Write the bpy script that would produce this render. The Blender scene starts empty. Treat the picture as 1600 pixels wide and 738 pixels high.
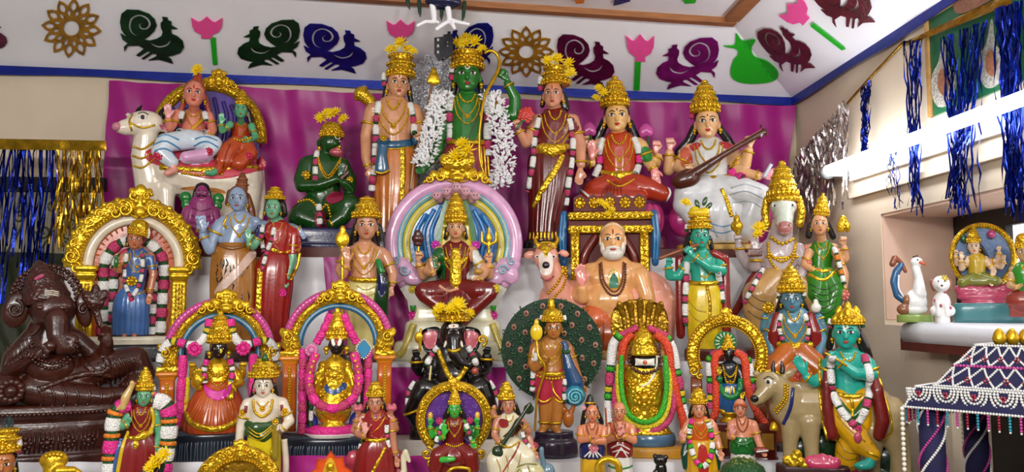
import bpy, math, random
import numpy as np
from mathutils import Vector, Matrix
from mathutils.bvhtree import BVHTree
from mathutils.geometry import delaunay_2d_cdt

SC = bpy.context.scene
COL = SC.collection
RND = random.Random(7)
rad = math.radians
EYE = 1.45                       # eye height of the photographer above the floor

# ------------------------------------------------------------------ camera
FPX = 1300.0                     # focal length in pixels of the 1600x738 frame
YAW, PITCH = rad(4.0), rad(5.0)
cd = bpy.data.cameras.new('camera'); cam = bpy.data.objects.new('camera', cd); COL.objects.link(cam)
cam.location = (0, 0, EYE); cam.rotation_euler = (math.pi/2 + PITCH, 0, -YAW)
cd.sensor_width = 36; cd.lens = 36*FPX/1600; cd.clip_start = .02
SC.camera = cam
FW = Vector((math.sin(YAW)*math.cos(PITCH), math.cos(YAW)*math.cos(PITCH), math.sin(PITCH)))
RT = Vector((math.cos(YAW), -math.sin(YAW), 0)); UP = RT.cross(FW)
CP = Vector((0, 0, EYE))

# ------------------------------------------------------------------ world, lights, exposure
w = bpy.data.worlds.new('room_air'); SC.world = w; w.use_nodes = True
w.node_tree.nodes['Background'].inputs[0].default_value = (1.0, .98, .96, 1)
w.node_tree.nodes['Background'].inputs[1].default_value = .21
def area(name, loc, target, size, power, col):
    l = bpy.data.lights.new(name, 'AREA'); l.shape = 'RECTANGLE'; l.size, l.size_y = size; l.energy = power; l.color = col
    o = bpy.data.objects.new(name, l); COL.objects.link(o); o.location = loc
    o.rotation_euler = (Vector(target) - Vector(loc)).to_track_quat('-Z', 'Y').to_euler(); return o
area('room_tube_light', (-.75, -.35, 2.02), (-.1, 2.5, 1.7), (1.2, .10), 34, (1, .97, .93))
area('added_glint_light', (.7, -.1, 2.05), (.2, 2.5, 1.5), (.25, .25), 15, (1, .97, .93))  # small unseen lamp, added to put crisp highlights on the statuettes
SC.view_settings.view_transform = 'Standard'; SC.view_settings.look = 'None'
SC.view_settings.exposure = 0.0; SC.view_settings.gamma = 1; SC.view_settings.use_curve_mapping = False

def ray(px, py): return FW + RT*((px-800)/FPX) + UP*((369-py)/FPX)
def on_plane(px, py, co, no):
    r = ray(px, py); co = Vector(co); no = Vector(no)
    return CP + r*((co-CP).dot(no)/r.dot(no))
def atY(px, py, Y): return on_plane(px, py, (0, Y, 0), (0, 1, 0))
def atX(px, py, X): return on_plane(px, py, (X, 0, 0), (1, 0, 0))
def project(p):
    v = Vector(p)-CP; z = v.dot(FW); return 800+FPX*v.dot(RT)/z, 369-FPX*v.dot(UP)/z, z

# ------------------------------------------------------------------ materials
def lin(c):
    if isinstance(c, str): c = tuple(int(c[i:i+2], 16) for i in (0, 2, 4))
    return tuple((v/255/12.92 if v/255 <= .04045 else ((v/255+.055)/1.055)**2.4) for v in c) + (1,)
MATS = {}
def mat(name, col, rough=.3, metal=0., coat=0., var=.08, scale=60., bump=0., bscale=150., btype='noise', emit=0., col2=None, mixlo=.4, mixhi=.6, trans=0., sheen=0., stretch=None):
    m = bpy.data.materials.new(name); m.use_nodes = True; nt = m.node_tree; N = nt.nodes; L = nt.links
    b = N['Principled BSDF']; c = lin(col)
    tc = N.new('ShaderNodeTexCoord'); src = tc.outputs['Object']
    if stretch:
        mp = N.new('ShaderNodeMapping'); mp.inputs['Scale'].default_value = stretch; L.new(src, mp.inputs[0]); src = mp.outputs[0]
    nz = N.new('ShaderNodeTexNoise'); nz.inputs['Scale'].default_value = scale; nz.inputs['Detail'].default_value = 3
    L.new(src, nz.inputs['Vector'])
    rp = N.new('ShaderNodeValToRGB'); L.new(nz.outputs['Fac'], rp.inputs[0])
    if col2 is None:
        a = tuple(max(0, v*(1-var)) for v in c[:3])+(1,); d = tuple(min(1, v*(1+var)) for v in c[:3])+(1,)
        rp.color_ramp.elements[0].position = .3; rp.color_ramp.elements[1].position = .7
    else:
        a, d = c, lin(col2); rp.color_ramp.elements[0].position = mixlo; rp.color_ramp.elements[1].position = mixhi
    rp.color_ramp.elements[0].color = a; rp.color_ramp.elements[1].color = d
    L.new(rp.outputs[0], b.inputs['Base Color'])
    b.inputs['Roughness'].default_value = rough; b.inputs['Metallic'].default_value = metal
    b.inputs['Coat Weight'].default_value = coat; b.inputs['Coat Roughness'].default_value = .12
    b.inputs['Sheen Weight'].default_value = sheen; b.inputs['Transmission Weight'].default_value = trans
    if bump:
        if btype == 'noise':
            t = N.new('ShaderNodeTexNoise'); t.inputs['Detail'].default_value = 4; out = 'Fac'
        elif btype == 'voronoi':
            t = N.new('ShaderNodeTexVoronoi'); t.feature = 'SMOOTH_F1'; out = 'Distance'
        else:
            t = N.new('ShaderNodeTexWave'); t.inputs['Distortion'].default_value = 3.; out = 'Fac'
        t.inputs['Scale'].default_value = bscale; L.new(src, t.inputs['Vector'])
        bp = N.new('ShaderNodeBump'); bp.inputs['Strength'].default_value = bump; bp.inputs['Distance'].default_value = .004
        L.new(t.outputs[out], bp.inputs['Height']); L.new(bp.outputs[0], b.inputs['Normal'])
    if emit:
        b.inputs['Emission Color'].default_value = c; b.inputs['Emission Strength'].default_value = emit
    MATS[name] = m; return m
PAINT = {}
def paint(hexcol, rough=.22):
    """glossy enamel paint on plaster"""
    k = (hexcol, rough)
    if k not in PAINT:
        PAINT[k] = mat('enamel_'+hexcol, hexcol, rough=rough, coat=.25 if rough < .4 else 0., var=.12, scale=35, bump=.08, bscale=120)
    return PAINT[k]
def M(m):
    if m in MATS: return MATS[m]
    return paint(m[:6], float(m[7:])) if ':' in m else paint(m)
mat('gold', 'd6ac24', rough=.25, metal=.7, var=.3, scale=90, bump=.95, bscale=120, btype='voronoi')
mat('gold_plain', 'd4a920', rough=.23, metal=.7, var=.18, scale=60, bump=.3, bscale=110)
mat('gold_old', 'a07818', rough=.3, metal=.7, var=.3, scale=70, bump=.5, bscale=140, btype='voronoi')
mat('brown_clay', '3a160c', rough=.28, coat=.15, var=.3, scale=40, bump=.3, bscale=110)
mat('brown_carved', '3a160c', rough=.28, coat=.15, var=.3, scale=40, bump=.9, bscale=140, btype='voronoi')
mat('flower_white', 'ecebe8', rough=.5, var=.05, bump=.9, bscale=330, btype='voronoi')
mat('flower_pink', 'c03868', rough=.45, var=.2, scale=150, bump=.9, bscale=330, btype='voronoi')
mat('flower_hot', 'e02c8c', rough=.4, var=.15, scale=150, bump=.9, bscale=300, btype='voronoi')
mat('flower_green', '144a1c', rough=.4, var=.3, scale=200, bump=.9, bscale=350, btype='voronoi')
mat('flower_red', 'd8421e', rough=.4, var=.2, scale=200, bump=.9, bscale=300, btype='voronoi')
mat('flower_orange', 'e8801c', rough=.4, var=.2, scale=200, bump=.9, bscale=300, btype='voronoi')
mat('flower_lime', '38a820', rough=.4, var=.2, scale=200, bump=.9, bscale=300, btype='voronoi')
mat('flower_yellow', 'd8c01c', rough=.4, var=.2, scale=200, bump=.9, bscale=300, btype='voronoi')
mat('petal_yellow', 'f0d000', rough=.5, var=.15, scale=120)
mat('petal_white', 'f2f2f4', rough=.5, var=.04)

# ------------------------------------------------------------------ mesh helpers
def mesh_of(name, V, Fc, m=None, smooth=True):
    me = bpy.data.meshes.new(name)
    me.from_pydata([tuple(v) for v in V], [], [tuple(int(i) for i in f) for f in Fc])
    me.update()
    if smooth and len(me.polygons): me.polygons.foreach_set('use_smooth', [True]*len(me.polygons))
    if m is not None: me.materials.append(M(m) if isinstance(m, str) else m)
    return me
def link(name, me, parent=None, loc=None):
    o = bpy.data.objects.new(name, me); COL.objects.link(o)
    if parent is not None: o.parent = parent
    if loc is not None: o.location = loc
    return o
def tag(o, label=None, cat=None, group=None, kind=None):
    if label: o['label'] = label
    if cat: o['category'] = cat
    if group: o['group'] = group
    if kind: o['kind'] = kind
    return o
def obj(name, V, Fc, m, parent=None, smooth=True): return link(name, mesh_of(name, V, Fc, m, smooth), parent)
def empty(name, loc, label, cat, group=None, rz=0):
    o = bpy.data.objects.new(name, None); COL.objects.link(o); o.location = loc; o.rotation_euler = (0, 0, rz); o.empty_display_size = .05
    return tag(o, label, cat, group)

def sphere_t(n, k):
    V = [(0, 0, 1)]
    for i in range(1, k):
        t = math.pi*i/k
        for j in range(n):
            p = 2*math.pi*j/n; V.append((math.sin(t)*math.cos(p), math.sin(t)*math.sin(p), math.cos(t)))
    V.append((0, 0, -1)); Fc = []
    for j in range(n): Fc.append((0, 1+j, 1+(j+1) % n))
    for i in range(k-2):
        for j in range(n):
            a = 1+i*n+j; b = 1+i*n+(j+1) % n; Fc.append((a, a+n, b+n, b))
    e = len(V)-1; s = 1+(k-2)*n
    for j in range(n): Fc.append((s+j, e, s+(j+1) % n))
    return np.array(V), Fc
SPH = sphere_t(16, 10); SPM = sphere_t(10, 6); SPL = sphere_t(7, 5)

class MB:
    """collects vertices and faces"""
    def __init__(s): s.V = []; s.F = []; s.n = 0
    def add(s, V, Fc):
        V = np.asarray(V, float).reshape(-1, 3); s.V.append(V); k = s.n
        s.F += [tuple(i+k for i in f) for f in Fc]; s.n += len(V); return s
    def sph(s, c, r, t=SPH, R=None):
        v = t[0]*np.asarray(r if hasattr(r, '__len__') else (r, r, r), float)
        if R is not None: v = v @ np.asarray(R.to_3x3()).T
        return s.add(v+np.asarray(c, float), t[1])
    def box(s, c, h, R=None):
        v = np.array([(x, y, z) for x in (-1, 1) for y in (-1, 1) for z in (-1, 1)], float)*np.asarray(h, float)
        if R is not None: v = v @ np.asarray(R.to_3x3()).T
        return s.add(v+np.asarray(c, float), [(0, 1, 3, 2), (4, 6, 7, 5), (0, 4, 5, 1), (2, 3, 7, 6), (0, 2, 6, 4), (1, 5, 7, 3)])
    def rings(s, R, cap=True, closed=False):
        """R: list of equally long vertex rings"""
        n = len(R[0]); k = len(R); V = np.concatenate([np.asarray(r, float) for r in R]); Fc = []
        for i in range(k if closed else k-1):
            a = i*n; b = ((i+1) % k)*n
            for j in range(n): Fc.append((a+j, a+(j+1) % n, b+(j+1) % n, b+j))
        if cap and not closed: Fc.append(tuple(range(n-1, -1, -1))); Fc.append(tuple(range((k-1)*n, k*n)))
        return s.add(V, Fc)
    def tube(s, P, r, n=8, closed=False, flat=1., axis=(0, 1, 0), cap=True):
        """tube along points P; r per point; `flat` scales the radius across `axis`"""
        P = np.asarray(P, float); k = len(P); r = np.full(k, r, float) if np.isscalar(r) else np.asarray(r, float)
        if len(r) != k: r = np.interp(np.linspace(0, 1, k), np.linspace(0, 1, len(r)), r)
        if closed: T = np.roll(P, -1, 0)-np.roll(P, 1, 0)
        else: T = np.gradient(P, axis=0)
        T /= np.linalg.norm(T, axis=1)[:, None]+1e-12
        A = np.asarray(axis, float); Rg = []
        a = np.arange(n)*2*math.pi/n
        for i in range(k):
            v = A-T[i]*A.dot(T[i]); l = np.linalg.norm(v)
            if l < .15: v = np.array((1., 0, 0))-T[i]*T[i][0]; l = np.linalg.norm(v)
            v /= l; u = np.cross(T[i], v)
            Rg.append(P[i]+r[i]*(np.cos(a)[:, None]*u+np.sin(a)[:, None]*v*flat))
        return s.rings(Rg, cap, closed)
    def obj(s, name, m, parent=None, smooth=True):
        return obj(name, np.concatenate(s.V), s.F, m, parent, smooth)

def spline(P, step=None, k=6, closed=False):
    """Catmull-Rom through the points, resampled evenly when `step` is given"""
    P = np.asarray(P, float)
    if len(P) < 3 and not closed:
        out = np.array([P[0]+(P[-1]-P[0])*t for t in np.linspace(0, 1, k+1)])
    else:
        Q = np.concatenate([P[-1:], P, P[:2]]) if closed else np.concatenate([2*P[:1]-P[1:2], P, 2*P[-1:]-P[-2:-1]])
        out = []
        for i in range(1, len(Q)-2):
            a, b, c, d = Q[i-1], Q[i], Q[i+1], Q[i+2]
            for t in np.arange(k)/k:
                out.append(.5*(2*b+(c-a)*t+(2*a-5*b+4*c-d)*t*t+(3*b-a-3*c+d)*t**3))
        if not closed: out.append(P[-1])
        out = np.array(out)
    if step:
        if closed: out = np.concatenate([out, out[:1]])
        L = np.concatenate([[0], np.cumsum(np.linalg.norm(np.diff(out, axis=0), axis=1))])
        m = max(3, int(round(L[-1]/step))+1); t = np.linspace(0, L[-1], m)
        out = np.stack([np.interp(t, L, out[:, j]) for j in range(out.shape[1])], 1)
        if closed: out = out[:-1]
    return out

# a scene of its own for the remesh step, so that each update stays cheap
TMP = bpy.data.scenes.new('workbench')
def remesh(mb, vox, iters=3):
    me = mesh_of('raw', np.concatenate(mb.V), mb.F)
    o = bpy.data.objects.new('raw', me); TMP.collection.objects.link(o)
    r = o.modifiers.new('r', 'REMESH'); r.mode = 'VOXEL'; r.voxel_size = vox; r.use_smooth_shade = True
    if iters: m = o.modifiers.new('s', 'SMOOTH'); m.iterations = iters; m.factor = .5
    m = o.modifiers.new('d', 'DECIMATE'); m.ratio = .38
    TMP.view_layers[0].update(); dg = TMP.view_layers[0].depsgraph
    out = bpy.data.meshes.new_from_object(o.evaluated_get(dg), depsgraph=dg)
    bpy.data.objects.remove(o); bpy.data.meshes.remove(me)
    out.polygons.foreach_set('use_smooth', [True]*len(out.polygons))
    return out

def shape2d(poly, holes=(), grid=None):
    """triangulate a 2D outline with holes; returns (points, triangles, boundary loops)"""
    V = [Vector(p) for p in poly]; loops = [list(range(len(poly)))]
    for h in holes:
        loops.append(list(range(len(V), len(V)+len(h)))); V += [Vector(p) for p in h]
    nb = len(V); E = [(l[i], l[(i+1) % len(l)]) for l in loops for i in range(len(l))]
    if grid:
        A = np.asarray(poly, float); lo, hi = A.min(0), A.max(0)
        for x in np.arange(lo[0]+grid*.5, hi[0], grid):
            for y in np.arange(lo[1]+grid*.5, hi[1], grid): V.append(Vector((x, y)))
    r = delaunay_2d_cdt(V, E, [], 1 if not holes else 0, 1e-5)
    pts = [(p.x, p.y) for p in r[0]]; tris = [tuple(f) for f in r[2]]
    if holes:
        def inside(q, L):
            c = False
            for i in range(len(L)):
                (x0, y0), (x1, y1) = L[i-1][:2], L[i][:2]
                if (y0 > q[1]) != (y1 > q[1]) and q[0] < (x1-x0)*(q[1]-y0)/(y1-y0)+x0: c = not c
            return c
        cen = [(sum(pts[i][0] for i in t)/len(t), sum(pts[i][1] for i in t)/len(t)) for t in tris]
        tris = [t for t, c in zip(tris, cen) if inside(c, poly) and not any(inside(c, h) for h in holes)]
    cnt = {}
    for f in tris:
        for i in range(len(f)):
            e = (f[i], f[(i+1) % len(f)]); cnt[e] = cnt.get(e, 0)+1
    rim = [e for e in cnt if (e[1], e[0]) not in cnt]
    return pts, tris, rim
# ------------------------------------------------------------------ figurines
# A figurine is drawn in pixels of the photograph (x, y) plus d, the relief towards the viewer in the same unit; its distance
# comes from the tier it stands on.
T1, T2, T3, T4 = (2.60, .18), (2.33, -.14), (2.06, -.355), (1.82, -.52)    # (Y, height over the eye) of the four tiers
class Fig:
    def __init__(s, name, label, cat, bx, tier, group=None, dy=0., dz=0.):
        Y = tier[0]+dy; z = tier[1]+dz; py = 480.
        for _ in range(8):
            p = atY(bx, py, Y); p.z = EYE+z; py = project(p)[1]
        s.bx, s.by = bx, py; zd = project(p)[2]; s.s = zd/FPX
        a = math.atan2(p.x, p.y); b = .85*(a-YAW); s.rz = -(b+YAW)
        s.cx = 1/(math.cos(b)+math.tan(a-YAW)*math.sin(b))
        s.root = empty(name, p, label, cat, group, s.rz); s.bv = None; s.sol = []; s.all = []
    # -- coordinates
    def q(s, x, y, d=0): return ((x-s.bx)*s.cx, -d, s.by-y)
    def p3(s, p, off=0.):
        if len(p) == 2: return s.q(p[0], p[1], s.surf(p[0], p[1])+off)
        return s.q(p[0], p[1], p[2]+off)
    def surf(s, x, y, default=0.):
        if not s.sol: return default
        if s.bv is None:
            V = []; Fc = []; k = 0
            for v, f in s.sol: V += v; Fc += [tuple(i+k for i in t) for t in f]; k += len(v)
            s.bv = BVHTree.FromPolygons(V, Fc)
        o = Vector(s.q(x, y, 900)); h = s.bv.ray_cast(o, Vector((0, 1, 0)))
        if h[0] is not None: return -h[0].y
        h = s.bv.find_nearest(Vector(s.q(x, y, 10)))
        return -h[0].y if h[0] is not None else default
    def done(s, name, me, m, parent=None, solid=True, label=None):
        """mesh in pixel units -> metres, linked under the figurine"""
        if solid:
            s.sol.append(([v.co.copy() for v in me.vertices], [tuple(p.vertices) for p in me.polygons])); s.bv = None
        s.all.append(([v.co.copy() for v in me.vertices], [tuple(p.vertices) for p in me.polygons]))
        me.transform(Matrix.Scale(s.s, 4)); me.name = name
        me.materials.clear(); me.materials.append(M(m) if isinstance(m, str) else m)
        o = link(name, me, parent or s.root)
        if label: o['label'] = label
        return o
    def mb(s, name, mb, m, parent=None, solid=False, label=None, smooth=True):
        return s.done(name, mesh_of(name, np.concatenate(mb.V), mb.F, None, smooth), m, parent, solid, label)
    # -- blob: overlapping solids fused into one smooth skin
    def prim(s, mb, P):
        if P[0] == 'E':
            _, x, y, d, rx, ry, rd = P[:7]; R = Matrix.Rotation(-rad(P[7]), 3, 'Y') if len(P) > 7 else None
            mb.sph(s.q(x, y, d), (rx, rd, ry), SPH, R)
        elif P[0] == 'B':
            _, x, y, d, rx, ry, rd = P[:7]; R = Matrix.Rotation(-rad(P[7]), 3, 'Y') if len(P) > 7 else None
            mb.box(s.q(x, y, d), (rx, rd, ry), R)
        else:
            N = [(np.array(s.q(*n[:3])), n[3], n[4] if len(n) > 4 else n[3]) for n in P[1]]
            for c, r, rd in N: mb.sph(c, (r, rd, r), SPM if r < 8 else SPH)
            a = np.arange(14)*2*math.pi/14
            for (c0, r0, e0), (c1, r1, e1) in zip(N, N[1:]):
                t = c1-c0; l = np.linalg.norm(t)
                if l < 1e-6: continue
                t = t/l; v = np.array((0., 1, 0))-t*t[1]; k = np.linalg.norm(v)
                v = v/k if k > .2 else np.array((0., 0, 1))-t*t[2]; v = v/np.linalg.norm(v); u = np.cross(t, v)
                mb.rings([c0+np.cos(a)[:, None]*u*r0+np.sin(a)[:, None]*v*e0, c1+np.cos(a)[:, None]*u*r1+np.sin(a)[:, None]*v*e1])
    def blob(s, name, m, prims, vox=1.6, it=3, parent=None, solid=True, label=None):
        mb = MB()
        for P in prims: s.prim(mb, P)
        return s.done(name, remesh(mb, vox, it), m, parent, solid, label)
    # -- strokes laid on the figurine (2-point nodes take the relief under them)
    def path(s, P, off=0., step=2.5, closed=False, drape=True):
        P = [tuple(p) for p in P]
        if drape and all(len(p) == 2 for p in P):
            Q = spline([(p[0], p[1]) for p in P], step, closed=closed)
            A = np.array([s.q(x, y, s.surf(x, y)+off) for x, y in Q])
            if len(A) > 4:
                B = A.copy(); B[1:-1, 1] = (A[:-2, 1]+2*A[1:-1, 1]+A[2:, 1])/4; A = B
            return A
        return spline([s.p3(p, off) for p in P], step, closed=closed)
    def tube(s, name, m, P, r, n=8, flat=1., off=0., closed=False, step=2.5, parent=None, solid=False, label=None):
        return s.mb(name, MB().tube(s.path(P, off, step, closed), r, n, closed, flat), m, parent, solid, label)
    def beads(s, name, m, P, r, gap=None, off=None, closed=False, parent=None, t=SPL, flat=1., label=None):
        A = s.path(P, r*.4 if off is None else off, gap or r*1.8, closed); mb = MB()
        for c in A: mb.sph(c, (r, r*flat, r), t)
        return s.mb(name, mb, m, parent, label=label)
    def ring(s, name, m, x, y, d, R, r=1.3, ang=90, rd=None, n=18, parent=None, tilt=0.):
        """bangle round a limb that runs along `ang` (degrees in the picture) """
        t = rad(ang); u = np.array((math.sin(t), 0, -math.cos(t))); v = np.array((0, 1., 0)); w_ = np.array((math.cos(t), 0, math.sin(t))); c = np.array(s.q(x, y, d)); rd = rd or R
        P = [c+u*R*math.cos(k)+v*rd*math.sin(k)+w_*tilt*math.sin(k) for k in np.arange(n)*2*math.pi/n]
        return s.mb(name, MB().tube(P, r, 6, True, axis=tuple(w_)), m, parent)
    def patch(s, name, m, poly, off=.9, step=3., smooth_edge=True, parent=None, solid=False, holes=(), deep=2.5, label=None):
        """a painted or moulded layer on the surface inside a traced outline"""
        poly = spline(poly, step*.8, closed=True) if smooth_edge else np.asarray(poly, float)
        pts, tris, rim = shape2d(poly, holes, step)
        D = [s.surf(x, y) for x, y in pts]; V = [s.q(x, y, d+off) for (x, y), d in zip(pts, D)]; n = len(V)
        V += [s.q(x, y, d-deep) for (x, y), d in zip(pts, D)]
        Fc = [t for t in tris]+[(a, b, b+n, a+n) for a, b in rim]
        return s.mb(name, MB().add(V, Fc), m, parent, solid, label)
    def slab(s, name, m, poly, d0, d1, smooth_edge=True, holes=(), parent=None, solid=True, step=4., dome=0., label=None):
        """plate with a traced outline between relief d0 (back) and d1 (front)"""
        poly = spline(poly, step, closed=True) if smooth_edge else np.asarray(poly, float)
        holes = [spline(h, step, closed=True) for h in holes] if smooth_edge else holes
        pts, tris, rim = shape2d(poly, holes, step*2 if dome else None); A = np.array(pts); c = (A.min(0)+A.max(0))/2; h = (A.max(0)-A.min(0))/2
        f = [d1+dome*max(0, 1-((x-c[0])/h[0])**2-((y-c[1])/h[1])**2) for x, y in pts]
        V = [s.q(x, y, e) for (x, y), e in zip(pts, f)]+[s.q(x, y, d0) for x, y in pts]; n = len(pts)
        Fc = tris+[tuple(i+n for i in reversed(t)) for t in tris]+[(a, b, b+n, a+n) for a, b in rim]
        return s.mb(name, MB().add(V, Fc), m, parent, solid, label, smooth=bool(dome))
    def loft(s, name, m, R, n=56, pleat=0, amp=0., solid=True, parent=None, cap=True, tw=0., sq=2., label=None):
        """stack of (super)elliptic sections (x, y, d, rx, rd); pleats deepen downwards"""
        Q = spline(np.array(R, float), None, k=4); a = np.arange(n)*2*math.pi/n; k = len(Q); Rg = []
        for i, (x, y, d, rx, rd) in enumerate(Q):
            f = 1+amp*(i/max(1, k-1))*np.cos(pleat*a+tw*i) if pleat else 1
            ca, sa = np.cos(a), np.sin(a); cs = np.sign(ca)*np.abs(ca)**(2/sq); sn = np.sign(sa)*np.abs(sa)**(2/sq)
            Rg.append(np.stack([(x-s.bx)*s.cx+rx*cs*f, -d+rd*sn*f, np.full(n, s.by-y)], 1))
        return s.mb(name, MB().rings(Rg, cap), m, parent, solid, label)
    def lathe(s, name, m, x, y, d, prof, n=24, flute=0, amp=0., rd=1., solid=True, parent=None, tilt=0., label=None):
        """profile of (radius, height above y) turned about the upright axis, leaning by `tilt` degrees"""
        a = np.arange(n)*2*math.pi/n; Rg = []; t = rad(tilt); c = np.array(s.q(x, y, d))
        for r, h in prof:
            f = r*(1+amp*np.cos(flute*a)) if flute else r
            X = f*np.cos(a); Yy = f*np.sin(a)*rd; Z = np.full(n, h, float)
            Rg.append(c+np.stack([X*math.cos(t)+Z*math.sin(t), Yy, Z*math.cos(t)-X*math.sin(t)], 1))
        return s.mb(name, MB().rings(Rg), m, parent, solid, label)
    # -- standard pieces
    def head(s, x, y, w, h, d=0, yaw=0., nose=1., ears=True):
        k = yaw*w
        P = [('E', x, y-.10*h, d, .50*w, .52*h, .52*w), ('E', x+k*.4, y+.16*h, d+.10*w, .42*w, .36*h, .38*w), ('E', x+k*.8, y+.41*h, d+.26*w, .17*w, .10*h, .16*w),
             ('T', [(x+k, y-.08*h, d+.46*w, .045*w), (x+k*1.15, y+.12*h, d+.53*w*nose, .085*w)])]
        if ears: P += [('E', x+e*.50*w, y+.03*h, d-.05*w, .07*w, .15*h, .10*w) for e in (-1, 1)]
        return P
    def face(s, x, y, w, h, yaw=0., lips='b02828', iris='140a08', brow='1a0f0a', eye='f0ece4', mark=None, big=1., mouth=True, tilt=0.):
        k = yaw*w; T = math.tan(rad(tilt)); fx = lambda u, v: (x+k+u*w+v*h*T*-1, y+v*h+u*w*T)
        for e in (-1, 1):
            ex, ey = fx(e*.215*(1-abs(yaw)*.5), -.05); d = s.surf(ex, ey)
            eo = s.mb('eye', MB().sph(s.q(ex, ey, d), (.115*w*big, .05*w, .058*w*big), SPM), eye)
            d2 = d+.045*w
            s.mb('iris', MB().sph(s.q(ex, ey, d2-.02*w), (.06*w*big, .038*w, .058*w*big), SPL), iris, eo)
            a = [(ex-.13*w*big, ey+.012*w), (ex-.05*w, ey-.052*w*big), (ex+.05*w, ey-.052*w*big), (ex+.13*w*big, ey+.012*w)]
            s.tube('eyelid', brow, a, .016*w, 5, off=.03*w, step=.05*w)
            b = [fx(e*(.09), -.155), fx(e*.2, -.20), fx(e*.33, -.165)]
            s.tube('eyebrow', brow, b, [.02*w, .026*w, .012*w], 5, off=.012*w, step=.06*w)
        if mouth:
            mx, my = fx(0, .275); d = s.surf(mx, my)
            mb = MB()
            for e in (-1, 1): mb.sph(s.q(mx+e*.045*w, my-.02*w, d), (.075*w, .04*w, .03*w), SPL)
            mb.sph(s.q(mx, my+.03*w, d), (.085*w, .045*w, .037*w), SPL)
            s.mb('lips', mb, lips)
        if mark:
            mx, my = fx(0, -.28)
            if mark == 'dot': s.mb('forehead_mark', MB().sph(s.q(mx, my+.05*h, s.surf(mx, my+.05*h)), (.035*w, .025*w, .05*w), SPL), '7a1010')
            elif mark == 'stripe': s.tube('forehead_mark', '8a1010', [(mx, my-.06*h), (mx, my+.08*h)], .028*w, 5, off=.01*w, step=1.5)
            elif mark == 'ash':
                for v in (-.05, .0, .05): s.tube('forehead_stripe', 'e8e4d8', [(mx-.16*w, my+v*h), (mx+.16*w, my+v*h)], .015*w, 5, off=.01*w, step=2)
            else:
                s.tube('forehead_mark', 'f0e8e0', [(mx-.09*w, my-.14*h), (mx-.075*w, my+.05*h), (mx, my+.11*h), (mx+.075*w, my+.05*h), (mx+.09*w, my-.14*h)], .022*w, 5, off=.012*w, step=1.5)
                s.tube('forehead_line', 'a01818', [(mx, my-.12*h), (mx, my+.06*h)], .02*w, 5, off=.012*w, step=1.5)
    def hand(s, x, y, d, ang, size, m, kind='open', thumb=1, name='hand', parent=None, face_d=0.):
        """hand with palm centre (x, y); fingers run along `ang` (90 = up); thumb +1 lies clockwise of the fingers"""
        a = rad(ang); ux, uy = math.cos(a), -math.sin(a); vx, vy = -uy*thumb, ux*thumb; S = size
        pt = lambda f, l, z=0: (x+ux*f*S+vx*l*S, y+uy*f*S+vy*l*S, d+z*S)
        P = [('T', [pt(-.30, 0)+(.19*S, .11*S), pt(.0, 0)+(.25*S, .12*S), pt(.18, -.02)+(.24*S, .11*S)])]
        for i, (l, ln) in enumerate([(.20, .46), (.07, .54), (-.07, .50), (-.20, .38)]):
            if kind == 'open':
                P.append(('T', [pt(.2, l)+(.078*S,), pt(.2+ln*.55, l*1.12, .02)+(.073*S,), pt(.2+ln, l*1.2, .07)+(.058*S,)]))
            elif kind == 'hold':
                P.append(('T', [pt(.2, l)+(.085*S,), pt(.36, l, .12)+(.08*S,), pt(.26, l, .28)+(.075*S,), pt(.08, l, .27)+(.065*S,)]))
            else:   # relaxed, gently curled
                P.append(('T', [pt(.2, l)+(.08*S,), pt(.2+ln*.5, l, .10)+(.074*S,), pt(.2+ln*.82, l*.95, .24)+(.06*S,)]))
        P.append(('T', [pt(-.15, .18)+(.10*S,), pt(.05, .36, .06)+(.085*S,), pt(.22, (.42 if kind == 'open' else .25), (.08 if kind == 'open' else .28))+(.068*S,)]))
        return s.blob(name, m, P, vox=max(.55, .045*S), it=2, parent=parent)
    def boss(s, name, m, x, y, r, d=None, n=8, parent=None):
        d = s.surf(x, y) if d is None else d; mb = MB(); c = np.array(s.q(x, y, d)); mb.sph(c, (r*.5, r*.5, r*.5), SPM)
        for k in range(n):
            a = 2*math.pi*k/n; mb.sph(c+np.array((math.cos(a)*r*.68, 0, math.sin(a)*r*.68)), (r*.3, r*.3, r*.3), SPL)
        return s.mb(name, mb, m, parent)
    def spiral(s, mb, x, y, d, r, th, turns=1.4, start=0., sgn=1):
        P = []
        for k in range(22):
            u = k/21; a = rad(start)+sgn*2*math.pi*turns*u; q = r*(1-.8*u); P.append(s.q(x+math.cos(a)*q, y-math.sin(a)*q, d+th*u))
        mb.tube(P, [th*(1-.35*k/21) for k in range(22)], 6)
        mb.sph(s.q(x, y, d+th), th*1.1, SPL)
    def crown(s, x, y, w, h, d=0, style='tall', m='gold', tilt=0., boss=True, rd=1.):
        r = w/2
        if style == 'tall': pf = [(.96, -.02), (1.04, .03), (1.04, .10), (.94, .12), (.98, .2), (.92, .34), (.84, .38), (.88, .41), (.76, .55), (.66, .58), (.70, .61), (.58, .72), (.48, .75), (.52, .78), (.38, .86), (.22, .89), (.26, .93), (.2, .98), (.05, 1.)]
        elif style == 'low': pf = [(.96, -.02), (1.02, .05), (.94, .12), (.86, .35), (.9, .5), (1.0, .55), (.93, .62), (.8, .66), (.78, .82), (.88, .9), (.84, .97), (.4, 1.)]
        elif style == 'pot': pf = [(.97, -.02), (1.03, .06), (.95, .14), (.97, .35), (.93, .6), (.8, .8), (.55, .93), (.2, 1.)]
        else: pf = [(.97, -.02), (1.05, .05), (.97, .12), (.92, .3), (.74, .5), (.78, .55), (.6, .72), (.44, .8), (.48, .85), (.2, .96), (.04, 1.)]
        o = s.lathe('crown', m, x, y, d, [(a*r, b*h) for a, b in pf], 28, flute=14, amp=.02, rd=rd, tilt=tilt)
        t = rad(tilt); mb = MB()
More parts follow.
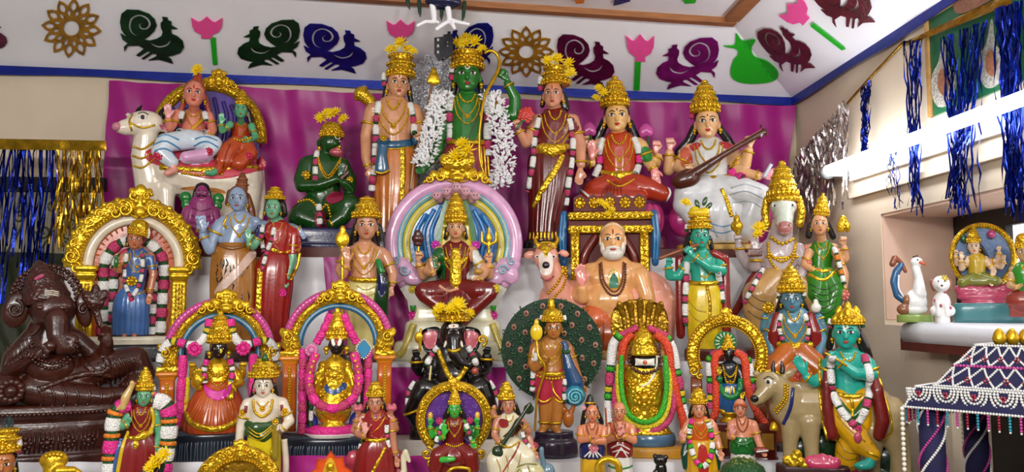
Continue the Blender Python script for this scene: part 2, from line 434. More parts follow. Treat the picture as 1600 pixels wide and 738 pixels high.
        for f, q in {'tall': ((1.02, .06), (.86, .4), (.68, .6), (.5, .77)), 'low': ((1.0, .05), (.98, .54), (.86, .9)), 'pot': ((1.0, .06), (.96, .35)), 'cap': ((1.03, .05), (.76, .54), (.46, .84))}[style]:
            for k in range(22):
                a = 2*math.pi*k/22; X = f*r*math.cos(a); Z = q*h
                mb.sph(np.array(s.q(x, y, d))+np.array((X*math.cos(t)+Z*math.sin(t), f*r*rd*math.sin(a), Z*math.cos(t)-X*math.sin(t))), r*.10, SPL)
        for k in range(9):
            a = math.pi*(k+.5)/9; X = -1.0*r*math.cos(a); Z = h*.19
            mb.sph(np.array(s.q(x, y, d))+np.array((X*math.cos(t)+Z*math.sin(t), -1.0*r*rd*math.sin(a), Z*math.cos(t)-X*math.sin(t))), (r*.13, r*.13, h*.095), SPM)
        s.mb('crown_beads', mb, 'gold_plain', o)
        if boss:
            bx, by = x+math.sin(t)*h*.26, y-math.cos(t)*h*.26
            s.boss('crown_boss', 'gold_plain', bx, by, r*.42, parent=o)
        return o
    def earrings(s, x, y, w, dx=.54, dyy=.25, r=.09, d=None):
        for e in (-1, 1):
            ex, ey = x+e*dx*w, y+dyy*w; dd = s.surf(ex, ey)+.05*w if d is None else d
            mb = MB().sph(s.q(ex, ey, dd), r*w, SPM); mb.sph(s.q(ex, ey+r*w*1.3, dd), r*w*.62, SPL)
            s.mb('earring', mb, 'gold_plain')
    def garland(s, P, r, bands=('flower_white', 'flower_pink'), lens=(22, 10), core='flower_green', gap=3, flat=.8, off=None, lump=True):
        """flower rope: a leafy cord with bands of blossom threaded on it"""
        A = s.path(P, r*.3 if off is None else off, 1.5)
        g = s.mb('garland', MB().tube(A, r*.9, 8, flat=flat), core)
        i = 0; k = 0; N = len(A)
        while i < N-2:
            ln = max(2, int(lens[k % len(lens)]/1.5)); j = min(N-1, i+ln); seg = A[i:j+1]
            if len(seg) >= 3:
                m = len(seg); prof = [r*(1.0+.13*math.sin(math.pi*(q+.5)/m)) for q in range(m)]
                s.mb('blossom_band', MB().tube(seg, prof, 10, flat=flat), bands[k % len(bands)], g)
            i = j+int(gap/1.5); k += 1
        return g
    def flower(s, *a, **k): pass

BLOOM = {}
def bloom(name, label, pos, r, m='petal_yellow', n=44, group=None, up=(0, -.5, .8), seed=0):
    """a chrysanthemum head: whorls of narrow petals round a button"""
    key = (m, n, seed % 3)
    if key not in BLOOM:
        R = random.Random(seed); mb = MB()
        for k in range(n):
            t = k/n; el = rad(78-95*t+R.uniform(-8, 8)); a = k*2.39996; L = .55+.45*t+R.uniform(-.08, .08)
            dr = np.array((math.cos(a)*math.cos(el), math.sin(a)*math.cos(el), math.sin(el))); sd = np.array((-math.sin(a), math.cos(a), 0)); nn = np.cross(dr, sd); wd = .13
            mb.add([sd*0, dr*L*.55+sd*wd-nn*.04, dr*L+nn*.10*t, dr*L*.55-sd*wd-nn*.04, dr*L*.5+nn*.07], [(0, 1, 4), (1, 2, 4), (2, 3, 4), (3, 0, 4)])
        mb.sph((0, 0, .15), (.3, .3, .3), SPL)
        BLOOM[key] = mesh_of('bloom', np.concatenate(mb.V), mb.F, m, False)
    o = link(name, BLOOM[key]); o.location = pos; o.scale = (r, r, r)
    o.rotation_euler = Vector(up).to_track_quat('Z', 'Y').to_euler(); return tag(o, label, 'flower', group)
def blooms_on(f, label, pts, r, group, m='petal_yellow', d=0, name='chrysanthemum'):
    """loose flowers tucked on a figurine, each a thing of its own"""
    Mw = Matrix.Translation(f.root.location) @ Matrix.Rotation(f.rz, 4, 'Z')
    ys = sorted(p[1] for p in pts); V = []; Fc = []; pk = [p[:2] for p in pts]
    for v, t in f.all:
        if any(abs(q.x-f.q(*w)[0]) < 60 and abs(q.z-f.q(*w)[2]) < 60 for q in v[::5] for w in pk): k = len(V); V += v; Fc += [tuple(i+k for i in a) for a in t]
    taken = [BVHTree.FromPolygons(V, Fc)]
    for i, p in enumerate(pts):
        lb = label if len(pts) == 1 else ('topmost ' if p[1] == ys[0] else 'lowest ' if p[1] == ys[-1] else 'middle ')+label
        x, y = p[:2]; dd = p[2] if len(p) > 2 else d; rr = (p[3] if len(p) > 3 else r)*f.s*1.22
        o = bloom(name, lb, (0, 0, 0), rr, m, group=group, up=(RND.uniform(-.5, .5), -.8, RND.uniform(.3, .9)), seed=i)
        Ri = Matrix.Rotation(-f.rz, 3, 'Z') @ o.rotation_euler.to_matrix(); sh_ = [Ri @ v.co*(rr/f.s) for v in o.data.vertices]; ff = [tuple(a.vertices) for a in o.data.polygons]
        for st_ in range(40):                     # tucked flowers rest against crown and neighbours without sinking in
            c = Vector(f.q(x, y-.35*st_, dd+1.2*st_)); b = BVHTree.FromPolygons([c+v for v in sh_], ff)
            if not any(t.overlap(b) for t in taken): break
        taken.append(b); o.location = Mw @ (c*f.s)
# ------------------------------------------------------------------ the room
mat('plaster_cream', 'd9c8b0', rough=.8, var=.06, scale=4, bump=.12, bscale=60)
mat('plaster_pink', 'dcb8a2', rough=.8, var=.05, scale=5, bump=.1, bscale=60)
mat('floor_tile', '8a7560', rough=.4, var=.15, scale=6)
mat('paper_white', 'f6f6fb', rough=.55, var=.03, scale=5, bump=.25, bscale=7)
mat('wood_brown', '9a6236', rough=.6, var=.25, scale=12, stretch=(1, 14, 14))
mat('wood_pale', 'd8d0c4', rough=.6, var=.1, scale=12, stretch=(1, 30, 30))
mat('wood_red', '5c2018', rough=.5, var=.2, scale=20)
mat('wood_dark', '17120e', rough=.5, var=.2, scale=20)
mat('satin_magenta', 'a0127a', rough=.4, var=.06, sheen=.0, scale=8, bump=.1, bscale=30)
mat('satin_white', 'd6d6da', rough=.36, var=.04, scale=8, bump=.1, bscale=30)
mat('foil_blue', '0a1f78', rough=.24, metal=.85, var=.3, scale=30, bump=.3, bscale=60)
mat('foil_hem', '14288c', rough=.38, metal=.5, var=.15, scale=20, bump=.3, bscale=40)
mat('foil_gold', 'a8801c', rough=.22, metal=.9, var=.3, scale=30, bump=.3, bscale=60)
mat('foil_silver', 'c0b8b8', rough=.16, metal=.95, var=.25, scale=30, bump=.3, bscale=60)
mat('glitter_silver', 'b8bcc4', rough=.3, metal=.9, var=.5, scale=170, bump=1., bscale=260, btype='voronoi')
XW = atY(1243, 200, 2.86).x; YB = 2.86; ZT = .905; INS = .35
ZH = .755
def box(name, lo, hi, m, parent=None):
    lo, hi = np.array(lo, float), np.array(hi, float)
    return MB().box((lo+hi)/2, (hi-lo)/2).obj(name, m, parent, False)
def struct(o): o['kind'] = 'structure'; return o
E = EYE
struct(box('floor', (-2.4, -1.6, -.06), (XW+.3, YB+.2, 0), 'floor_tile'))
struct(box('wall_back', (-2.4, YB, 0), (XW+.3, YB+.15, E+1.25), 'plaster_cream'))
struct(box('ceiling', (-2.4, -1.6, E+1.25), (XW+.3, YB+.15, E+1.33), 'plaster_cream'))
mb = MB()
for y0, y1, z0, z1 in [(2.29, YB, 0, E+1.25), (-1.6, 1.0, 0, E+1.25), (1.0, 2.29, E+.27, E+1.25), (1.0, 2.29, E-.09, E-.045), (1.99, 2.29, 0, E-.09), (1.0, 1.99, 0, .35)]:
    mb.box((XW+.12, (y0+y1)/2, (z0+z1)/2), (.12, (y1-y0)/2, (z1-z0)/2))
wr = struct(mb.obj('wall_right', 'plaster_cream', smooth=False))
box('niche_jamb', (XW+.003, 2.285, E-.03), (XW+.22, 2.292, E+.272), 'plaster_pink', wr)
box('niche_head', (XW+.003, 1.0, E+.262), (XW+.22, 2.29, E+.271), 'plaster_pink', wr)
box('niche_lower_back', (XW+.10, 1.0, .35), (XW+.22, 1.99, E-.09), 'wood_dark', wr)
tm = struct(box('trim_1', (XW-.016, 1.0, E+.335), (XW, 2.45, E+.352), 'plaster_cream'))
# window in the niche
wn = struct(box('window_1', (XW+.212, 2.262, E-.045), (XW+.24, 2.29, E+.262), 'wood_dark'))
box('window_frame', (XW+.205, 1.0, E+.215), (XW+.24, 2.262, E+.262), 'wood_dark', wn)
box('window_frame', (XW+.205, 2.05, E-.045), (XW+.24, 2.085, E+.215), 'wood_dark', wn)
mat('day_glass', 'e8ecf0', rough=.3, emit=1.6, var=.02)
mat('shutter_glass', '5a6858', rough=.2, var=.35, scale=18)
box('pane', (XW+.225, 1.0, E-.045), (XW+.235, 2.05, E+.215), 'day_glass', wn)
box('pane', (XW+.225, 2.085, E-.045), (XW+.235, 2.262, E+.215), 'shutter_glass', wn)
# ledge shelf with a rolled white front
mat('pvc_white', 'dfe3ea', rough=.3, var=.03)
sh = empty('wall_ledge', (XW-.03, 1.6, E-.045), 'white rounded ledge over a brown board jutting from the wall under the niche', 'shelf')
def kid(o, par): o.parent = par; o.matrix_parent_inverse = Matrix.Translation(par.location).inverted(); return o
A = [(XW-.055, y, E-.062) for y in np.linspace(2.06, 1.0, 12)]
kid(MB().tube(A, .03, 14, flat=1., axis=(0, 0, 1)).obj('rolled_edge', 'pvc_white'), sh)
kid(box('ledge_top', (XW-.055, 1.0, E-.045), (XW+.205, 2.06, E-.034), 'pvc_white'), sh)
kid(box('ledge_board', (XW-.075, 1.0, E-.105), (XW+.1, 2.075, E-.075), 'wood_red'), sh)

# ------------------------------------------------------------------ white paper canopy with its brown frame and blue hem
BK_CO, BK_NO = Vector((0, YB-.012, E+ZH)), Vector((0, ZT-ZH, INS-.012)).normalized()     # slope above the back wall
RT_CO, RT_NO = Vector((XW-.012, 0, E+ZH)), Vector((ZT-ZH, 0, INS-.012)).normalized()     # slope along the other wall
cn = empty('paper_canopy', (0, YB-.012, E+ZH), 'white paper canopy sloping up from blue foil hem to brown wooden frame', 'canopy')
XL = -2.3; yi, xi = YB-INS, XW-INS
SHEETS = []
def sheet(name, a, b, c, d, m, nu=40, nv=8, amp=.0025):
    a, b, c, d = map(Vector, (a, b, c, d)); V = []; nrm = (b-a).cross(d-a).normalized()
    for i in range(nu+1):
        for j in range(nv+1):
            u, v = i/nu, j/nv; p = (a*(1-u)+b*u)*(1-v)+(d*(1-u)+c*u)*v
            V.append(p+nrm*amp*(math.sin(u*17+v*3)+math.sin(u*41-v*5)*.4)*math.sin(math.pi*v))
    Fc = [(i*(nv+1)+j, (i+1)*(nv+1)+j, (i+1)*(nv+1)+j+1, i*(nv+1)+j+1) for i in range(nu) for j in range(nv)]
    if m == 'paper_white': SHEETS.append(BVHTree.FromPolygons(V, Fc))
    return MB().add(V, Fc).obj(name, m)
hb, hr = YB-.012, XW-.012
kid(sheet('slope_sheet', (XL, hb, E+ZH+.07), (hr, hb, E+ZH-.006), (xi, yi, E+ZT), (XL, yi, E+ZT+.13), 'paper_white'), cn)
kid(sheet('slope_sheet', (hr, hb, E+ZH-.006), (hr, -.2, E+ZH+.02), (xi, -.2, E+ZT), (xi, yi, E+ZT), 'paper_white'), cn)
kid(sheet('flat_sheet', (XL, yi, E+ZT+.134), (xi, yi, E+ZT+.004), (xi, -.2, E+ZT+.004), (XL, -.2, E+ZT+.134), 'paper_white'), cn)
kid(MB().tube([(XL, yi-.012, E+ZT+.128), (-.6, yi-.012, E+ZT+.062), (xi+.01, yi-.012, E+ZT+.001)], .023, 4, axis=(0, .7, .7), cap=True).obj('frame_batten', 'wood_brown', smooth=False), cn)
kid(box('frame_batten', (xi-.03, -.2, E+ZT-.012), (xi+.015, yi-.035, E+ZT+.012), 'wood_brown'), cn)
def hem(pts, h0=.047):
    mb = MB(); R = []
    for i, p in enumerate(pts):
        p = Vector(p); R.append([p+Vector((0, 0, h0*.5)), p-Vector((0, 0, h0*.5)), p+Vector((0, 0, -h0*.5))+HN, p+Vector((0, 0, h0*.5))+HN])
    return mb.rings(R).obj('foil_hem', 'foil_hem', smooth=False)
HN = Vector((0, -.004, 0)); kid(hem([(x, hb-.004, E+ZH+.07-.076*(x-XL)/(hr-XL)+.004*math.sin(x*9)) for x in np.linspace(XL, hr, 30)]), cn)
HN = Vector((-.004, 0, 0)); kid(hem([(hr-.004, y, E+ZH-.006+.026*(hb-y)/(hb+.2)+.004*math.sin(y*11)) for y in np.linspace(hb-.01, -.2, 24)]), cn)
cut_col = {}
def cutout(name, label, polys, m, plane='back', holes=(), group=None, root=None, cat='paper cutout'):
    """flat paper or foil shape stuck on the canopy; outline in photo pixels"""
    co, no = (BK_CO, BK_NO) if plane == 'back' else (RT_CO, RT_NO)
    if plane == 'flat': co, no = Vector((0, 0, E+ZT)), Vector((0, 0, 1))
    if no.dot(CP-co) < 0: no = -no
    pts, tris, rim = shape2d(polys, holes, 7.); P = []; sh_ = SHEETS[2:] if plane == 'flat' else SHEETS[:2]
    for x, y in pts:
        h = [k[0] for k in (b.ray_cast(CP, ray(x, y)) for b in sh_) if k[0] is not None]; P.append(min(h, key=lambda k: (k-CP).length) if h else on_plane(x, y, co, no))
    n = len(P); V = [p+no*.0065 for p in P]+[p+no*.0035 for p in P]
    o = MB().add(V, tris+[tuple(i+n for i in t) for t in tris]+[(a, b, b+n, a+n) for a, b in rim]).obj(name, m, root, False)
    return o if root else tag(o, label, cat, group)
for k, c in dict(foil_green='0c3a1c', foil_navy='101a78', foil_maroon='5c1038', foil_magenta='7a1668', foil_rust='5e1a22', foil_brass='a87820').items():
    mat(k, c, rough=.35, metal=.35, var=.4, scale=25, bump=.35, bscale=220, btype='voronoi')
mat('paper_pink', 'f0509c', rough=.7, var=.03); mat('paper_leaf', '10b010', rough=.7, var=.05)
PEA = [(818,128),(790,112),(790,95),(775,88),(772,75),(748,72),(752,88),(740,102),(742,122),(750,142),(744,162),(722,176),(690,184),(662,180),(690,160),(712,138),(722,112),(714,84),(688,58),(640,40),(585,38),(560,58),(554,95),(560,130),(572,150),(590,168),(576,162),(556,150),(566,178),(590,196),(572,212),(574,236),(590,208),(640,206),(664,222),(628,252),(642,258),(684,232),(694,238),(652,268),(664,272),(704,244),(722,246),(720,258),(684,276),(732,272),(762,280),(798,292),(788,270),(768,258),(800,252),(832,240),(848,214),(842,186),(818,164),(792,152),(788,128)]
def stroke(P, w, k=8):
    Q = spline(P, None, k); T = np.gradient(Q, axis=0); T /= np.linalg.norm(T, axis=1)[:, None]; Nn = np.stack([-T[:, 1], T[:, 0]], 1)
    ww = w*np.sin(np.linspace(.15, math.pi-.15, len(Q)))[:, None]**.5
    return [tuple(p) for p in np.concatenate([Q+Nn*ww, (Q-Nn*ww)[::-1]])]
PEA_S = [stroke([(650,166),(612,150),(598,115),(610,78),(645,64),(678,80),(690,106),(676,126),(652,126),(644,110),(656,98)], 5),
         stroke([(690,194),(730,212),(768,204),(786,182)], 5)]
def peacock(x0, y0, x1, y1, m, label, flip=False, aff=None, plane='back'):
    cx, cy = (x0+x1)/2, (y0+y1)/2
    def tr(p):
        if aff: u, v = (p[0]-701)/294, (p[1]-165)/256; return (aff[0]+u*aff[2]+v*aff[4], aff[1]+u*aff[3]+v*aff[5])
        u = ((p[0]-701)/294)*(x1-x0)*(-1 if flip else 1); v = ((p[1]-165)/256)*(y1-y0)
        return (cx+u, cy+v)
    cutout('peacock_cutout', label, [tr(p) for p in PEA], m, plane, [[tr(p) for p in h] for h in PEA_S], 'paper peacocks on the canopy')
peacock(188, 13, 288, 98, 'foil_green', 'dark green foil peacock beside the gold cutout mandala, a lotus behind its head')
peacock(371, 29, 469, 105, 'foil_green', 'dark green foil peacock back to back with a blue foil peacock', True)
peacock(474, 35, 573, 113, 'foil_navy', 'blue foil peacock whose tail nearly touches a green peacock', False)
peacock(686, 34, 771, 118, 'foil_navy', 'blue foil peacock half hidden behind the green-skinned archer statuette', True)
peacock(870, 52, 960, 136, 'foil_maroon', 'maroon foil peacock between a gold mandala and a pink lotus')
peacock(1025, 57, 1123, 138, 'foil_magenta', 'magenta foil peacock facing a pink lotus, green pot shape behind it', True)
peacock(1192, 38, 1284, 106, 'foil_rust', 'rust red foil peacock tilted beside the green pot shape', False, (1231, 75, 50, -30, 54, 78), 'right')
peacock(1300, -42, 1398, 36, 'foil_rust', 'rust red foil peacock beyond the tilted lotus, cut off by the picture edge', False, (1318, 0, 62, -36, 60, 88), 'right')
peacock(-82, 16, 12, 86, 'foil_maroon', 'dark pink foil peacock beyond the gold mandala, mostly outside the picture', False)
def lotus(x0, y0, x1, y1, label, stem=None, ang=0., plane='back'):
    cx, cy = (x0+x1)/2, (y0+y1)/2; a = rad(ang)
    tr = lambda u, v: (cx+u*(x1-x0)*math.cos(a)-v*(y1-y0)*math.sin(a), cy+u*(x1-x0)*math.sin(a)+v*(y1-y0)*math.cos(a))
    P = [(-.5,-.45),(-.28,-.26),(-.18,-.28),(0,-.5),(.18,-.27),(.28,-.24),(.5,-.44),(.48,-.05),(.38,.2),(.17,.33),(.18,.5),(-.18,.5),(-.17,.33),(-.38,.18),(-.46,-.05)]
    r = cutout('lotus_cutout', label, [tr(*p) for p in P], 'paper_pink', plane, group='paper lotuses on the canopy')
    if stem: cutout('stem', None, stem, 'paper_leaf', plane, root=r)
lotus(299, 24, 348, 58, 'pink paper lotus with green stem between two dark green peacocks', [(329,57),(337,57),(340,99),(333,99)])
lotus(604, 29, 648, 62, 'pink paper lotus above the crown of the orange-robed statuette')
lotus(978, 52, 1022, 94, 'pink paper lotus with green stem between maroon and magenta peacocks', [(992,94),(1001,94),(999,139),(990,139)])
lotus(1224, -2, 1268, 38, 'pink paper lotus on a slanting green stem beside a rust peacock', [(1267,38),(1272,34),(1322,74),(1316,76)], -48, 'right')
cutout('pot_cutout', 'bright green paper pot with leaves at its mouth', spline([(1130,70),(1148,68),(1150,50),(1160,62),(1180,60),(1174,72),(1178,86),(1198,94),(1214,108),(1214,120),(1200,127),(1170,129),(1148,124),(1141,112),(1146,92),(1153,84),(1150,75)], 3, closed=True), 'paper_leaf')
def mandala(cx, cy, r, label, sx=1., rot=0.):
    pt = lambda a, q: (cx+math.cos(a)*q*r*sx, cy+math.sin(a)*q*r)
    out = []; n = 12
    for k in range(n):
        a = rot+2*math.pi*k/n; da = math.pi/n
        out += [pt(a-da, .74), pt(a-da*.5, .88), pt(a, 1.0), pt(a+da*.5, .88)]
    H = [[pt(2*math.pi*k/24, .26) for k in range(24)]]
    for k in range(n):
        a = rot+2*math.pi*k/n; da = math.pi/n
        H.append([pt(a, .9), pt(a+da*.45, .78), pt(a+da*.5, .66), pt(a, .56), pt(a-da*.5, .66), pt(a-da*.45, .78)])
        b = a+da; H.append([pt(b, .64), pt(b+da*.42, .54), pt(b+da*.3, .44), pt(b, .38), pt(b-da*.3, .44), pt(b-da*.42, .54)])
    return cutout('mandala_cutout', label, out, 'foil_brass', 'back', H, 'gold mandalas on the canopy')
mandala(112, 42, 47, 'gold openwork foil mandala beside a dark green peacock', 1., .1)
mandala(822, 79, 40, 'gold openwork foil mandala above the white flower garland', 1.1)
cutout('paper_scrap', 'small orange paper shape on the flat canopy', [(895,-8),(915,-8),(912,2),(900,3)], 'flower_orange', 'flat', cat='paper cutout')
cutout('paper_scrap', 'small blue paper shape on the flat canopy', [(962,-8),(978,-6),(985,-1),(968,4),(958,6)], 'foil_blue', 'flat', cat='paper cutout')
cutout('paper_scrap', 'small green paper shape on the flat canopy', [(1064,-8),(1090,-8),(1086,2),(1070,3)], 'paper_leaf', 'flat', cat='paper cutout')

# ------------------------------------------------------------------ satin backdrop
def cloth(name, label, cat, corners, Y, m, nu=70, nv=40, amp=.01, freq=9, seed=0, group=None, sag=.0, parent=None):
    """hanging satin: corners TL, TR, BR, BL in photo pixels on the plane Y"""
    R = random.Random(seed); ph = [R.uniform(0, 6) for _ in range(8)]
    a, b, c, d = [atY(x, y, Y) for x, y in corners]; V = []
    for i in range(nu+1):
        for j in range(nv+1):
            u, v = i/nu, j/nv; p = (a*(1-u)+b*u)*(1-v)+(d*(1-u)+c*u)*v
            h = math.sin(u*freq*6.28+ph[0]+2*v+1.3*math.sin(v*5+ph[4]))*.5+.35*math.sin(u*freq*14+ph[1]-v*9)+.45*math.sin((u*2.2+v)*9+ph[2])+.25*math.sin((u*5-v*3)*8+ph[3])
            V.append(p+Vector((0, -.5*amp-amp*.5*h, -sag*math.sin(math.pi*u)*(1-v))))
    n = len(V); V += [v+Vector((0, .002, 0)) for v in V]
    f = [(i*(nv+1)+j, (i+1)*(nv+1)+j, (i+1)*(nv+1)+j+1, i*(nv+1)+j+1) for i in range(nu) for j in range(nv)]
    o = MB().add(V, f).obj(name, m, parent); return o if parent else tag(o, label, cat, group)
cloth('satin_backdrop', 'magenta satin cloth stretched across the cream wall behind the top tier', 'cloth', [(172,127),(1242,166),(1208,420),(158,420)], 2.835, 'satin_magenta', 180, 60, .02, 11, 1, sag=.012)

# ------------------------------------------------------------------ stepped stand and its satin coverings
SX0, SX1 = -1.85, XW-.02
edges = [2.46, 2.20, 1.93, 1.66]; TI = (T1, T2, T3, T4)
STL = ('topmost display step with a dark red board edge', 'second display step, under the statuettes in the halo and throne', 'display step with pale wooden edge under the black elephant-headed statuette', 'lowest display step, mostly below the picture')
for i, (e, m) in enumerate(zip(edges, ('wood_red', 'satin_white', 'satin_white', 'satin_white'))):
    z = TI[i][1]; back = YB-.062 if i == 0 else edges[i-1]-.034; zl = E+TI[i+1][1] if i < 3 else 0.
    xl = (atY(100, 480, 2.46).x, atY(70, 560, 2.2).x, SX0, SX0)[i]
    xr = (atY(1300, 400, 2.46).x, atY(1322, 560, 2.2).x, atY(1340, 700, 1.93).x, SX1)[i]
    st = empty('display_step', (-.3, (e+back)/2, E+z-.03), STL[i], 'step')
    kid(box('step_board', (xl, e, E+z-.03), (xr, back, E+z-.0005), m), st)
    kid(box('step_riser', (xl, e, zl), (xr, e+.015, E+z-.03), 'wood_pale'), st)
    if i < 3: kid(box('step_side', (xl, e+.015, zl), (xl+.02, back, E+z-.03), 'wood_pale'), st)
cloth('satin_riser_cloth', 'white satin cloth over the riser under the top tier', 'cloth', [(102,403),(1298,403),(1298,566),(102,566)], 2.4545, 'satin_white', 140, 30, .010, 16, 3, 'white satin over the risers')
cloth('satin_runner', 'magenta satin runner hanging between the white satin under the top tier', 'cloth', [(505,402),(702,402),(702,566),(520,566)], 2.439, 'satin_magenta', 40, 24, .009, 5, 5)
cloth('satin_riser_cloth', 'white satin cloth over the riser below the statuettes in arches', 'cloth', [(72,580),(1320,580),(1320,705),(72,705)], 2.195, 'satin_white', 140, 30, .008, 15, 4)
cloth('satin_runner', 'magenta satin runner behind the black elephant-headed statuette', 'cloth', [(590,574),(790,574),(790,704),(590,704)], 2.181, 'satin_magenta', 40, 24, .008, 5, 6)
cloth('satin_riser_cloth', 'white satin cloth over the lowest riser in view', 'cloth', [(-150,722),(1338,722),(1338,860),(-150,860)], 1.926, 'satin_white', 140, 20, .008, 15, 8)
cloth('satin_runner', 'magenta satin runner on the lowest riser in view', 'cloth', [(428,712),(735,712),(735,860),(428,860)], 1.912, 'satin_magenta', 40, 16, .006, 7, 9)

wa, wb = atY(600, 690, 2.10), atY(790, 712, 2.10)
tag(box('wooden_block', (wa.x, 2.068, E+T3[1]), (wb.x, 2.16, E+T3[1]+.036), 'wood_pale'), 'pale wooden block raising the black elephant-headed statuette', 'block')
# ------------------------------------------------------------------ tinsel
def strip(mb, p, L, wd, R, along, nrm, sway=.012, k=12):
    p = Vector(p); V = []; a = R.uniform(0, 6.28); w0 = R.uniform(0, 6.28); f = R.uniform(3, 7); dx = R.uniform(-sway, sway)
    for i in range(k+1):
        t = i/k; c = p+Vector((0, 0, -L*t))+along*(dx*t+sway*.4*math.sin(f*t+a))+nrm*(.006*math.sin(f*1.7*t+w0))
        tw = w0+f*t+R.uniform(-.5, .5); d = along*math.cos(tw)+nrm*math.sin(tw); V += [c+d*wd*.5, c-d*wd*.5]
    mb.add(V, [(2*i, 2*i+1, 2*i+3, 2*i+2) for i in range(k)])
def fringe(name, label, a, b, L, n, m, nrm, wd=.005, seed=0, sway=.012, lo=-.006, Lv=.3, avoid=None):
    R = random.Random(seed); mb = MB(); a, b = Vector(a), Vector(b); al = (b-a).normalized(); nrm = Vector(nrm)
    for i in range(n):
        t = (i+R.random())/n; LL = L(t) if callable(L) else L
        p0 = a.lerp(b, t); LL *= 1-Lv*R.random()**2
        if avoid and abs(p0.y-avoid[0]) < avoid[1]: LL = min(LL, p0.z-avoid[2])
        strip(mb, p0+nrm*R.uniform(lo, lo+.016), LL, wd*R.uniform(.6, 1.3), R, Vector((al.x, al.y, 0)).normalized(), nrm, sway)
    o = mb.obj(name, m, smooth=False); tag(o, label, 'tinsel'); o['kind'] = 'stuff'
    return o
tag(sheet('foil_band', atY(-40, 216, 2.57), atY(166, 220, 2.57), atY(166, 236, 2.57), atY(-40, 233, 2.57), 'foil_gold', 30, 3, .003), 'gold foil band from which blue and gold tinsel hang', 'tinsel')
fringe('tinsel_fringe', 'blue foil tinsel fringe hanging from the gold band', atY(-40, 232, 2.592), atY(91, 234, 2.592), .47, 70, 'foil_blue', (0, -1, 0), .006, 1, .02, Lv=.55)
fringe('tinsel_fringe', 'gold foil tinsel fringe hanging beside the blue one', atY(90, 234, 2.548), atY(160, 236, 2.548), .31, 42, 'foil_gold', (0, -1, 0), .006, 2, .018, Lv=.4)
# what shows between the strands: rail, painted panel with vines, dark green cloth
box_a = atY(-60, 276, 2.80); box_b = atY(164, 298, 2.80)
tag(box('wall_rail', (box_a.x, 2.79, box_b.z), (box_b.x, 2.855, box_a.z), 'wood_dark'), 'dark wooden rail across the wall behind the tinsel', 'rail')
mat('panel_vine', 'c9bfa4', rough=.5, var=.12, scale=14)
pa, pb = atY(-60, 299, 2.83), atY(164, 400, 2.83)
pn = empty('painted_panel', ((pa.x+pb.x)/2, 2.84, pb.z), 'cream panel with olive vine scrolls behind the tinsel', 'panel')
kid(box('panel_board', (pa.x, 2.835, pb.z), (pb.x, 2.855, pa.z), 'panel_vine'), pn)
mbv = MB()
for x, y, r, s0, sg in [(140, 332, 12, 200, 1), (82, 322, 10, 0, -1), (150, 375, 10, 60, 1), (68, 362, 12, 180, 1), (30, 340, 11, 0, 1), (110, 352, 9, 90, -1), (100, 380, 9, 0, 1)]:
    P = [atY(x+math.cos(rad(s0)+sg*8.5*u)*r*(1-.8*u), y-math.sin(rad(s0)+sg*8.5*u)*r*(1-.8*u), 2.833) for u in np.linspace(0, 1, 20)]
    mbv.tube(P, .0035, 6)
for P in ([(160, 395), (140, 360), (128, 330), (130, 305)], [(60, 395), (84, 360), (96, 335), (84, 310)], [(10, 395), (28, 365), (40, 330), (36, 305)]):
    mbv.tube(spline([atY(x, y, 2.833) for x, y in P], .01), .0035, 6)
kid(mbv.obj('vine', '5a6034'), pn)
mat('cloth_olive', '2e321a', rough=.6, var=.3, scale=10, bump=.3, bscale=25)
cloth('draped_cloth', 'dark olive cloth draped below the vine panel behind the brown statue', 'cloth', [(-60,392),(150,398),(150,640),(-60,640)], 2.83, 'cloth_olive', 40, 20, .03, 3, 12)
WX = XW-.03; nW = (-1, 0, 0)
def wallpt(x, y): return atX(x, y, WX)
fringe('tinsel_fringe', 'silver foil tinsel fringe hanging from the cord near the corner', wallpt(1246, 252), wallpt(1328, 157), lambda t: .25+.08*t, 85, 'foil_silver', nW, .007, 3, .010, lo=.002, Lv=.5, avoid=(atX(1292, 270, XW-.075).y, .04, atX(1292, 270, XW-.075).z+.035))
cord = MB().tube(spline([atX(x, y, XW-.007) for x, y in [(1238,262),(1262,232),(1298,192),(1334,150),(1372,108),(1412,66)]], .02), .004, 6).obj('tinsel_cord', 'foil_gold'); tag(cord, 'thin gold cord slung up the wall over the silver tinsel', 'cord')
tag(sheet('foil_band', wallpt(1408, 68), wallpt(1580, -12), wallpt(1580, 6), wallpt(1411, 74), 'foil_gold', 20, 3, .003), 'gold foil band taut above the blue tinsel bunches', 'tinsel')
def bunch(label, tops, bot, n, wd, seed, spread=.02, m='foil_blue'):
    """gathered tinsel: strands run from the points `tops` through a waist to `bot`"""
    R = random.Random(seed); mb = MB(); B0 = wallpt(*bot[0]); B1 = wallpt(*bot[1])
    for i in range(n):
        t = R.random(); a = wallpt(*tops[0]).lerp(wallpt(*tops[-1]), t)
        b = B0.lerp(B1, R.random()); e = b+Vector((0, R.gauss(0, spread), -R.uniform(.0, .05)))
        mid = a.lerp(b, .55)+Vector((0, R.gauss(0, .008), 0)); P = spline([a, mid, e], None, 7); V = []; tw = R.uniform(0, 6); f = R.uniform(.3, .9)
        for k, p in enumerate(P):
            d = Vector((math.sin(tw+f*k)*.6, math.cos(tw+f*k), .1*math.sin(k))); p = Vector(p)+Vector((R.uniform(-.008, .004), 0, 0)); V += [p+d*wd*.5, p-d*wd*.5]
        mb.add(V, [(2*k, 2*k+1, 2*k+3, 2*k+2) for k in range(len(P)-1)])
    o = mb.obj('tinsel_bunch', m, smooth=False); o['kind'] = 'stuff'; return tag(o, label, 'tinsel')
bunch('blue tinsel bunch just beside the silver fringe', [(1346,138),(1360,125)], [(1348,226),(1356,230)], 22, .006, 1, .008)
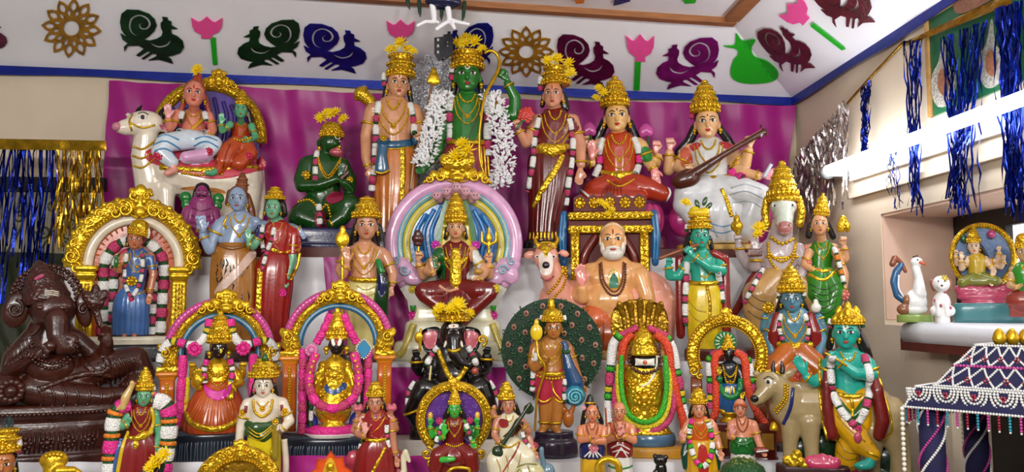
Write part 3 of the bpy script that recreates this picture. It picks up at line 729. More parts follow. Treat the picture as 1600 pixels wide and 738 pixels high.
bunch('blue tinsel bunch tied in two legs below the end of the gold band', [(1412,64),(1440,62)], [(1425,300),(1438,312)], 20, .006, 2, .01)
bunch('broad blue tinsel bunch hanging before the green wall picture', [(1470,60),(1545,30)], [(1486,300),(1520,318)], 42, .006, 3, .016)
bunch('dense blue tinsel bunch hanging beside the end of the wall picture', [(1556,14),(1598,0)], [(1572,300),(1600,312)], 48, .006, 4, .016)
bunch('few thin blue tinsel strands dangling under the tube light', [(1394,232),(1400,228)], [(1392,300),(1408,310)], 8, .004, 5, .01)
# picture on the wall behind the tinsel
mat('picture_green', '1c5a38', rough=.35, var=.15, scale=12); mat('picture_silver', 'b8b4a8', rough=.4, metal=.3, var=.3, scale=140, bump=.6, bscale=200, btype='voronoi'); mat('picture_rust', '8a5a40', rough=.4, var=.3, scale=120)
mat('picture_frame', 'b88a50', rough=.4, var=.15)
a, b = atX(1452, 100, XW-.006), atX(1700, 100, XW-.006); zt = atX(1450, 26, XW-.006).z; zb = atX(1460, 182, XW-.006).z
pic = empty('wall_picture', (XW-.006, (a.y+b.y)/2, zb), 'green wall picture with silver paisley shapes behind blue tinsel', 'picture')
kid(box('picture_panel', (XW-.01, b.y, zb), (XW-.002, a.y, zt), 'picture_green'), pic)
kid(box('picture_edge', (XW-.016, a.y-.012, zb), (XW-.002, a.y, zt), 'picture_frame'), pic)
kid(box('picture_edge', (XW-.016, b.y, zt-.012), (XW-.002, a.y-.012, zt), 'picture_frame'), pic)
def flat_on_wall(name, poly, m, x, par, th=.003):
    pts, tris, rim = shape2d(spline([tuple(p) for p in poly], 2.5, closed=True)); P = [atX(u, v, x) for u, v in pts]; n = len(P)
    return kid(MB().add([p+Vector((-th, 0, 0)) for p in P]+[p for p in P], tris+[(i, j, j+n, i+n) for i, j in rim]).obj(name, m, smooth=False), par)
for dx, dy in ((0, 0), (75, -30)):
    flat_on_wall('paisley', [(1476+dx,60+dy),(1480+dx,95+dy),(1494+dx,118+dy),(1490+dx,155+dy),(1470+dx,168+dy),(1458+dx,150+dy),(1458+dx,118+dy),(1468+dx,96+dy)], 'picture_silver', XW-.011, pic)
    flat_on_wall('paisley_heart', [(1474+dx,108+dy),(1482+dx,128+dy),(1478+dx,150+dy),(1468+dx,140+dy),(1467+dx,120+dy)], 'picture_rust', XW-.015, pic)
flat_on_wall('corner_print', [(1498,-10),(1560,-40),(1560,-8),(1500,22)], 'picture_rust', XW-.0115, pic)
# fluorescent batten
mat('tube_glow', 'f4f8ff', emit=22., var=0.01); mat('batten_white', 'e4e8ec', rough=.35, var=.03); mat('grey_cap', '9aa0a0', rough=.4)
tl0 = atX(1292, 270, XW-.075); tz = tl0.z+.006
tb = empty('tube_light', (XW-.03, 1.9, tz-.05), 'glowing white fluorescent tube light mounted along the wall', 'lamp')
kid(box('batten', (XW-.014, 1.20, tz-.035), (XW-.001, tl0.y-.02, tz+.012), 'batten_white'), tb)
kid(MB().tube([(XW-.075, y, tz) for y in np.linspace(tl0.y-.005, 1.25, 20)], .0155, 14, axis=(0, 0, 1)).obj('tube', 'tube_glow'), tb)
kid(MB().tube([(XW-.075, tl0.y+.012, tz-.006), (XW-.075, tl0.y-.012, tz-.006)], .021, 14, axis=(0, 0, 1)).obj('tube_holder', 'grey_cap'), tb)
kid(box('holder_arm', (XW-.075, tl0.y-.016, tz-.02), (XW-.005, tl0.y+.004, tz+.004), 'grey_cap'), tb)
sp = atX(1382, 252, XW-.03)
kid(MB().tube([(XW-.013, sp.y, sp.z), (XW-.019, sp.y, sp.z)], .013, 12, axis=(0, 0, 1)).obj('starter', 'grey_cap'), tb)
T = lambda *n: ('T', list(n))
El = lambda *a: ('E',)+a
Bx = lambda *a: ('B',)+a
BLACK, WHITE = '15120f', 'e6e4de'
def torso(x, yn, ys, xw, yw, sw, ww, d=0, dep=.26):
    ym = (ys+yw)/2
    return [T((x, yn, d, sw*.12), (x, ys, d, sw*.15)), T((x-sw*.36, ys+sw*.11, d, sw*.125), (x, ys+sw*.06, d, sw*.14), (x+sw*.36, ys+sw*.11, d, sw*.125)),
            T((x, ys+sw*.2, d, sw*.36, sw*dep), ((x+xw)/2, ym+sw*.04, d, (sw*.36+ww*.5)/2*.97, sw*dep), (xw, yw, d, ww*.5, ww*.42))]
def doll(f, skin, head, sh, waist, arms=(), hands=(), yaw=0., crown=None, hair=None, blouse=None, extra=(), lips='b02828', mark='dot', neck=1.,
         bangles=True, iris='140a08', vox=1.5, eye='f0ece4', ears=True, brow='1a0f0a', neckl=2, cm='gold', earring=True, dep=.26, belly=None, big=1.1, nose=1., hsize=None):
    """body in one skin, then hair, crown, face, blouse, jewellery.
    head (x, y, w, h, d); sh (y, x0, x1); waist (x, y, w); arms lists of (x, y, d, r); hands (x, y, d, angle, size, kind, thumb)"""
    x, y, w, h, d = head; sy, x0, x1 = sh; xs = (x0+x1)/2; sw = x1-x0; wx, wy, ww = waist
    P = f.head(x, y, w, h, d, yaw, nose, ears)+torso(xs, y+.35*h, sy, wx, wy, sw, ww, 0, dep)
    P += [T((x, y+.3*h, d-.05*w, w*.25), (xs, sy+2, 0, w*.29))]
    P += [T(*a) for a in arms]+list(extra)
    body = f.blob('body', skin, P, vox)
    if hair:
        hc, strands = hair
        H = [El(x, y-.22*h, d-.12*w, .55*w, .46*h, .5*w)]+[T(*q) for q in strands]
        f.blob('hair', hc, H, max(1., vox*.8))
    f.face(x, y, w, h, yaw, lips, iris, brow, eye, mark, big)
    if crown:
        cx, by, ty, cw, st = crown[:5]; f.crown(cx, by, cw, by-ty, d-.05*w, st, cm, crown[5] if len(crown) > 5 else 0.)
    if earring: f.earrings(x, y, w)
    if blouse:
        f.blob('blouse', blouse, [T((xs, sy+sw*.2, .8, sw*.36, sw*dep+.5), ((xs+wx)/2, (sy+wy)/2+sw*.04, .8, (sw*.36+ww*.5)/2*.99, sw*dep+.5), (wx, wy, .8, ww*.51, ww*.43)),
                                  T((xs-sw*.33, sy+sw*.13, .4, sw*.13), (xs-sw*.1, sy+sw*.22, 1., sw*.14)), T((xs+sw*.33, sy+sw*.13, .4, sw*.13), (xs+sw*.1, sy+sw*.22, 1., sw*.14))], vox)
    for hd in hands:
        f.hand(hd[0], hd[1], hd[2], hd[3], hd[4], skin if len(hd) < 8 else hd[7], hd[5] if len(hd) > 5 else 'open', hd[6] if len(hd) > 6 else 1)
    if bangles:
        for a in arms:
            (xa, ya, da, ra), (xb, yb, db, rb) = a[-2][:4], a[-1][:4]; an = math.degrees(math.atan2(-(yb-ya), xb-xa))
            f.ring('bangle', 'gold_plain', xa+(xb-xa)*.86, ya+(yb-ya)*.86, da+(db-da)*.86, rb*1.12+.6, max(.9, rb*.24), an)
            if len(a) > 2:
                (xa, ya, da, ra), (xb, yb, db, rb) = a[0][:4], a[1][:4]; an = math.degrees(math.atan2(-(yb-ya), xb-xa))
                f.ring('armlet', 'gold_plain', (xa+xb)/2, (ya+yb)/2, (da+db)/2, (ra+rb)/2*1.1+.5, max(.9, rb*.22), an)
    b = max(.8, sw*.019)
    if neckl > 0: f.beads('necklace', 'gold_plain', [(xs-w*.3, sy-.02*sw), (xs-w*.2, sy+.10*sw), (xs, sy+.16*sw), (xs+w*.2, sy+.10*sw), (xs+w*.3, sy-.02*sw)], b*1.25)
    if neckl > 1:
        f.beads('necklace', 'gold_plain', [(xs-sw*.21, sy+.04*sw), (xs-sw*.16, sy+.25*sw), (xs, sy+.43*sw), (xs+sw*.16, sy+.25*sw), (xs+sw*.21, sy+.04*sw)], b)
        f.boss('pendant', 'gold_plain', xs, sy+.45*sw, sw*.055)
    if neckl > 2: f.beads('necklace', 'gold_plain', [(xs-sw*.27, sy+.06*sw), (xs-sw*.2, sy+.4*sw), (xs, sy+.6*sw), (xs+sw*.2, sy+.4*sw), (xs+sw*.27, sy+.06*sw)], b)
    return body
def belt(f, x, y, w, d, r=3., drop=3, m='gold'):
    return f.tube('belt', m, [(x-w/2, y-1, d*.3), (x-w*.3, y+drop*.6, d*.85), (x, y+drop, d), (x+w*.3, y+drop*.6, d*.85), (x+w/2, y-1, d*.3)], r, 8, .6)
def kirtimukha(f, x, y, w, h, d, m='gold_plain', name='crest'):
    """gilded lion-face crest with scrolling leaves to both sides"""
    P = [El(x, y, d, w*.15, h*.32, 7), El(x, y+h*.22, d+4, w*.10, h*.16, 6), El(x, y-h*.34, d, w*.10, h*.18, 5)]
    for e in (-1, 1):
        P += [El(x+e*w*.07, y-h*.06, d+6, w*.045, h*.09, 3), El(x+e*w*.13, y-h*.28, d+1, w*.07, h*.15, 4, e*-25), El(x+e*w*.2, y+h*.02, d+1, w*.10, h*.17, 4, e*30),
              T((x+e*w*.16, y+h*.2, d, 4), (x+e*w*.34, y+h*.12, d, 4), (x+e*w*.5, y+h*.36, d, 2.5)), El(x+e*w*.33, y+h*.1, d, w*.09, h*.14, 4, e*40)]
    o = f.blob(name, m, P, 1.2, 1)
    mb = MB()
    for e in (-1, 1):
        f.spiral(mb, x+e*w*.26, y+h*.16, d+4, h*.2, max(1.1, h*.05), 1.3, 90, e)
        f.spiral(mb, x+e*w*.42, y+h*.26, d+4, h*.16, max(1., h*.045), 1.3, 90, e)
        f.spiral(mb, x+e*w*.12, y-h*.2, d+5, h*.13, max(1., h*.04), 1.2, 0, e)
        for k in range(4): mb.sph(f.q(x+e*w*(.05+.03*k), y+h*(.36-.02*k), d+6-k), max(.9, h*.035), SPL)
    f.mb('crest_scroll', mb, m, o)
    return o
def arc(cx, cy, R, a0, a1, n=24, sx=1.): return [(cx+math.cos(rad(a))*R*sx, cy-math.sin(rad(a))*R) for a in np.linspace(a0, a1, n)]
def arch_band(f, name, m, pts, d, r, rd=.6, beads=None, parent=None):
    o = f.tube(name, m, [(x, y, d) for x, y in pts], r, 10, rd, step=3., solid=True, parent=parent)
    if beads: f.beads('rim_beads', beads[0], [(x, y, d+r*rd) for x, y in pts], beads[1], parent=o)
    return o
def skirt(f, name, m, R, pleat=18, amp=.05, **k): return f.loft(name, m, R, 72, pleat, amp, **k)
def lotus_seat(f, x, y, w, h, d, m, n=11, name='lotus_seat'):
    P = [El(x, y, d, w*.46, h*.55, w*.3)]
    for k in range(n):
        a = math.pi*(k+.5)/n; P.append(El(x-math.cos(a)*w*.46, y+h*.1, d+math.sin(a)*w*.3, w*.085, h*.52, 5, 0))
    return f.blob(name, m, P, 1.6, 1)
# ================================================================== top tier
GD = 'painted statuettes on the tiers'
# ---- couple riding a white bull under a gilded arch
f = Fig('bull_rider_statuette', 'painted couple riding a white bull under a gilded arch with violet drapery', 'statuette', 312, T1, dy=.07)
f.slab('backing', '4a2c90', arc(321, 206, 80, -6, 186, 30, 1.02)+[(240, 290), (402, 290)], -26, -22, False)
for x in (262, 278, 330, 345, 358, 390): f.tube('drapery_fold', '3c2478', [(x-4, 140+abs(x-325)*.35, -22), (x+3, 175, -21), (x-2, 215, -22)], 3.5, 8, .8)
a = arc(321, 206, 84, -4, 184, 36)
ar = arch_band(f, 'arch', 'gold', a, -22, 10, .8, ('gold_plain', 2.))
f.beads('arch_studs', 'gold_plain', [(x, y, -15) for x, y in arc(321, 206, 80, 0, 180, 30)], 2.2, 6, parent=ar)
kirtimukha(f, 333, 113, 62, 36, -16)
f.blob('bull', 'e8dcc8', [T((262, 268, 0, 36, 40), (320, 280, 0, 40, 42), (372, 278, 0, 38, 40)), T((236, 290, 6, 26, 26), (224, 250, 14, 20, 20), (226, 212, 20, 17, 17)),
    El(222, 202, 24, 29, 21, 18, 10), T((214, 205, 28, 16), (196, 211, 36, 12, 11)), El(190, 213, 38, 9, 8, 9), T((242, 206, 20, 4), (256, 207, 22, 6.5, 3)), T((205, 192, 14, 4), (196, 186, 10, 4, 2)),
    T((232, 300, 14, 14), (228, 340, 14, 10), (230, 380, 14, 9)), T((258, 300, 18, 14), (262, 345, 20, 10), (262, 380, 20, 9)), T((384, 290, 10, 24), (388, 340, 12, 14), (386, 378, 12, 10)), T((352, 300, 16, 16), (348, 378, 16, 10)),
    T((404, 262, -4, 8), (410, 300, 0, 5), (408, 340, 4, 4))], 2.)
for x0, x1 in ((214, 218), (249, 252)): f.tube('horn', BLACK, [(x0, 190, 18), (x0-3, 182, 18), (x1-1, 171, 16)], [4.5, 3.6, 1.2], 8)
f.mb('muzzle_nose', MB().sph(f.q(185, 212, 42), (7, 8, 7), SPM), 'c88090')
ey = f.mb('eye', MB().sph(f.q(222, 195, f.surf(222, 195)), (6.5, 2.4, 4), SPM), WHITE); f.mb('iris', MB().sph(f.q(222, 195, f.surf(222, 195)+1.5), (3.2, 2, 3.4), SPL), BLACK, ey); f.patch('ear_lining', 'd07890', [(246, 204), (254, 202), (260, 207), (254, 211)], 1.); f.tube('brow_line', BLACK, [(214, 189), (222, 186), (230, 190)], 1.)
f.tube('bridle', 'gold_plain', [(206, 190), (203, 203), (207, 217)], 1.6); f.tube('bridle', 'gold_plain', [(203, 205), (222, 211), (240, 205)], 1.6)
for k, y0 in enumerate((238, 252, 266)): f.beads('neck_chain', 'gold_plain', [(208, y0), (224, y0+4), (242, y0-12)], 2.)
f.patch('saddle_cloth', 'c83c50', [(236, 240), (300, 236), (398, 238), (408, 262), (330, 284), (236, 262)], 1.5)
f.tube('saddle_band', 'gold', [(250, 268), (300, 271), (345, 268), (372, 262), (402, 262)], 5, 8, .5); f.beads('saddle_fringe', 'gold_plain', [(284, 277), (312, 279), (345, 276)], 2.4)
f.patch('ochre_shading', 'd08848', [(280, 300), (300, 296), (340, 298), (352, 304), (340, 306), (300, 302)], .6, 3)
# rider
hd = (297, 152, 31, 37, 26)
doll(f, 'd8826a', hd, (174, 268, 324), (296, 218, 44), [[(272, 182, 22, 8), (262, 206, 26, 7), (260, 196, 36, 6)], [(320, 182, 22, 8), (328, 204, 26, 7), (324, 216, 36, 6)]],
     [(259, 186, 38, 95, 20, 'open', 1, 'e09a9a'), (321, 214, 40, 250, 18, 'curl', 1)], hair=('a04028', [[(300, 132, 20, 10), (302, 120, 20, 6)], [(284, 150, 14, 5), (276, 176, 16, 4)], [(312, 150, 14, 5), (320, 172, 16, 4)]]), mark='stripe', neckl=2)
f.tube('sash', 'd89a28', [(316, 180), (300, 198), (284, 216)], 3.2, 8, .5)
f.blob('robe_legs', 'd0dce6', [T((290, 222, 28, 16), (258, 232, 40, 15), (250, 246, 42, 13)), T((250, 246, 42, 13), (268, 262, 44, 10)), T((302, 222, 28, 15), (330, 230, 38, 14), (318, 248, 44, 11), (290, 254, 46, 10))], 1.6)
for p in ([(242, 228), (258, 222), (278, 228)], [(240, 238), (258, 232), (280, 240)], [(243, 248), (258, 243), (276, 252)], [(302, 224), (318, 220), (336, 226)], [(300, 234), (318, 228), (338, 236)]): f.tube('blue_stripe', '3a86b8', p, 1.4, 6, .5)
f.patch('pink_robe', 'd8a0c8', [(282, 246), (300, 238), (326, 244), (330, 258), (300, 264), (284, 260)], 1.2)
f.garland([(280, 178), (276, 196), (277, 212)], 4, ('flower_white', 'flower_pink'), (13, 8)); f.garland([(314, 178), (318, 196), (316, 212)], 4, ('flower_white', 'flower_pink'), (13, 8))
f.blob('foot', 'e09888', [T((268, 262, 44, 8), (272, 274, 46, 6), (262, 280, 50, 5))], 1.2)
# consort
f2 = (371, 171, 20, 25, 24)
doll(f, '58a878', f2, (188, 352, 392), (371, 222, 28), [[(355, 194, 24, 6), (342, 206, 28, 5), (341, 198, 36, 4.5)], [(389, 194, 22, 6), (396, 212, 26, 5), (384, 220, 36, 4.5)]],
     [(341, 191, 38, 90, 15, 'open', 1), (382, 219, 38, 200, 14, 'curl', 1)], crown=(373, 163, 136, 20, 'tall'), hair=(BLACK, [[(383, 170, 16, 5), (388, 192, 16, 4)]]), blouse='b03818', neckl=2, vox=1.3)
f.blob('sari_lap', 'b84820', [T((366, 226, 26, 15), (352, 238, 36, 14), (346, 256, 40, 12)), T((380, 226, 24, 14), (388, 240, 32, 12), (370, 258, 40, 12)), T((346, 256, 40, 11), (340, 270, 40, 8))], 1.6)
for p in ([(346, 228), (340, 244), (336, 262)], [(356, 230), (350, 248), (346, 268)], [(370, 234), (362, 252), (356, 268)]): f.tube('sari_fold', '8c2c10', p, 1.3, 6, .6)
f.beads('waist_chain', 'gold_plain', [(354, 216), (371, 222), (388, 216)], 2.4)
f.blob('foot', '58a878', [T((338, 270, 40, 6), (330, 276, 46, 5), (322, 276, 50, 4))], 1.1)
f.boss('rosette', 'c02848', 248, 254, 8); f.boss('rosette', 'c02848', 324, 244, 7); f.boss('rosette', 'c02848', 386, 246, 7)
f.loft('plinth', '2c2030', [(312, 380, 4, 96, 52), (312, f.by, 4, 98, 54)], sq=5)
blooms_on(f, 'yellow chrysanthemum on the topknot of the bull rider', [(301, 111, 24, 11)], 11, 'chrysanthemums on the crowns')

# ---- small purple seated figure in front of the bull
f = Fig('seated_statuette', 'small purple bearded figure with two green leaf bosses before the bull', 'statuette', 313, T1, dy=-.075)
f.blob('body', '8c2c68', [T((313, 362, 0, 26, 16), (313, 345, 0, 25, 15), (313, 322, 0, 20, 13)), T((292, 330, 4, 8), (286, 352, 8, 8), (304, 356, 14, 6)), T((334, 330, 4, 8), (340, 352, 8, 8), (322, 356, 14, 6))]+f.head(313, 303, 19, 24, 4), 1.5)
f.blob('hair', BLACK, [El(313, 294, 0, 11.5, 10, 10), T((303, 298, 0, 4), (300, 312, 0, 3)), T((323, 298, 0, 4), (326, 312, 0, 3))], 1.1)
f.face(313, 303, 19, 24, mark='dot'); f.tube('moustache', BLACK, [(306, 308), (313, 306), (320, 308)], 1.2, 6, off=.8)
for e in (-1, 1):
    f.blob('leaf_boss', '147828', [El(313+e*26, 308, -4, 9, 9, 5), El(313+e*24, 320, -4, 8, 9, 5), El(313+e*16, 324, -4, 5, 8, 5)], 1.2)
for y0 in (326, 338, 350): f.tube('robe_fold', '701c50', [(298, y0), (313, y0+5), (328, y0)], 1.2, 6, .6)

# ---- green monkey-faced devotee, hands joined
f = Fig('seated_statuette', 'dark green monkey-faced figure kneeling with joined hands on a blue plinth', 'statuette', 502, T1)
G = '10420f'
f.blob('body', G, [El(513, 222, 6, 16, 17, 16), El(496, 222, 0, 5, 8, 4), T((508, 236, 2, 10), (504, 248, 0, 12)), T((478, 254, 0, 12), (504, 250, 0, 14), (532, 254, 0, 11)), T((504, 262, 0, 29, 19), (503, 290, 2, 27, 20), (502, 318, 2, 27, 20)),
    T((476, 256, 2, 12), (468, 282, 8, 11), (470, 293, 14, 10)), T((470, 293, 14, 10), (498, 292, 22, 8), (524, 283, 28, 6.5)), T((534, 256, 2, 11), (546, 282, 10, 10), (545, 297, 16, 9)), T((545, 297, 16, 9), (536, 288, 26, 7)),
    T((486, 325, 8, 20), (470, 342, 20, 20), (492, 350, 28, 14)), T((516, 322, 8, 20), (544, 322, 24, 18)), T((544, 322, 24, 17), (534, 342, 30, 13), (520, 352, 32, 10))], 1.7)
f.blob('muzzle', 'b8505c', [El(523, 239, 19, 11, 7, 7), El(526, 234, 22, 5, 4, 4)], 1.)
f.tube('mouth_line', '5c1c20', [(514, 241), (523, 244), (532, 240)], .8, 6)
f.face(517, 222, 28, 30, .12, mark=None, mouth=False, eye='d8d0b8')
f.tube('forehead_mark', WHITE, [(521, 204), (521, 215), (525, 217), (528, 215), (528, 204)], .9, 6, off=.6)
f.crown(515, 213, 37, 26, 2, 'pot'); f.earrings(512, 222, 32, .5, .3)
f.hand(530, 272, 32, 75, 20, G, 'open', 1); f.hand(533, 273, 27, 78, 20, 'b0707c', 'open', 1)
f.boss('armlet', 'gold_plain', 476, 276, 8); f.boss('armlet', 'gold_plain', 545, 282, 6)
for q in (.0, 6.): f.beads('necklace', 'gold_plain', [(494, 244+q), (500, 262+q), (511, 276+q), (522, 262+q), (530, 246+q)], 1.8)
f.garland([(493, 236), (491, 254), (491, 272), (491, 288)], 4, lens=(13, 9))
f.patch('loin_cloth', '8c1c3c', [(508, 312), (522, 300), (535, 304), (534, 316), (516, 322)], 2.); f.patch('loin_cloth', '8c1c3c', [(494, 334), (506, 332), (508, 356), (494, 356)], 2.)
f.beads('waist_chain', 'gold_plain', [(466, 318), (484, 316), (500, 330), (510, 322), (516, 340)], 2.4)
f.tube('anklet', 'gold_plain', [(508, 346), (516, 350), (520, 357)], 1.8)
f.garland([(497, 322), (499, 340), (500, 354)], 4.5, ('flower_white', 'flower_pink'), (9, 9))
f.loft('plinth', '14184c', [(502, 360, 4, 58, 40), (502, 364, 4, 60, 42), (502, f.by-8, 4, 60, 42), (502, f.by-6, 4, 62, 44), (502, f.by, 4, 62, 44)], sq=5)
blooms_on(f, 'yellow chrysanthemum on the crown of the green monkey-faced figure', [(497, 184), (508, 178), (521, 182), (533, 188), (514, 188, 10)], 10, 'chrysanthemums on the crowns', d=4)

# ---- tan archer in orange robe
f = Fig('archer_statuette', 'tan-skinned archer in orange robe and blue sash with golden crown', 'statuette', 613, T1, dy=-.01)
doll(f, 'c98e66', (619, 131, 34, 41, 8), (158, 567, 658), (615, 226, 52),
     [[(577, 172, 0, 11), (569, 212, 2, 9), (570, 248, 10, 7.5), (574, 262, 12, 6.5)], [(648, 172, 0, 11), (660, 206, 8, 8.5), (656, 224, 20, 7)]],
     [(578, 272, 14, 282, 22, 'curl', 1), (653, 216, 26, 100, 22, 'hold', -1)], .06, (623, 117, 80, 44, 'low'), (BLACK, [[(602, 130, -2, 6), (598, 152, -6, 6), (590, 166, -8, 5)], [(636, 130, -2, 5), (640, 154, -6, 4)]]), mark='V', neckl=3)
skirt(f, 'robe', 'c0702c', [(615, 222, 0, 27, 20), (616, 240, 0, 33, 23), (616, 290, 0, 33, 24), (614, 330, 0, 28, 22), (614, f.by, 0, 27, 22)], 14, .06)
f.tube('robe_border', 'gold', [(626, 232), (628, 258), (627, 300), (626, 340)], 5, 8, .4)
f.tube('sash', '2c5878', [(586, 220), (600, 228), (622, 228), (648, 220)], 7, 10, .5); f.tube('sash_edge', 'gold_plain', [(588, 226), (602, 234), (624, 234), (648, 226)], 1.6)
f.blob('sash_tail', '2c5878', [T((598, 224, 22, 8, 5), (595, 246, 24, 8, 5), (596, 266, 24, 11, 4)), El(598, 222, 26, 9, 7, 6)], 1.3)
f.tube('sash_hem', 'gold_plain', [(585, 272, 29), (596, 275, 30), (607, 270, 29)], 1.8); f.boss('sash_knot', 'gold_plain', 598, 220, 6)
f.tube('bow_staff', '8a5a30', [(674, 128, 26), (662, 180, 28), (655, 216, 31), (646, 250, 31), (640, 300, 30)], 1.8)
f.blob('arrow_head', 'gold_plain', [El(675, 122, 26, 9, 12, 4), El(675, 112, 26, 5, 8, 3), El(668, 126, 26, 4, 6, 3), El(682, 126, 26, 4, 6, 3)], 1.)
f.blob('quiver', 'gold', [T((590, 166, -14, 7), (572, 150, -14, 10), (560, 140, -14, 12)), El(556, 136, -14, 5, 6, 5), El(565, 132, -14, 5, 6, 5), El(553, 146, -14, 5, 6, 5)], 1.3)
f.garland([(590, 160), (586, 190), (585, 222), (583, 262), (580, 300)], 5, lens=(18, 9)); f.garland([(638, 160), (644, 186), (646, 212)], 5, lens=(18, 9))
f.garland([(597, 110, 4), (596, 122, 4), (598, 132, 4)], 3.5, lens=(12, 7))
f.loft('plinth', '2a1c18', [(614, 366, 2, 38, 34), (614, f.by, 2, 40, 36)], sq=4)
blooms_on(f, 'yellow chrysanthemum on the crown of the tan archer', [(608, 80, 8), (622, 72, 6, 12), (634, 80, 8), (643, 90, 4, 8)], 11, 'chrysanthemums on the crowns')

# ---- green archer
f = Fig('archer_statuette', 'tall green-skinned archer with raised arm and golden bow', 'statuette', 728, T1, dy=-.02)
doll(f, '1f6e22', (729, 118, 41, 48, 8), (148, 690, 768), (728, 226, 52),
     [[(698, 164, 0, 12), (688, 200, 2, 10), (684, 232, 6, 9), (670, 256, 14, 7)], [(758, 160, 0, 12), (784, 172, 0, 11), (804, 178, 4, 11), (805, 150, 8, 9), (793, 128, 12, 7)]],
     [(664, 264, 16, 215, 24, 'curl', 1), (786, 117, 16, 140, 25, 'hold', 1)], 0, (729, 104, 75, 51, 'low'), (BLACK, [[(710, 122, -2, 6), (706, 146, -6, 5)], [(749, 122, -2, 6), (752, 146, -6, 5)]]), mark='V', neckl=3, lips='a02030')
skirt(f, 'robe', '8c2c34', [(728, 222, 0, 28, 20), (728, 240, 0, 36, 24), (728, 290, 0, 37, 25), (728, f.by, 0, 32, 24)], 16, .06)
for x in (752, 757, 762): f.tube('robe_fold', 'gold_plain', [(x-2, 228), (x, 250), (x+2, 282)], 2, 6, .5)
belt(f, 728, 222, 60, 24, 4)
f.tube('bow', 'gold_plain', [(756, 84, 26), (762, 80, 26), (772, 82, 26), (779, 94, 26), (777, 112, 30), (767, 134, 38), (756, 158, 46), (751, 190, 49), (748, 222, 49), (750, 262, 48), (762, 290, 46)], [2.6, 2.6, 3, 3.2, 2.6, 2, 1.8, 1.8, 1.8, 2, 2.2], 8)
f.tube('arrow_shaft', '3a1c14', [(754, 158, 28), (735, 212, 30), (706, 246, 30)], 1.)
f.garland([(703, 148), (700, 175), (703, 205), (702, 222)], 6, lens=(26, 12)); f.garland([(758, 148), (762, 180), (761, 210), (762, 244)], 6, lens=(26, 12))
f.garland([(706, 96, 4), (704, 112, 4), (705, 122, 4)], 4.5, lens=(14, 10))
f.tube('sacred_thread', 'gold_plain', [(746, 150), (750, 190), (744, 222)], .9)
f.loft('plinth', '2a1c18', [(728, 366, 2, 42, 34), (728, f.by, 2, 44, 36)], sq=4)
blooms_on(f, 'yellow chrysanthemum on the crown of the green archer', [(714, 63, 8), (727, 57, 4, 13), (741, 66, 8, 12), (752, 82, 10, 9), (724, 72, 16)], 11, 'chrysanthemums on the crowns')
rama = f
# white flower garland laid round the green archer
def petal_garland(f, label, path, width, n, seed=3):
    R = random.Random(seed); Q = spline(path, 1.5); mb = MB()
    for k in range(n):
        i = R.randrange(len(Q)-1); x, y, d = Q[i]; u = R.uniform(-1, 1); px, py = x+u*width, y+R.uniform(-3, 3); d = d+(1-u*u)*7+R.uniform(-2, 2)
        a = R.gauss(0, .7)+u*1.1; L = R.uniform(6.5, 10.5); dr = np.array((math.sin(a), -R.uniform(.25, .8), math.cos(a)*R.choice((1, 1, -.6)))); dr /= np.linalg.norm(dr)
        sd = np.cross(dr, (0, 1, 0)); sd /= np.linalg.norm(sd)+1e-9; c = np.array(f.q(px, py, d)); nn = np.cross(dr, sd)
        mb.add([c, c+dr*L*.5+sd*1.7, c+dr*L, c+dr*L*.5-sd*1.7, c+dr*L*.5+nn*1.1], [(0, 1, 4), (1, 2, 4), (2, 3, 4), (3, 0, 4)])
    me = mesh_of('flower_garland', np.concatenate(mb.V)*f.s, mb.F, 'petal_white', False)
    g = link('flower_garland', me); g.location = f.root.location; g.rotation_euler = (0, 0, f.rz); return tag(g, label, 'garland')
petal_garland(f, 'thick white flower garland over both shoulders of the green archer', [(692, 148, 20), (682, 175, 24), (676, 206, 26), (668, 236, 28), (660, 262, 28)], 12, 420)
gg = petal_garland(f, 'thick white flower garland over both shoulders of the green archer', [(766, 148, 22), (776, 178, 22), (783, 208, 22), (787, 240, 20), (785, 268, 20), (780, 296, 20)], 14, 520, 5)
# both hanging ends belong to one rope: bring the second end under the first
first = [o for o in bpy.data.objects if o.name == 'flower_garland'][0]
for kx in ('label', 'category'): del gg[kx]
gg.name = 'garland_end'; gg.location = (0, 0, 0); gg.rotation_euler = (0, 0, 0); gg.parent = first

# ---- lady in maroon sari holding a red lotus
f = Fig('sari_lady_statuette', 'standing lady in maroon sari with gold border holding a red lotus', 'statuette', 862, T1, dy=-.03)
doll(f, 'c9896a', (865, 148, 31, 40, 8), (176, 828, 908), (861, 234, 48),
     [[(838, 190, 2, 10), (826, 214, 8, 8.5), (822, 224, 12, 8), (812, 206, 20, 6.5)], [(898, 190, 0, 10), (908, 226, 4, 9), (908, 258, 10, 7.5)]],
     [(809, 197, 22, 110, 20, 'hold', 1), (906, 274, 12, 262, 26, 'curl', -1)], -.05, (870, 130, 100, 44, 'low'), (BLACK, [[(880, 146, -2, 8), (884, 164, -4, 8)], [(852, 140, 0, 4), (848, 160, -4, 4)]]), blouse='6a1210', mark='stripe', neckl=3)
skirt(f, 'sari_skirt', '5c0f0d', [(861, 228, 0, 26, 20), (861, 250, 0, 36, 25), (860, 290, 0, 34, 25), (854, 340, 0, 27, 24), (852, 366, 0, 26, 24), (852, f.by-6, 0, 28, 25)], 20, .07)
f.patch('sari_drape', '6a1210', [(842, 178), (862, 206), (884, 196), (896, 186), (906, 200), (892, 214), (884, 232), (856, 236), (838, 216)], 1.2)
f.tube('sari_edge', 'gold_plain', [(902, 198), (890, 208), (880, 224), (874, 236)], 2.2, 6, .5); f.tube('sari_edge', 'gold_plain', [(896, 186), (886, 196), (876, 214)], 1.6, 6, .5)
f.tube('sari_border', 'gold', [(880, 244), (868, 268), (850, 296), (834, 326)], [4.5, 5.5, 5.5, 4], 8, .4)
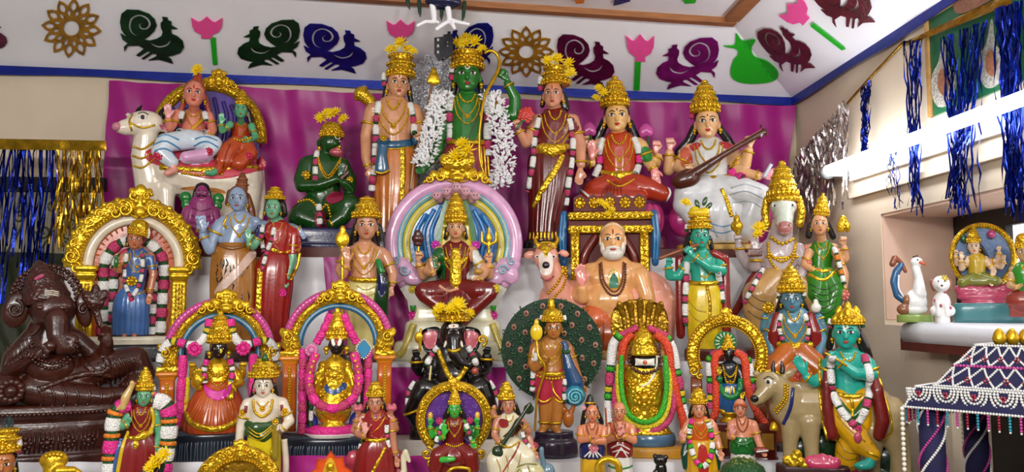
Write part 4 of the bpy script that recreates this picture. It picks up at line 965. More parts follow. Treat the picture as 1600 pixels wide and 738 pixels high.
f.blob('girdle', 'gold', [T((838, 236, 14, 6, 5), (850, 234, 23, 9, 6), (863, 238, 25, 11, 6), (878, 234, 22, 8, 6), (886, 230, 15, 5, 5))], 1.3)
for k in range(9): f.tube('hem_fringe', 'gold_plain', [(829+k*5.6, 364), (828+k*5.8, 376)], 2.2, 6, .6)
f.tube('lotus_stem', '1c5a28', [(808, 206, 30), (814, 196, 30), (822, 190, 28)], 1.8)
bl = MB(); c = np.array(f.q(823, 182, 26))
for k in range(26):
    a = k*2.4; r = 3+8*k/26; bl.sph(c+np.array((math.cos(a)*r, -4*(1-k/26), math.sin(a)*r)), (4, 2.5, 4), SPL)
f.mb('red_lotus', bl, 'c83c34')
f.garland([(843, 184), (836, 216), (834, 250), (826, 300)], 4.5, lens=(17, 9)); f.garland([(890, 186), (896, 216), (894, 250), (888, 290), (884, 322)], 4.5, lens=(17, 9))
f.garland([(846, 116, 4), (844, 128, 4), (846, 138, 4)], 3.5, lens=(12, 8))
f.loft('plinth', '16120f', [(852, f.by-14, 2, 34, 30), (852, f.by, 2, 36, 32)], sq=4)
blooms_on(f, 'yellow chrysanthemum on the crown of the lady in maroon', [(872, 92, 6, 12), (857, 101, 10), (890, 106, 6), (893, 119, 10), (891, 130, 12, 8)], 10, 'chrysanthemums on the crowns')

# ---- seated four-armed lady in red
f = Fig('seated_goddess_statuette', 'seated four-armed lady in red-orange sari with tall golden crown and black tresses', 'statuette', 974, T1, dy=.05)
SK = 'dfb070'
doll(f, SK, (966, 184, 38, 44, 10), (214, 926, 1012), (969, 276, 50),
     [[(934, 228, 4, 11), (918, 254, 10, 9), (926, 256, 24, 7)], [(1004, 228, 4, 11), (1016, 256, 10, 9), (1022, 268, 24, 7)], [(1002, 226, -6, 10), (1026, 254, -4, 9), (1030, 246, 6, 7)], [(936, 226, -8, 9), (918, 244, -8, 8), (914, 226, -6, 7)]],
     [(926, 241, 30, 92, 26, 'open', 1, 'e08a80'), (1023, 276, 28, 280, 25, 'open', -1, 'e08a80'), (1027, 230, 8, 88, 22, 'hold', 1, 'e8a090'), (916, 214, -4, 90, 20, 'hold', 1)],
     0, (963, 166, 115, 44, 'tall'), (BLACK, [[(948, 186, 0, 8), (938, 206, -4, 8), (928, 222, -4, 7), (930, 250, -8, 6)], [(985, 190, 0, 8), (994, 210, -4, 8), (1004, 226, -6, 7), (1010, 250, -8, 6)]]), blouse='b43a16', neckl=3, lips='b02018')
f.blob('sari_lap', 'a8321a', [T((962, 286, 10, 20), (928, 300, 20, 18), (922, 308, 26, 13)), T((978, 286, 10, 20), (1014, 298, 20, 18), (1034, 306, 24, 13)), T((922, 308, 30, 11), (960, 312, 38, 11), (1000, 314, 34, 11)), El(972, 300, 22, 34, 16, 18)], 1.7)
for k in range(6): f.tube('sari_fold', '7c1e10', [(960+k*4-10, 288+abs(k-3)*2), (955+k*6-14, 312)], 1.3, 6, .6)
f.tube('sari_edge', WHITE, [(908, 296), (914, 304), (926, 316)], 2., 6); f.tube('sari_edge', WHITE, [(1042, 296), (1046, 306), (1040, 318)], 2., 6)
f.blob('girdle', 'gold', [T((944, 270, 12, 5), (956, 276, 22, 7, 5), (969, 278, 25, 9, 5), (984, 276, 22, 7, 5), (994, 270, 12, 5))], 1.3)
f.tube('waist_cord', 'gold_plain', [(948, 284), (968, 296), (992, 284)], 1.6)
for x, y in ((922, 198), (1012, 202)):
    f.blob('lotus_bud', 'b84890', [El(x, y, 2, 10, 11, 8), El(x-6, y+3, 4, 6, 9, 6), El(x+6, y+3, 4, 6, 9, 6)], 1.2)
    f.tube('bud_stem', '1c5a28', [(x+2, y+10, 2), (x+4, y+26, 6)], 2)
f.garland([(944, 216), (938, 236), (938, 256), (930, 276)], 5, ('flower_white', 'flower_hot'), (26, 12)); f.garland([(992, 216), (999, 236), (1000, 256), (994, 274)], 5, ('flower_white', 'flower_hot'), (26, 12))
f.patch('sleeve', '1c7a28', [(1003, 234), (1016, 232), (1020, 252), (1006, 254)], 1.6)
lotus_seat(f, 970, 340, 126, 46, 4, 'a82868')
f.loft('plinth', '6a1a30', [(974, f.by-22, 2, 64, 44), (974, f.by, 2, 66, 46)], sq=4)
blooms_on(f, 'yellow chrysanthemum beside the crown of the seated lady in red', [(945, 152, 14, 9), (934, 156, 14, 8), (938, 148, 12, 8)], 9, 'chrysanthemums on the crowns')

# ---- seated lady in white with a lute
f = Fig('seated_goddess_statuette', 'seated lady in white sari playing a long brown lute', 'statuette', 1118, T1)
SK = 'dfae7c'
doll(f, SK, (1109, 193, 38, 45, 10), (222, 1068, 1152), (1115, 288, 52),
     [[(1074, 238, 4, 11), (1062, 260, 10, 9), (1076, 268, 26, 7)], [(1146, 238, 4, 11), (1166, 262, 14, 9), (1171, 240, 26, 7.5)], [(1072, 240, -6, 10), (1046, 262, -4, 9), (1048, 236, 4, 7.5)], [(1146, 244, 0, 10), (1160, 272, 14, 9), (1186, 280, 26, 7)]],
     [(1080, 266, 34, 330, 22, 'curl', -1), (1172, 228, 32, 100, 22, 'hold', 1), (1049, 222, 6, 90, 24, 'hold', 1, 'e8a898'), (1197, 279, 30, 15, 22, 'open', 1, 'e090a0')],
     0, (1106, 175, 121, 44, 'tall'), (BLACK, [[(1090, 196, 0, 8), (1080, 216, -4, 8), (1064, 232, -6, 8), (1060, 254, -8, 6)], [(1128, 198, 0, 7), (1140, 214, -4, 7), (1150, 230, -6, 6)]]), blouse='cfd0cc', neckl=3, lips='b02828')
f.patch('sleeve', 'c05838', [(1066, 230), (1080, 232), (1084, 256), (1068, 262)], 1.6); f.patch('collar', 'b83040', [(1080, 226), (1092, 222), (1098, 228), (1086, 236)], 1.4); f.patch('collar', 'b83040', [(1126, 224), (1140, 222), (1150, 230), (1138, 234)], 1.4)
skirt(f, 'sari_skirt', 'd4d6d8', [(1116, 284, 6, 30, 22), (1120, 300, 10, 46, 30), (1120, 330, 12, 52, 34), (1122, 360, 10, 46, 32), (1124, 382, 8, 44, 30)], 16, .05)
f.blob('sari_lap', 'd4d6d8', [T((1108, 298, 16, 24), (1076, 306, 28, 22), (1070, 322, 28, 18)), T((1124, 298, 16, 24), (1162, 304, 28, 22), (1184, 312, 30, 20)), T((1184, 312, 30, 18), (1172, 340, 28, 17), (1160, 368, 22, 15)), T((1070, 322, 26, 17), (1096, 352, 22, 18), (1108, 376, 18, 14))], 1.8)
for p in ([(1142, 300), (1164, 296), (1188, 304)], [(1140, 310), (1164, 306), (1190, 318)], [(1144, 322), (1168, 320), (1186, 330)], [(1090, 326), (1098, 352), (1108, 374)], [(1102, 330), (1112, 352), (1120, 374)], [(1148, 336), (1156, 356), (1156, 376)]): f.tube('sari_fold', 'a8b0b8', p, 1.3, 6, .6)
for p in ([(1108, 352), (1126, 358), (1140, 356)], [(1106, 362), (1126, 368), (1142, 364)]): f.tube('blue_stripe', '6898b8', p, 1.2, 6, .6)
f.tube('sari_border', 'gold', [(1128, 300), (1136, 322), (1142, 344)], 3.4, 8, .4)
f.blob('girdle', 'gold', [T((1094, 280, 16, 6, 5), (1116, 288, 28, 11, 6), (1140, 280, 16, 6, 5)), El(1118, 298, 32, 10, 8, 5)], 1.3)
W_ = '4a2014'
v = f.blob('lute', W_, [El(1074, 284, 44, 24, 15, 11, 20), T((1088, 276, 46, 8), (1130, 250, 46, 5), (1180, 222, 42, 4.5), (1194, 214, 40, 5)), El(1186, 222, 40, 6, 4, 5)], 1.5)
f.tube('lute_string', '8a5030', [(1072, 277, 56), (1130, 246, 52), (1190, 212, 46)], .8, 5, parent=v)
f.mb('lute_peg', MB().sph(f.q(1190, 206, 42), 2.4, SPM).sph(f.q(1198, 220, 42), 2.4, SPM), W_, v)
f.tube('scroll', 'b8c0c8', [(1192, 284, 36), (1204, 264, 36)], 3.)
f.garland([(1146, 266), (1150, 276), (1160, 284)], 7, ('flower_hot',), (12,)); f.garland([(1090, 160, 6), (1086, 172, 6), (1084, 182, 6)], 4, lens=(12, 8))
for x, y in ((1066, 344), (1184, 340), (1092, 362), (1172, 362)): f.blob('lotus_petal', 'a8286c', [El(x, y, 10, 22, 26, 14), El(x+(8 if x < 1100 else -8), y-18, 14, 10, 14, 8)], 1.8)
f.loft('plinth', 'c89a28', [(1124, f.by-9, 6, 66, 42), (1124, f.by, 6, 66, 42)], sq=5)
# ================================================================== second tier
# ---- blue-robed lady with parrot inside a gilded pillared arch
f = Fig('arch_shrine_statuette', 'small lady in blue sari inside a gilded pillared arch with orange backing', 'statuette', 203, T2, dy=-.02)
cx, cy = 203, 414
f.slab('backing', 'b8501a', arc(cx, cy, 80, 0, 180, 30)+[(cx-70, 528), (cx+70, 528)], -22, -18, False)
mbk = MB()
for a in range(12, 170, 9):
    mbk.tube([f.q(cx+math.cos(rad(a))*r, cy-math.sin(rad(a))*r, -17.5) for r in (58, 68, 76)], [1.2, 2., 1.2], 6)
f.mb('backing_relief', mbk, 'c8601f')
arch_band(f, 'ivory_band', 'd8ccb4', arc(cx, cy, 73, -2, 182, 36), -14, 8, .7)
A_ = arc(cx, cy, 95, -3, 183, 40)
ar = arch_band(f, 'arch', 'gold', A_, -12, 14, .6)
f.beads('arch_studs', 'gold_plain', [(x, y, -7) for x, y in arc(cx, cy, 84, -2, 182, 36)], 2., 5, parent=ar)
mb = MB()
for k, a in enumerate(np.linspace(8, 172, 15)):
    e = 1 if a < 90 else -1; f.spiral(mb, cx+math.cos(rad(a))*98, cy-math.sin(rad(a))*98, -5, 8, 2., 1.25, a+90, e)
    mb.sph(f.q(cx+math.cos(rad(a+5))*107, cy-math.sin(rad(a+5))*107, -10), (5, 4, 5), SPM)
for e in (-1, 1):
    f.spiral(mb, cx+e*97, cy-12, -4, 13, 3.2, 1.5, 90, e); f.spiral(mb, cx+e*90, cy+6, -4, 9, 2.6, 1.4, 90, e)
f.mb('arch_scrolls', mb, 'gold_plain', ar)
kirtimukha(f, 209, 316, 92, 62, -8)
for e in (-1, 1):
    x = cx+e*74
    f.loft('pillar', 'gold_plain', [(x, 436, -10, 12, 9), (x, 470, -10, 12, 9), (x, 528, -10, 13, 9)], sq=5)
    f.loft('capital', 'gold_plain', [(x, 416, -8, 17, 12), (x, 422, -8, 18, 13), (x, 426, -8, 14, 10), (x, 431, -8, 16, 11), (x, 438, -8, 12, 9)], sq=5)
    for q in (-5, 0, 5): f.tube('flute', 'gold_old', [(x+q, 444, 0), (x+q, 522, 0)], 1.3, 6, .5)
f.garland(arc(cx+1, 412, 47, 180, 90, 12)[0:0]+[(157, 524), (156, 470), (155, 420), (162, 396), (178, 380), (203, 372), (228, 380), (244, 396), (251, 420), (250, 470), (249, 524)], 8, ('flower_pink', 'flower_white'), (15, 18), gap=6, off=3)
f.garland([(172, 524), (172, 470), (172, 425), (180, 402), (203, 390), (226, 402), (234, 425), (234, 470), (234, 524)], 6.5, ('flower_white', 'flower_pink'), (15, 12), gap=5, off=4)
doll(f, 'b8704c', (204, 376, 22, 27, 10), (394, 182, 236), (203, 456, 30), [[(188, 402, 6, 7), (178, 422, 10, 6), (182, 424, 18, 5), (180, 416, 24, 4.5)], [(230, 402, 6, 7), (235, 430, 8, 6), (231, 456, 12, 4.8)]],
     [(181, 414, 24, 95, 13, 'hold', 1), (230, 465, 12, 265, 17, 'curl', -1)], crown=(208, 368, 342, 30, 'pot', 10), hair=(BLACK, [[(192, 372, 4, 3), (192, 384, 4, 3)]]), blouse='3a5c98', neckl=3, vox=1.3)
skirt(f, 'sari_skirt', '3f68a4', [(202, 452, 4, 17, 13), (202, 470, 4, 25, 16), (202, 500, 4, 26, 17), (202, 524, 4, 25, 17)], 18, .06)
f.patch('sleeve', '3a5c98', [(222, 400), (238, 402), (240, 420), (228, 420)], 1.6)
belt(f, 203, 456, 42, 17, 2.4, 6); f.boss('girdle_clasp', 'gold', 202, 440, 9)
f.blob('parrot', '146a28', [El(178, 412, 30, 3.5, 9, 4), El(178, 404, 31, 3, 3.5, 3)], .9)
f.garland([(192, 398), (190, 420), (192, 444), (203, 464), (214, 444), (218, 420), (216, 398)], 3, lens=(12, 7))
f.boss('tassel', 'flower_pink', 203, 468, 5)
for e in (-1, 1): f.blob('foot', 'b8704c', [T((202+e*7, 522, 14, 4), (202+e*8, 525, 22, 3.5))], 1.)
f.tube('crown_plume', WHITE, [(222, 354, 12), (226, 362, 12), (224, 372, 12)], 2.2)
f.loft('plinth', 'cfc6b0', [(203, 526, -2, 84, 30), (203, 529, -2, 86, 32), (203, 535, -2, 86, 32), (203, 538, -2, 86, 32)], sq=6)
f.loft('lower_plinth', '24242a', [(203, 538, -2, 82, 30), (203, f.by, -2, 84, 32)], sq=6)

# ---- ash-blue ascetic and green lady standing together
f = Fig('couple_statuette', 'ash-blue ascetic in tiger skin beside green-faced lady in red sari', 'statuette', 388, T2)
SB = '8a9cb8'
doll(f, SB, (365, 313, 28, 35, 10), (338, 334, 404), (360, 382, 44),
     [[(338, 352, 2, 10), (327, 378, 8, 8.5), (324, 392, 10, 8), (314, 372, 18, 6.5)], [(334, 352, -8, 8), (318, 372, -8, 7), (306, 356, -4, 6)], [(398, 350, -4, 9), (430, 352, -16, 8), (452, 352, -12, 7), (464, 358, 4, 6)]],
     [(313, 356, 20, 96, 22, 'open', 1), (304, 345, -2, 92, 17, 'hold', 1), (468, 362, 8, 300, 17, 'curl', 1)], -.03,
     None, ('6a3818', [[(370, 294, 6, 10), (371, 280, 4, 8), (371, 272, 4, 5)], [(378, 306, 0, 7), (386, 326, -2, 6), (390, 346, 2, 5), (386, 366, 6, 4)], [(352, 300, 4, 5), (348, 318, 0, 4)]]), mark='dot', neckl=2)
for r, yy in ((9, 288), (7.5, 279)): f.ring('hair_band', '8a4a20', 371, yy, 5, r, 1.6)
skirt(f, 'tiger_skin', '9c6420', [(361, 380, 0, 24, 18), (361, 398, 0, 33, 22), (362, 440, 0, 36, 24), (363, 500, 0, 34, 24), (363, f.by-14, 0, 33, 24)], 9, .06)
RR = random.Random(4)
for k in range(26):
    x = RR.uniform(334, 390); y = RR.uniform(396, 500); f.tube('tiger_stripe', '241408', [(x, y), (x+RR.uniform(-2, 3), y+8), (x+RR.uniform(-3, 3), y+15)], [.6, 1.5, .4], 6, .5, off=.2)
f.patch('scarf', 'c8a898', [(388, 392), (396, 400), (372, 432), (346, 458), (334, 460), (340, 446), (366, 418)], 2.)
f.tube('waist_fold', '80501a', [(338, 384), (360, 390), (386, 382)], 3.4, 8, .6)
f.tube('serpent', 'gold_plain', [(350, 338), (344, 352), (352, 358)], 2.)
gs = '6aa884'
P = f.head(421, 325, 24, 31, 14, -.03)
doll(f, gs, (421, 326, 24, 31, 14), (350, 396, 462), (428, 400, 36), [[(404, 362, 14, 7.5), (392, 386, 20, 6.5), (386, 384, 28, 5.5)], [(456, 364, 6, 8), (454, 402, 8, 7), (446, 434, 14, 5.5)]],
     [(384, 373, 30, 94, 18, 'open', 1), (443, 444, 16, 262, 17, 'hold', -1)], -.06, (424, 311, 289, 30, 'cap'), (BLACK, [[(434, 318, 8, 8), (438, 332, 6, 7)], [(410, 320, 10, 3), (408, 334, 8, 3)]]), blouse='8c1814', neckl=2)
skirt(f, 'sari_skirt', '901a16', [(428, 396, 4, 20, 16), (426, 414, 4, 29, 20), (424, 450, 4, 30, 21), (422, 500, 4, 27, 20), (422, f.by-14, 4, 27, 20)], 13, .06)
f.patch('sari_drape', '9c1e18', [(418, 350), (436, 346), (462, 358), (466, 392), (440, 396), (424, 384), (408, 366)], 1.6)
f.tube('sari_border', 'gold', [(404, 420), (403, 456), (402, 508)], 5, 8, .4); f.tube('sari_edge', 'gold', [(420, 390), (442, 394), (466, 388)], 3.2, 8, .5)
f.tube('sari_edge', 'gold_plain', [(466, 394), (462, 416), (452, 438)], 2.4, 8, .5)
f.patch('sleeve', '281c58', [(397, 352), (410, 354), (406, 374), (395, 372)], 1.6)
f.garland([(406, 352), (404, 372), (408, 394)], 3.2, ('flower_white', 'flower_pink'), (12, 7)); f.garland([(424, 356), (420, 376), (414, 392), (406, 424)], 3.2, ('flower_white', 'flower_pink'), (12, 7))
f.boss('flower', 'flower_hot', 440, 458, 7); f.boss('tassel', 'flower_pink', 405, 424, 5)
f.loft('plinth', '3a2018', [(392, f.by-16, 2, 66, 32), (392, f.by, 2, 68, 34)], sq=5)

# ---- spear bearer with a peacock
f = Fig('spear_bearer_statuette', 'bare-chested youth with golden crown and spear, peacock at his hip', 'statuette', 572, T2, dy=-.05)
doll(f, 'c48a68', (570, 355, 33, 40, 10), (386, 530, 604), (571, 438, 48), [[(538, 400, 2, 10), (530, 424, 6, 9), (534, 430, 16, 8), (540, 418, 24, 6.5)], [(600, 400, 2, 10), (612, 428, 6, 8), (611, 444, 12, 6.5)]],
     [(540, 405, 26, 98, 24, 'open', 1), (607, 456, 14, 240, 22, 'curl', -1)], 0, (570, 341, 305, 44, 'cap'), (BLACK, [[(554, 354, 0, 7), (548, 376, -4, 7), (548, 392, -4, 5)], [(588, 354, 0, 7), (592, 376, -4, 7), (594, 392, -2, 5)]]), mark='ash', neckl=3)
skirt(f, 'waist_cloth', 'cfc27a', [(571, 434, 0, 25, 19), (571, 452, 0, 32, 23), (571, 480, 0, 32, 23), (571, 530, 0, 27, 20), (571, f.by-14, 0, 28, 22)], 12, .05)
for k in range(4): f.tube('cloth_fold', 'a89838', [(556, 448+k*10), (570, 454+k*10), (588, 448+k*10)], 1.2, 6, .6)
belt(f, 571, 436, 56, 23, 4, 3)
f.blob('spear_blade', 'gold_plain', [El(533, 376, 22, 11, 14, 4), El(533, 362, 22, 5, 8, 3), El(533, 392, 22, 4, 5, 4)], 1.)
f.tube('spear_shaft', 'gold_plain', [(533, 392, 22), (534, 430, 26), (535, f.by-12, 24)], 2.4)
f.blob('peacock', '143a18', [T((590, 412, 22, 5), (592, 424, 24, 6), (597, 444, 22, 10), (594, 470, 18, 12), (598, 492, 16, 8))], 1.3); f.patch('peacock_breast', '101848', [(590, 432), (600, 434), (602, 456), (594, 466), (588, 452)], 1.)
f.tube('peacock_neck', '1c7a38', [(588, 408, 24), (592, 418, 28), (596, 428, 30)], 5); f.mb('beak', MB().sph(f.q(584, 410, 26), (4, 2, 2), SPL), 'gold_plain')
f.tube('sacred_thread', WHITE, [(592, 390), (582, 412), (572, 430)], .9)
for e in (-1, 1): f.blob('foot', 'c48a68', [T((571+e*12, f.by-16, 12, 7), (571+e*14, f.by-14, 24, 6))], 1.4)
f.loft('plinth', '3a2018', [(569, f.by-12, 2, 37, 26), (569, f.by, 2, 38, 27)], sq=5)

# ---- goddess before a rainbow halo
f = Fig('halo_goddess_statuette', 'four-armed goddess in maroon before a round pink, blue and yellow halo', 'statuette', 707, T2, dy=.0)
cx, cy = 708, 380
out = arc(cx, cy, 111, -38, 218, 44)+[(634, 470), (640, 500), (626, 540), (612, f.by-2), (804, f.by-2), (790, 540), (776, 500), (782, 470)]
f.slab('halo_plate', 'd4d2c4', out, -30, -22, False)
arch_band(f, 'pink_rim', 'cf9ac0', arc(cx, cy, 100, -40, 220, 46), -22, 11, .5)
arch_band(f, 'sky_band', '6aa8bc', arc(cx, cy, 87, -30, 210, 40), -20, 5, .6, ('cfd0b8', 1.5))
arch_band(f, 'yellow_band', 'cfbc3c', arc(cx, cy, 76, -22, 202, 40), -19, 6, .6, ('e0d8a0', 1.6))
f.slab('curtain', '1c5c98', arc(cx, cy, 70, -25, 205, 36), -22, -19, False)
mbk = MB()
for e in (-1, 1):
    for q in (22, 34, 46, 57): mbk.tube(spline([f.q(cx+e*(q-14), cy-math.sqrt(max(1, 68**2-(q-14)**2))+4, -18), f.q(cx+e*(q+2), cy-20, -16), f.q(cx+e*(q-3), cy+24, -18)], 3), 3.6, 8)
    mbk.tube(spline([f.q(cx+e*46, cy-48, -16), f.q(cx+e*62, cy-14, -16), f.q(cx+e*58, cy+18, -16)], 3), 3.5, 8)
f.mb('curtain_folds', mbk, '2470b0')
for e in (-1, 1):
    f.blob('cloud', 'd0a0c4', [El(cx+e*88, 412, -16, 20, 12, 8), El(cx+e*74, 424, -14, 18, 12, 8), El(cx+e*92, 430, -16, 14, 14, 8), El(cx+e*64, 436, -14, 16, 10, 8)], 2.)
    mb = MB(); f.spiral(mb, cx+e*78, 422, -6, 9, 1.8, 1.3, 0, e); f.spiral(mb, cx+e*92, 408, -8, 7, 1.6, 1.2, 90, e); f.mb('cloud_curl', mb, '88b0c0')
kirtimukha(f, 713, 264, 108, 46, -14); f.blob('crest_top', 'gold', [El(713, 248, -8, 28, 14, 8), El(694, 246, -8, 10, 12, 7, 20), El(732, 246, -8, 10, 12, 7, -20)], 1.5)
f.blob('cobra_hoods', 'c0909c', [T((711+k*13, 300+abs(k)*5, -6, 6), (711+k*15.5, 290+abs(k)*7, 4, 8, 5)) for k in (-2, -1, 0, 1, 2)], 1.2)
for k in (-2, -1, 0, 1, 2):
    for e in (-2.2, 2.2): f.mb('cobra_eye', MB().sph(f.q(711+k*15.5+e, 290+abs(k)*7, 9), 1.2, SPL), BLACK)
f.slab('halo_inner', 'cfb81c', [(690, 402), (692, 340), (704, 304), (718, 304), (730, 340), (734, 402)], -19, -6, dome=2.); f.slab('halo_side', '1c6a28', [(678, 396), (684, 340), (698, 302), (705, 304), (695, 340), (692, 398)], -19, -8); f.slab('halo_side', '1c6a28', [(746, 396), (738, 340), (724, 302), (717, 304), (729, 340), (732, 398)], -19, -8)
SK = 'd0976c'
doll(f, SK, (711, 358, 26, 31, 14), (385, 674, 748), (711, 446, 44), [[(684, 398, 6, 9), (668, 424, 14, 8), (676, 428, 26, 6)], [(740, 398, 6, 9), (756, 426, 14, 8), (747, 438, 26, 6)], [(680, 402, -4, 8), (660, 430, -2, 8), (654, 414, 8, 6.5)], [(744, 402, -4, 8), (764, 430, -2, 8), (764, 416, 8, 6.5)]],
     [(677, 419, 30, 92, 22, 'open', 1), (745, 433, 30, 200, 18, 'curl', 1), (653, 401, 10, 88, 20, 'hold', 1), (764, 403, 10, 92, 20, 'hold', -1)],
     0, (711, 349, 300, 32, 'tall'), (BLACK, [[(697, 356, 4, 3), (694, 372, 2, 3)], [(725, 356, 4, 3), (728, 372, 2, 3)]]), blouse='6a1414', neckl=3)
f.patch('green_shawl', '1c5a28', [(676, 392), (690, 388), (696, 410), (694, 440), (684, 434), (676, 412)], 1.6); f.patch('white_shawl', 'd8d8d4', [(738, 392), (750, 396), (752, 412), (736, 440), (728, 432), (738, 414)], 1.6)
for e in (-1, 1): f.boss('shoulder_flower', 'c83cb0', 711+e*32, 382, 8)
f.blob('breastplate', 'gold', [T((711, 396, 20, 8, 5), (711, 420, 24, 9, 5), (711, 446, 24, 10, 6)), T((694, 404, 16, 3), (706, 414, 22, 4)), T((728, 404, 16, 3), (716, 414, 22, 4)), T((690, 442, 16, 4), (711, 448, 24, 5), (732, 442, 16, 4))], 1.2)
f.blob('sari_lap', '6c1614', [T((702, 452, 14, 16), (674, 458, 26, 18), (662, 456, 28, 14)), T((720, 452, 14, 16), (748, 456, 26, 18), (766, 454, 28, 13)), T((664, 462, 30, 12), (690, 480, 34, 13), (706, 500, 32, 12)), T((764, 460, 30, 12), (740, 482, 34, 12), (722, 500, 32, 12)), El(712, 478, 26, 30, 24, 16)], 1.7)
f.tube('sari_edge', 'c8906c', [(686, 448), (700, 456), (716, 452)], 2.6, 8, .6)
for k in range(5): f.tube('sari_fold', '48100e', [(694+k*8, 458), (690+k*10, 484)], 1.2, 6, .6)
f.blob('hand_drum', '4a2018', [El(652, 374, 16, 10, 8, 6), El(652, 366, 16, 6, 6, 5), El(652, 383, 16, 7, 4, 5)], 1.1); f.tube('drum_handle', 'gold_plain', [(653, 396, 16), (653, 384, 16)], 2.)
f.blob('trident', 'gold_plain', [T((763, 398, 16, 2.2), (763, 372, 16, 2.6), (763, 356, 16, 1.6)), T((763, 384, 16, 2.6), (752, 378, 16, 2.4), (752, 362, 16, 1.6)), T((763, 384, 16, 2.6), (774, 378, 16, 2.4), (774, 362, 16, 1.6)), El(763, 372, 16, 5, 8, 3)], .9)
f.mb('bowl', MB().sph(f.q(746, 426, 38), (8, 7, 5), SPM), 'b88a3c')
f.loft('throne', 'cfcaa8', [(708, 480, 0, 66, 24), (708, 500, 0, 68, 26), (708, 506, 0, 74, 30), (708, 530, 0, 78, 34), (708, 536, 0, 90, 40), (708, f.by, 0, 94, 42)], sq=5)
for e in (-1, 1):
    f.tube('throne_band', 'b8a43c', [(708+e*60, 506, 30), (708+e*74, 544, 38), (708+e*84, f.by-8, 40)], 5, 8, .5)
    f.boss('throne_flower', 'd8c030', 708+e*66, 452, 7); f.loft('lamp_post', '287828', [(708+e*62, 478, 26, 5, 5), (708+e*62, 486, 26, 4, 4)]); f.boss('throne_bloom', 'c02880', 708+e*62, 493, 8)
blooms_on(f, 'yellow chrysanthemum at the feet of the goddess before the halo', [(716, 478, 46, 14), (686, 490, 46, 12), (732, 492, 46, 10)], 12, 'chrysanthemums at the halo goddess')
blooms_on(f, 'yellow chrysanthemum on the golden crest of the round halo', [(712, 240, 2, 15), (728, 238, 2, 14), (720, 230, 0, 12)], 13, 'chrysanthemums on the halo crest')

# ---- bearded saint on a throne before a cow
f = Fig('saint_statuette', 'white-bearded saint before a gold and maroon throne, pink cow behind him', 'statuette', 958, T2, dy=.018)
TD = '5a1412:.6'
f.slab('throne_back', TD, [(888, 330), (1024, 330), (1018, 430), (894, 430)], -30, -24, False)
f.slab('throne_crest', TD, [(897, 326), (897, 304), (908, 298), (918, 306), (928, 298), (940, 306), (955, 294), (970, 306), (982, 298), (992, 306), (1002, 298), (1014, 304), (1014, 326)], -26, -18, False)
for x in (907, 930, 955, 980, 1003): f.boss('crest_flower', 'gold', x, 313, 10, -17)
for y, x0, x1 in ((334, 889, 1023), (356, 889, 1023)): f.loft('throne_beam', 'gold', [((x0+x1)/2, y-6, -18, (x1-x0)/2, 6), ((x0+x1)/2, y+6, -18, (x1-x0)/2, 6)], sq=8)
f.beads('beam_studs', 'gold_plain', [(890, 334, -12), (1022, 334, -12)], 3.2, 9); f.beads('beam_studs', 'gold_plain', [(890, 356, -12), (1022, 356, -12)], 3.2, 9)
for x in (899, 1010):
    f.loft('throne_post', 'gold', [(x, 362, -18, 7, 6), (x, 440, -18, 7, 6)], sq=6); f.beads('post_studs', 'gold_plain', [(x, 366, -12), (x, 430, -12)], 2.8, 8)
for x, e in ((881, -1), (1026, 1)):
    f.blob('side_drape', '1c5c90', [T((x, 330, -22, 6), (x+e*3, 370, -20, 8), (x+e*1, 410, -20, 6))], 1.6)
    for q in (-3, 2): f.tube('drape_fold', '3080b8', [(x+q, 332, -14), (x+q+e*3, 370, -11), (x+q+e, 406, -13)], 1.5)
for x in (915, 992): f.tube('inner_drape', '6c2018', [(955+(x-955)*.5, 364, -22), (x, 396, -20), (x+(x-955)*.12, 428, -22)], 7, 8, .7)
PC = 'e09a84'
f.blob('cow', PC, [T((874, 470, -6, 34, 26), (940, 478, -14, 40, 28), (1010, 470, -14, 48, 30), (1030, 480, -14, 34, 26)), T((878, 470, 0, 26, 22), (866, 436, 8, 19), (856, 410, 14, 17)), El(854, 402, 18, 20, 22, 14), T((855, 414, 24, 13), (856, 430, 30, 10, 9)), El(827, 398, 10, 10, 7, 4, 20), El(882, 396, 10, 9, 6, 4, -20),
    T((874, 500, 4, 15), (872, f.by-14, 4, 11)), T((1040, 500, -8, 17), (1042, f.by-14, -8, 11)), T((1016, 500, 2, 16), (1010, f.by-14, 2, 12)), T((900, 500, 4, 14), (902, f.by-14, 4, 11))], 2.1)
f.patch('cow_blaze', 'e8d8cc', [(846, 396), (862, 396), (866, 414), (862, 430), (848, 430), (844, 414)], .8); f.mb('cow_nose', MB().sph(f.q(855, 416, f.surf(855, 416)), (6, 3, 6), SPM), '2a1a1a')
f.tube('cow_mouth', 'b04858', [(846, 434), (856, 438), (866, 433)], 1.6)
for e in (-1, 1): eo = f.mb('eye', MB().sph(f.q(854+e*13, 402, f.surf(854+e*13, 402)), (4, 2, 3), SPM), WHITE); f.mb('iris', MB().sph(f.q(854+e*13, 402, f.surf(854+e*13, 402)+1.5), 1.8, SPL), BLACK, eo)
f.patch('brow_plate', 'gold', [(838, 386), (846, 378), (864, 378), (872, 386), (860, 394), (855, 404), (849, 394)], 1.4)
for e in (-1, 1): f.tube('horn', 'gold_plain', [(854+e*13, 384, 12), (854+e*18, 374, 8), (854+e*14, 366, 6)], [4, 3, 1.4])
f.beads('cow_chain', 'gold_plain', [(880, 426), (872, 444), (858, 458)], 2.6); f.beads('cow_chain', 'gold_plain', [(886, 432), (880, 450), (866, 466)], 2.4); f.boss('cow_rosette', 'gold_plain', 880, 424, 9)
SN = 'e0a468'
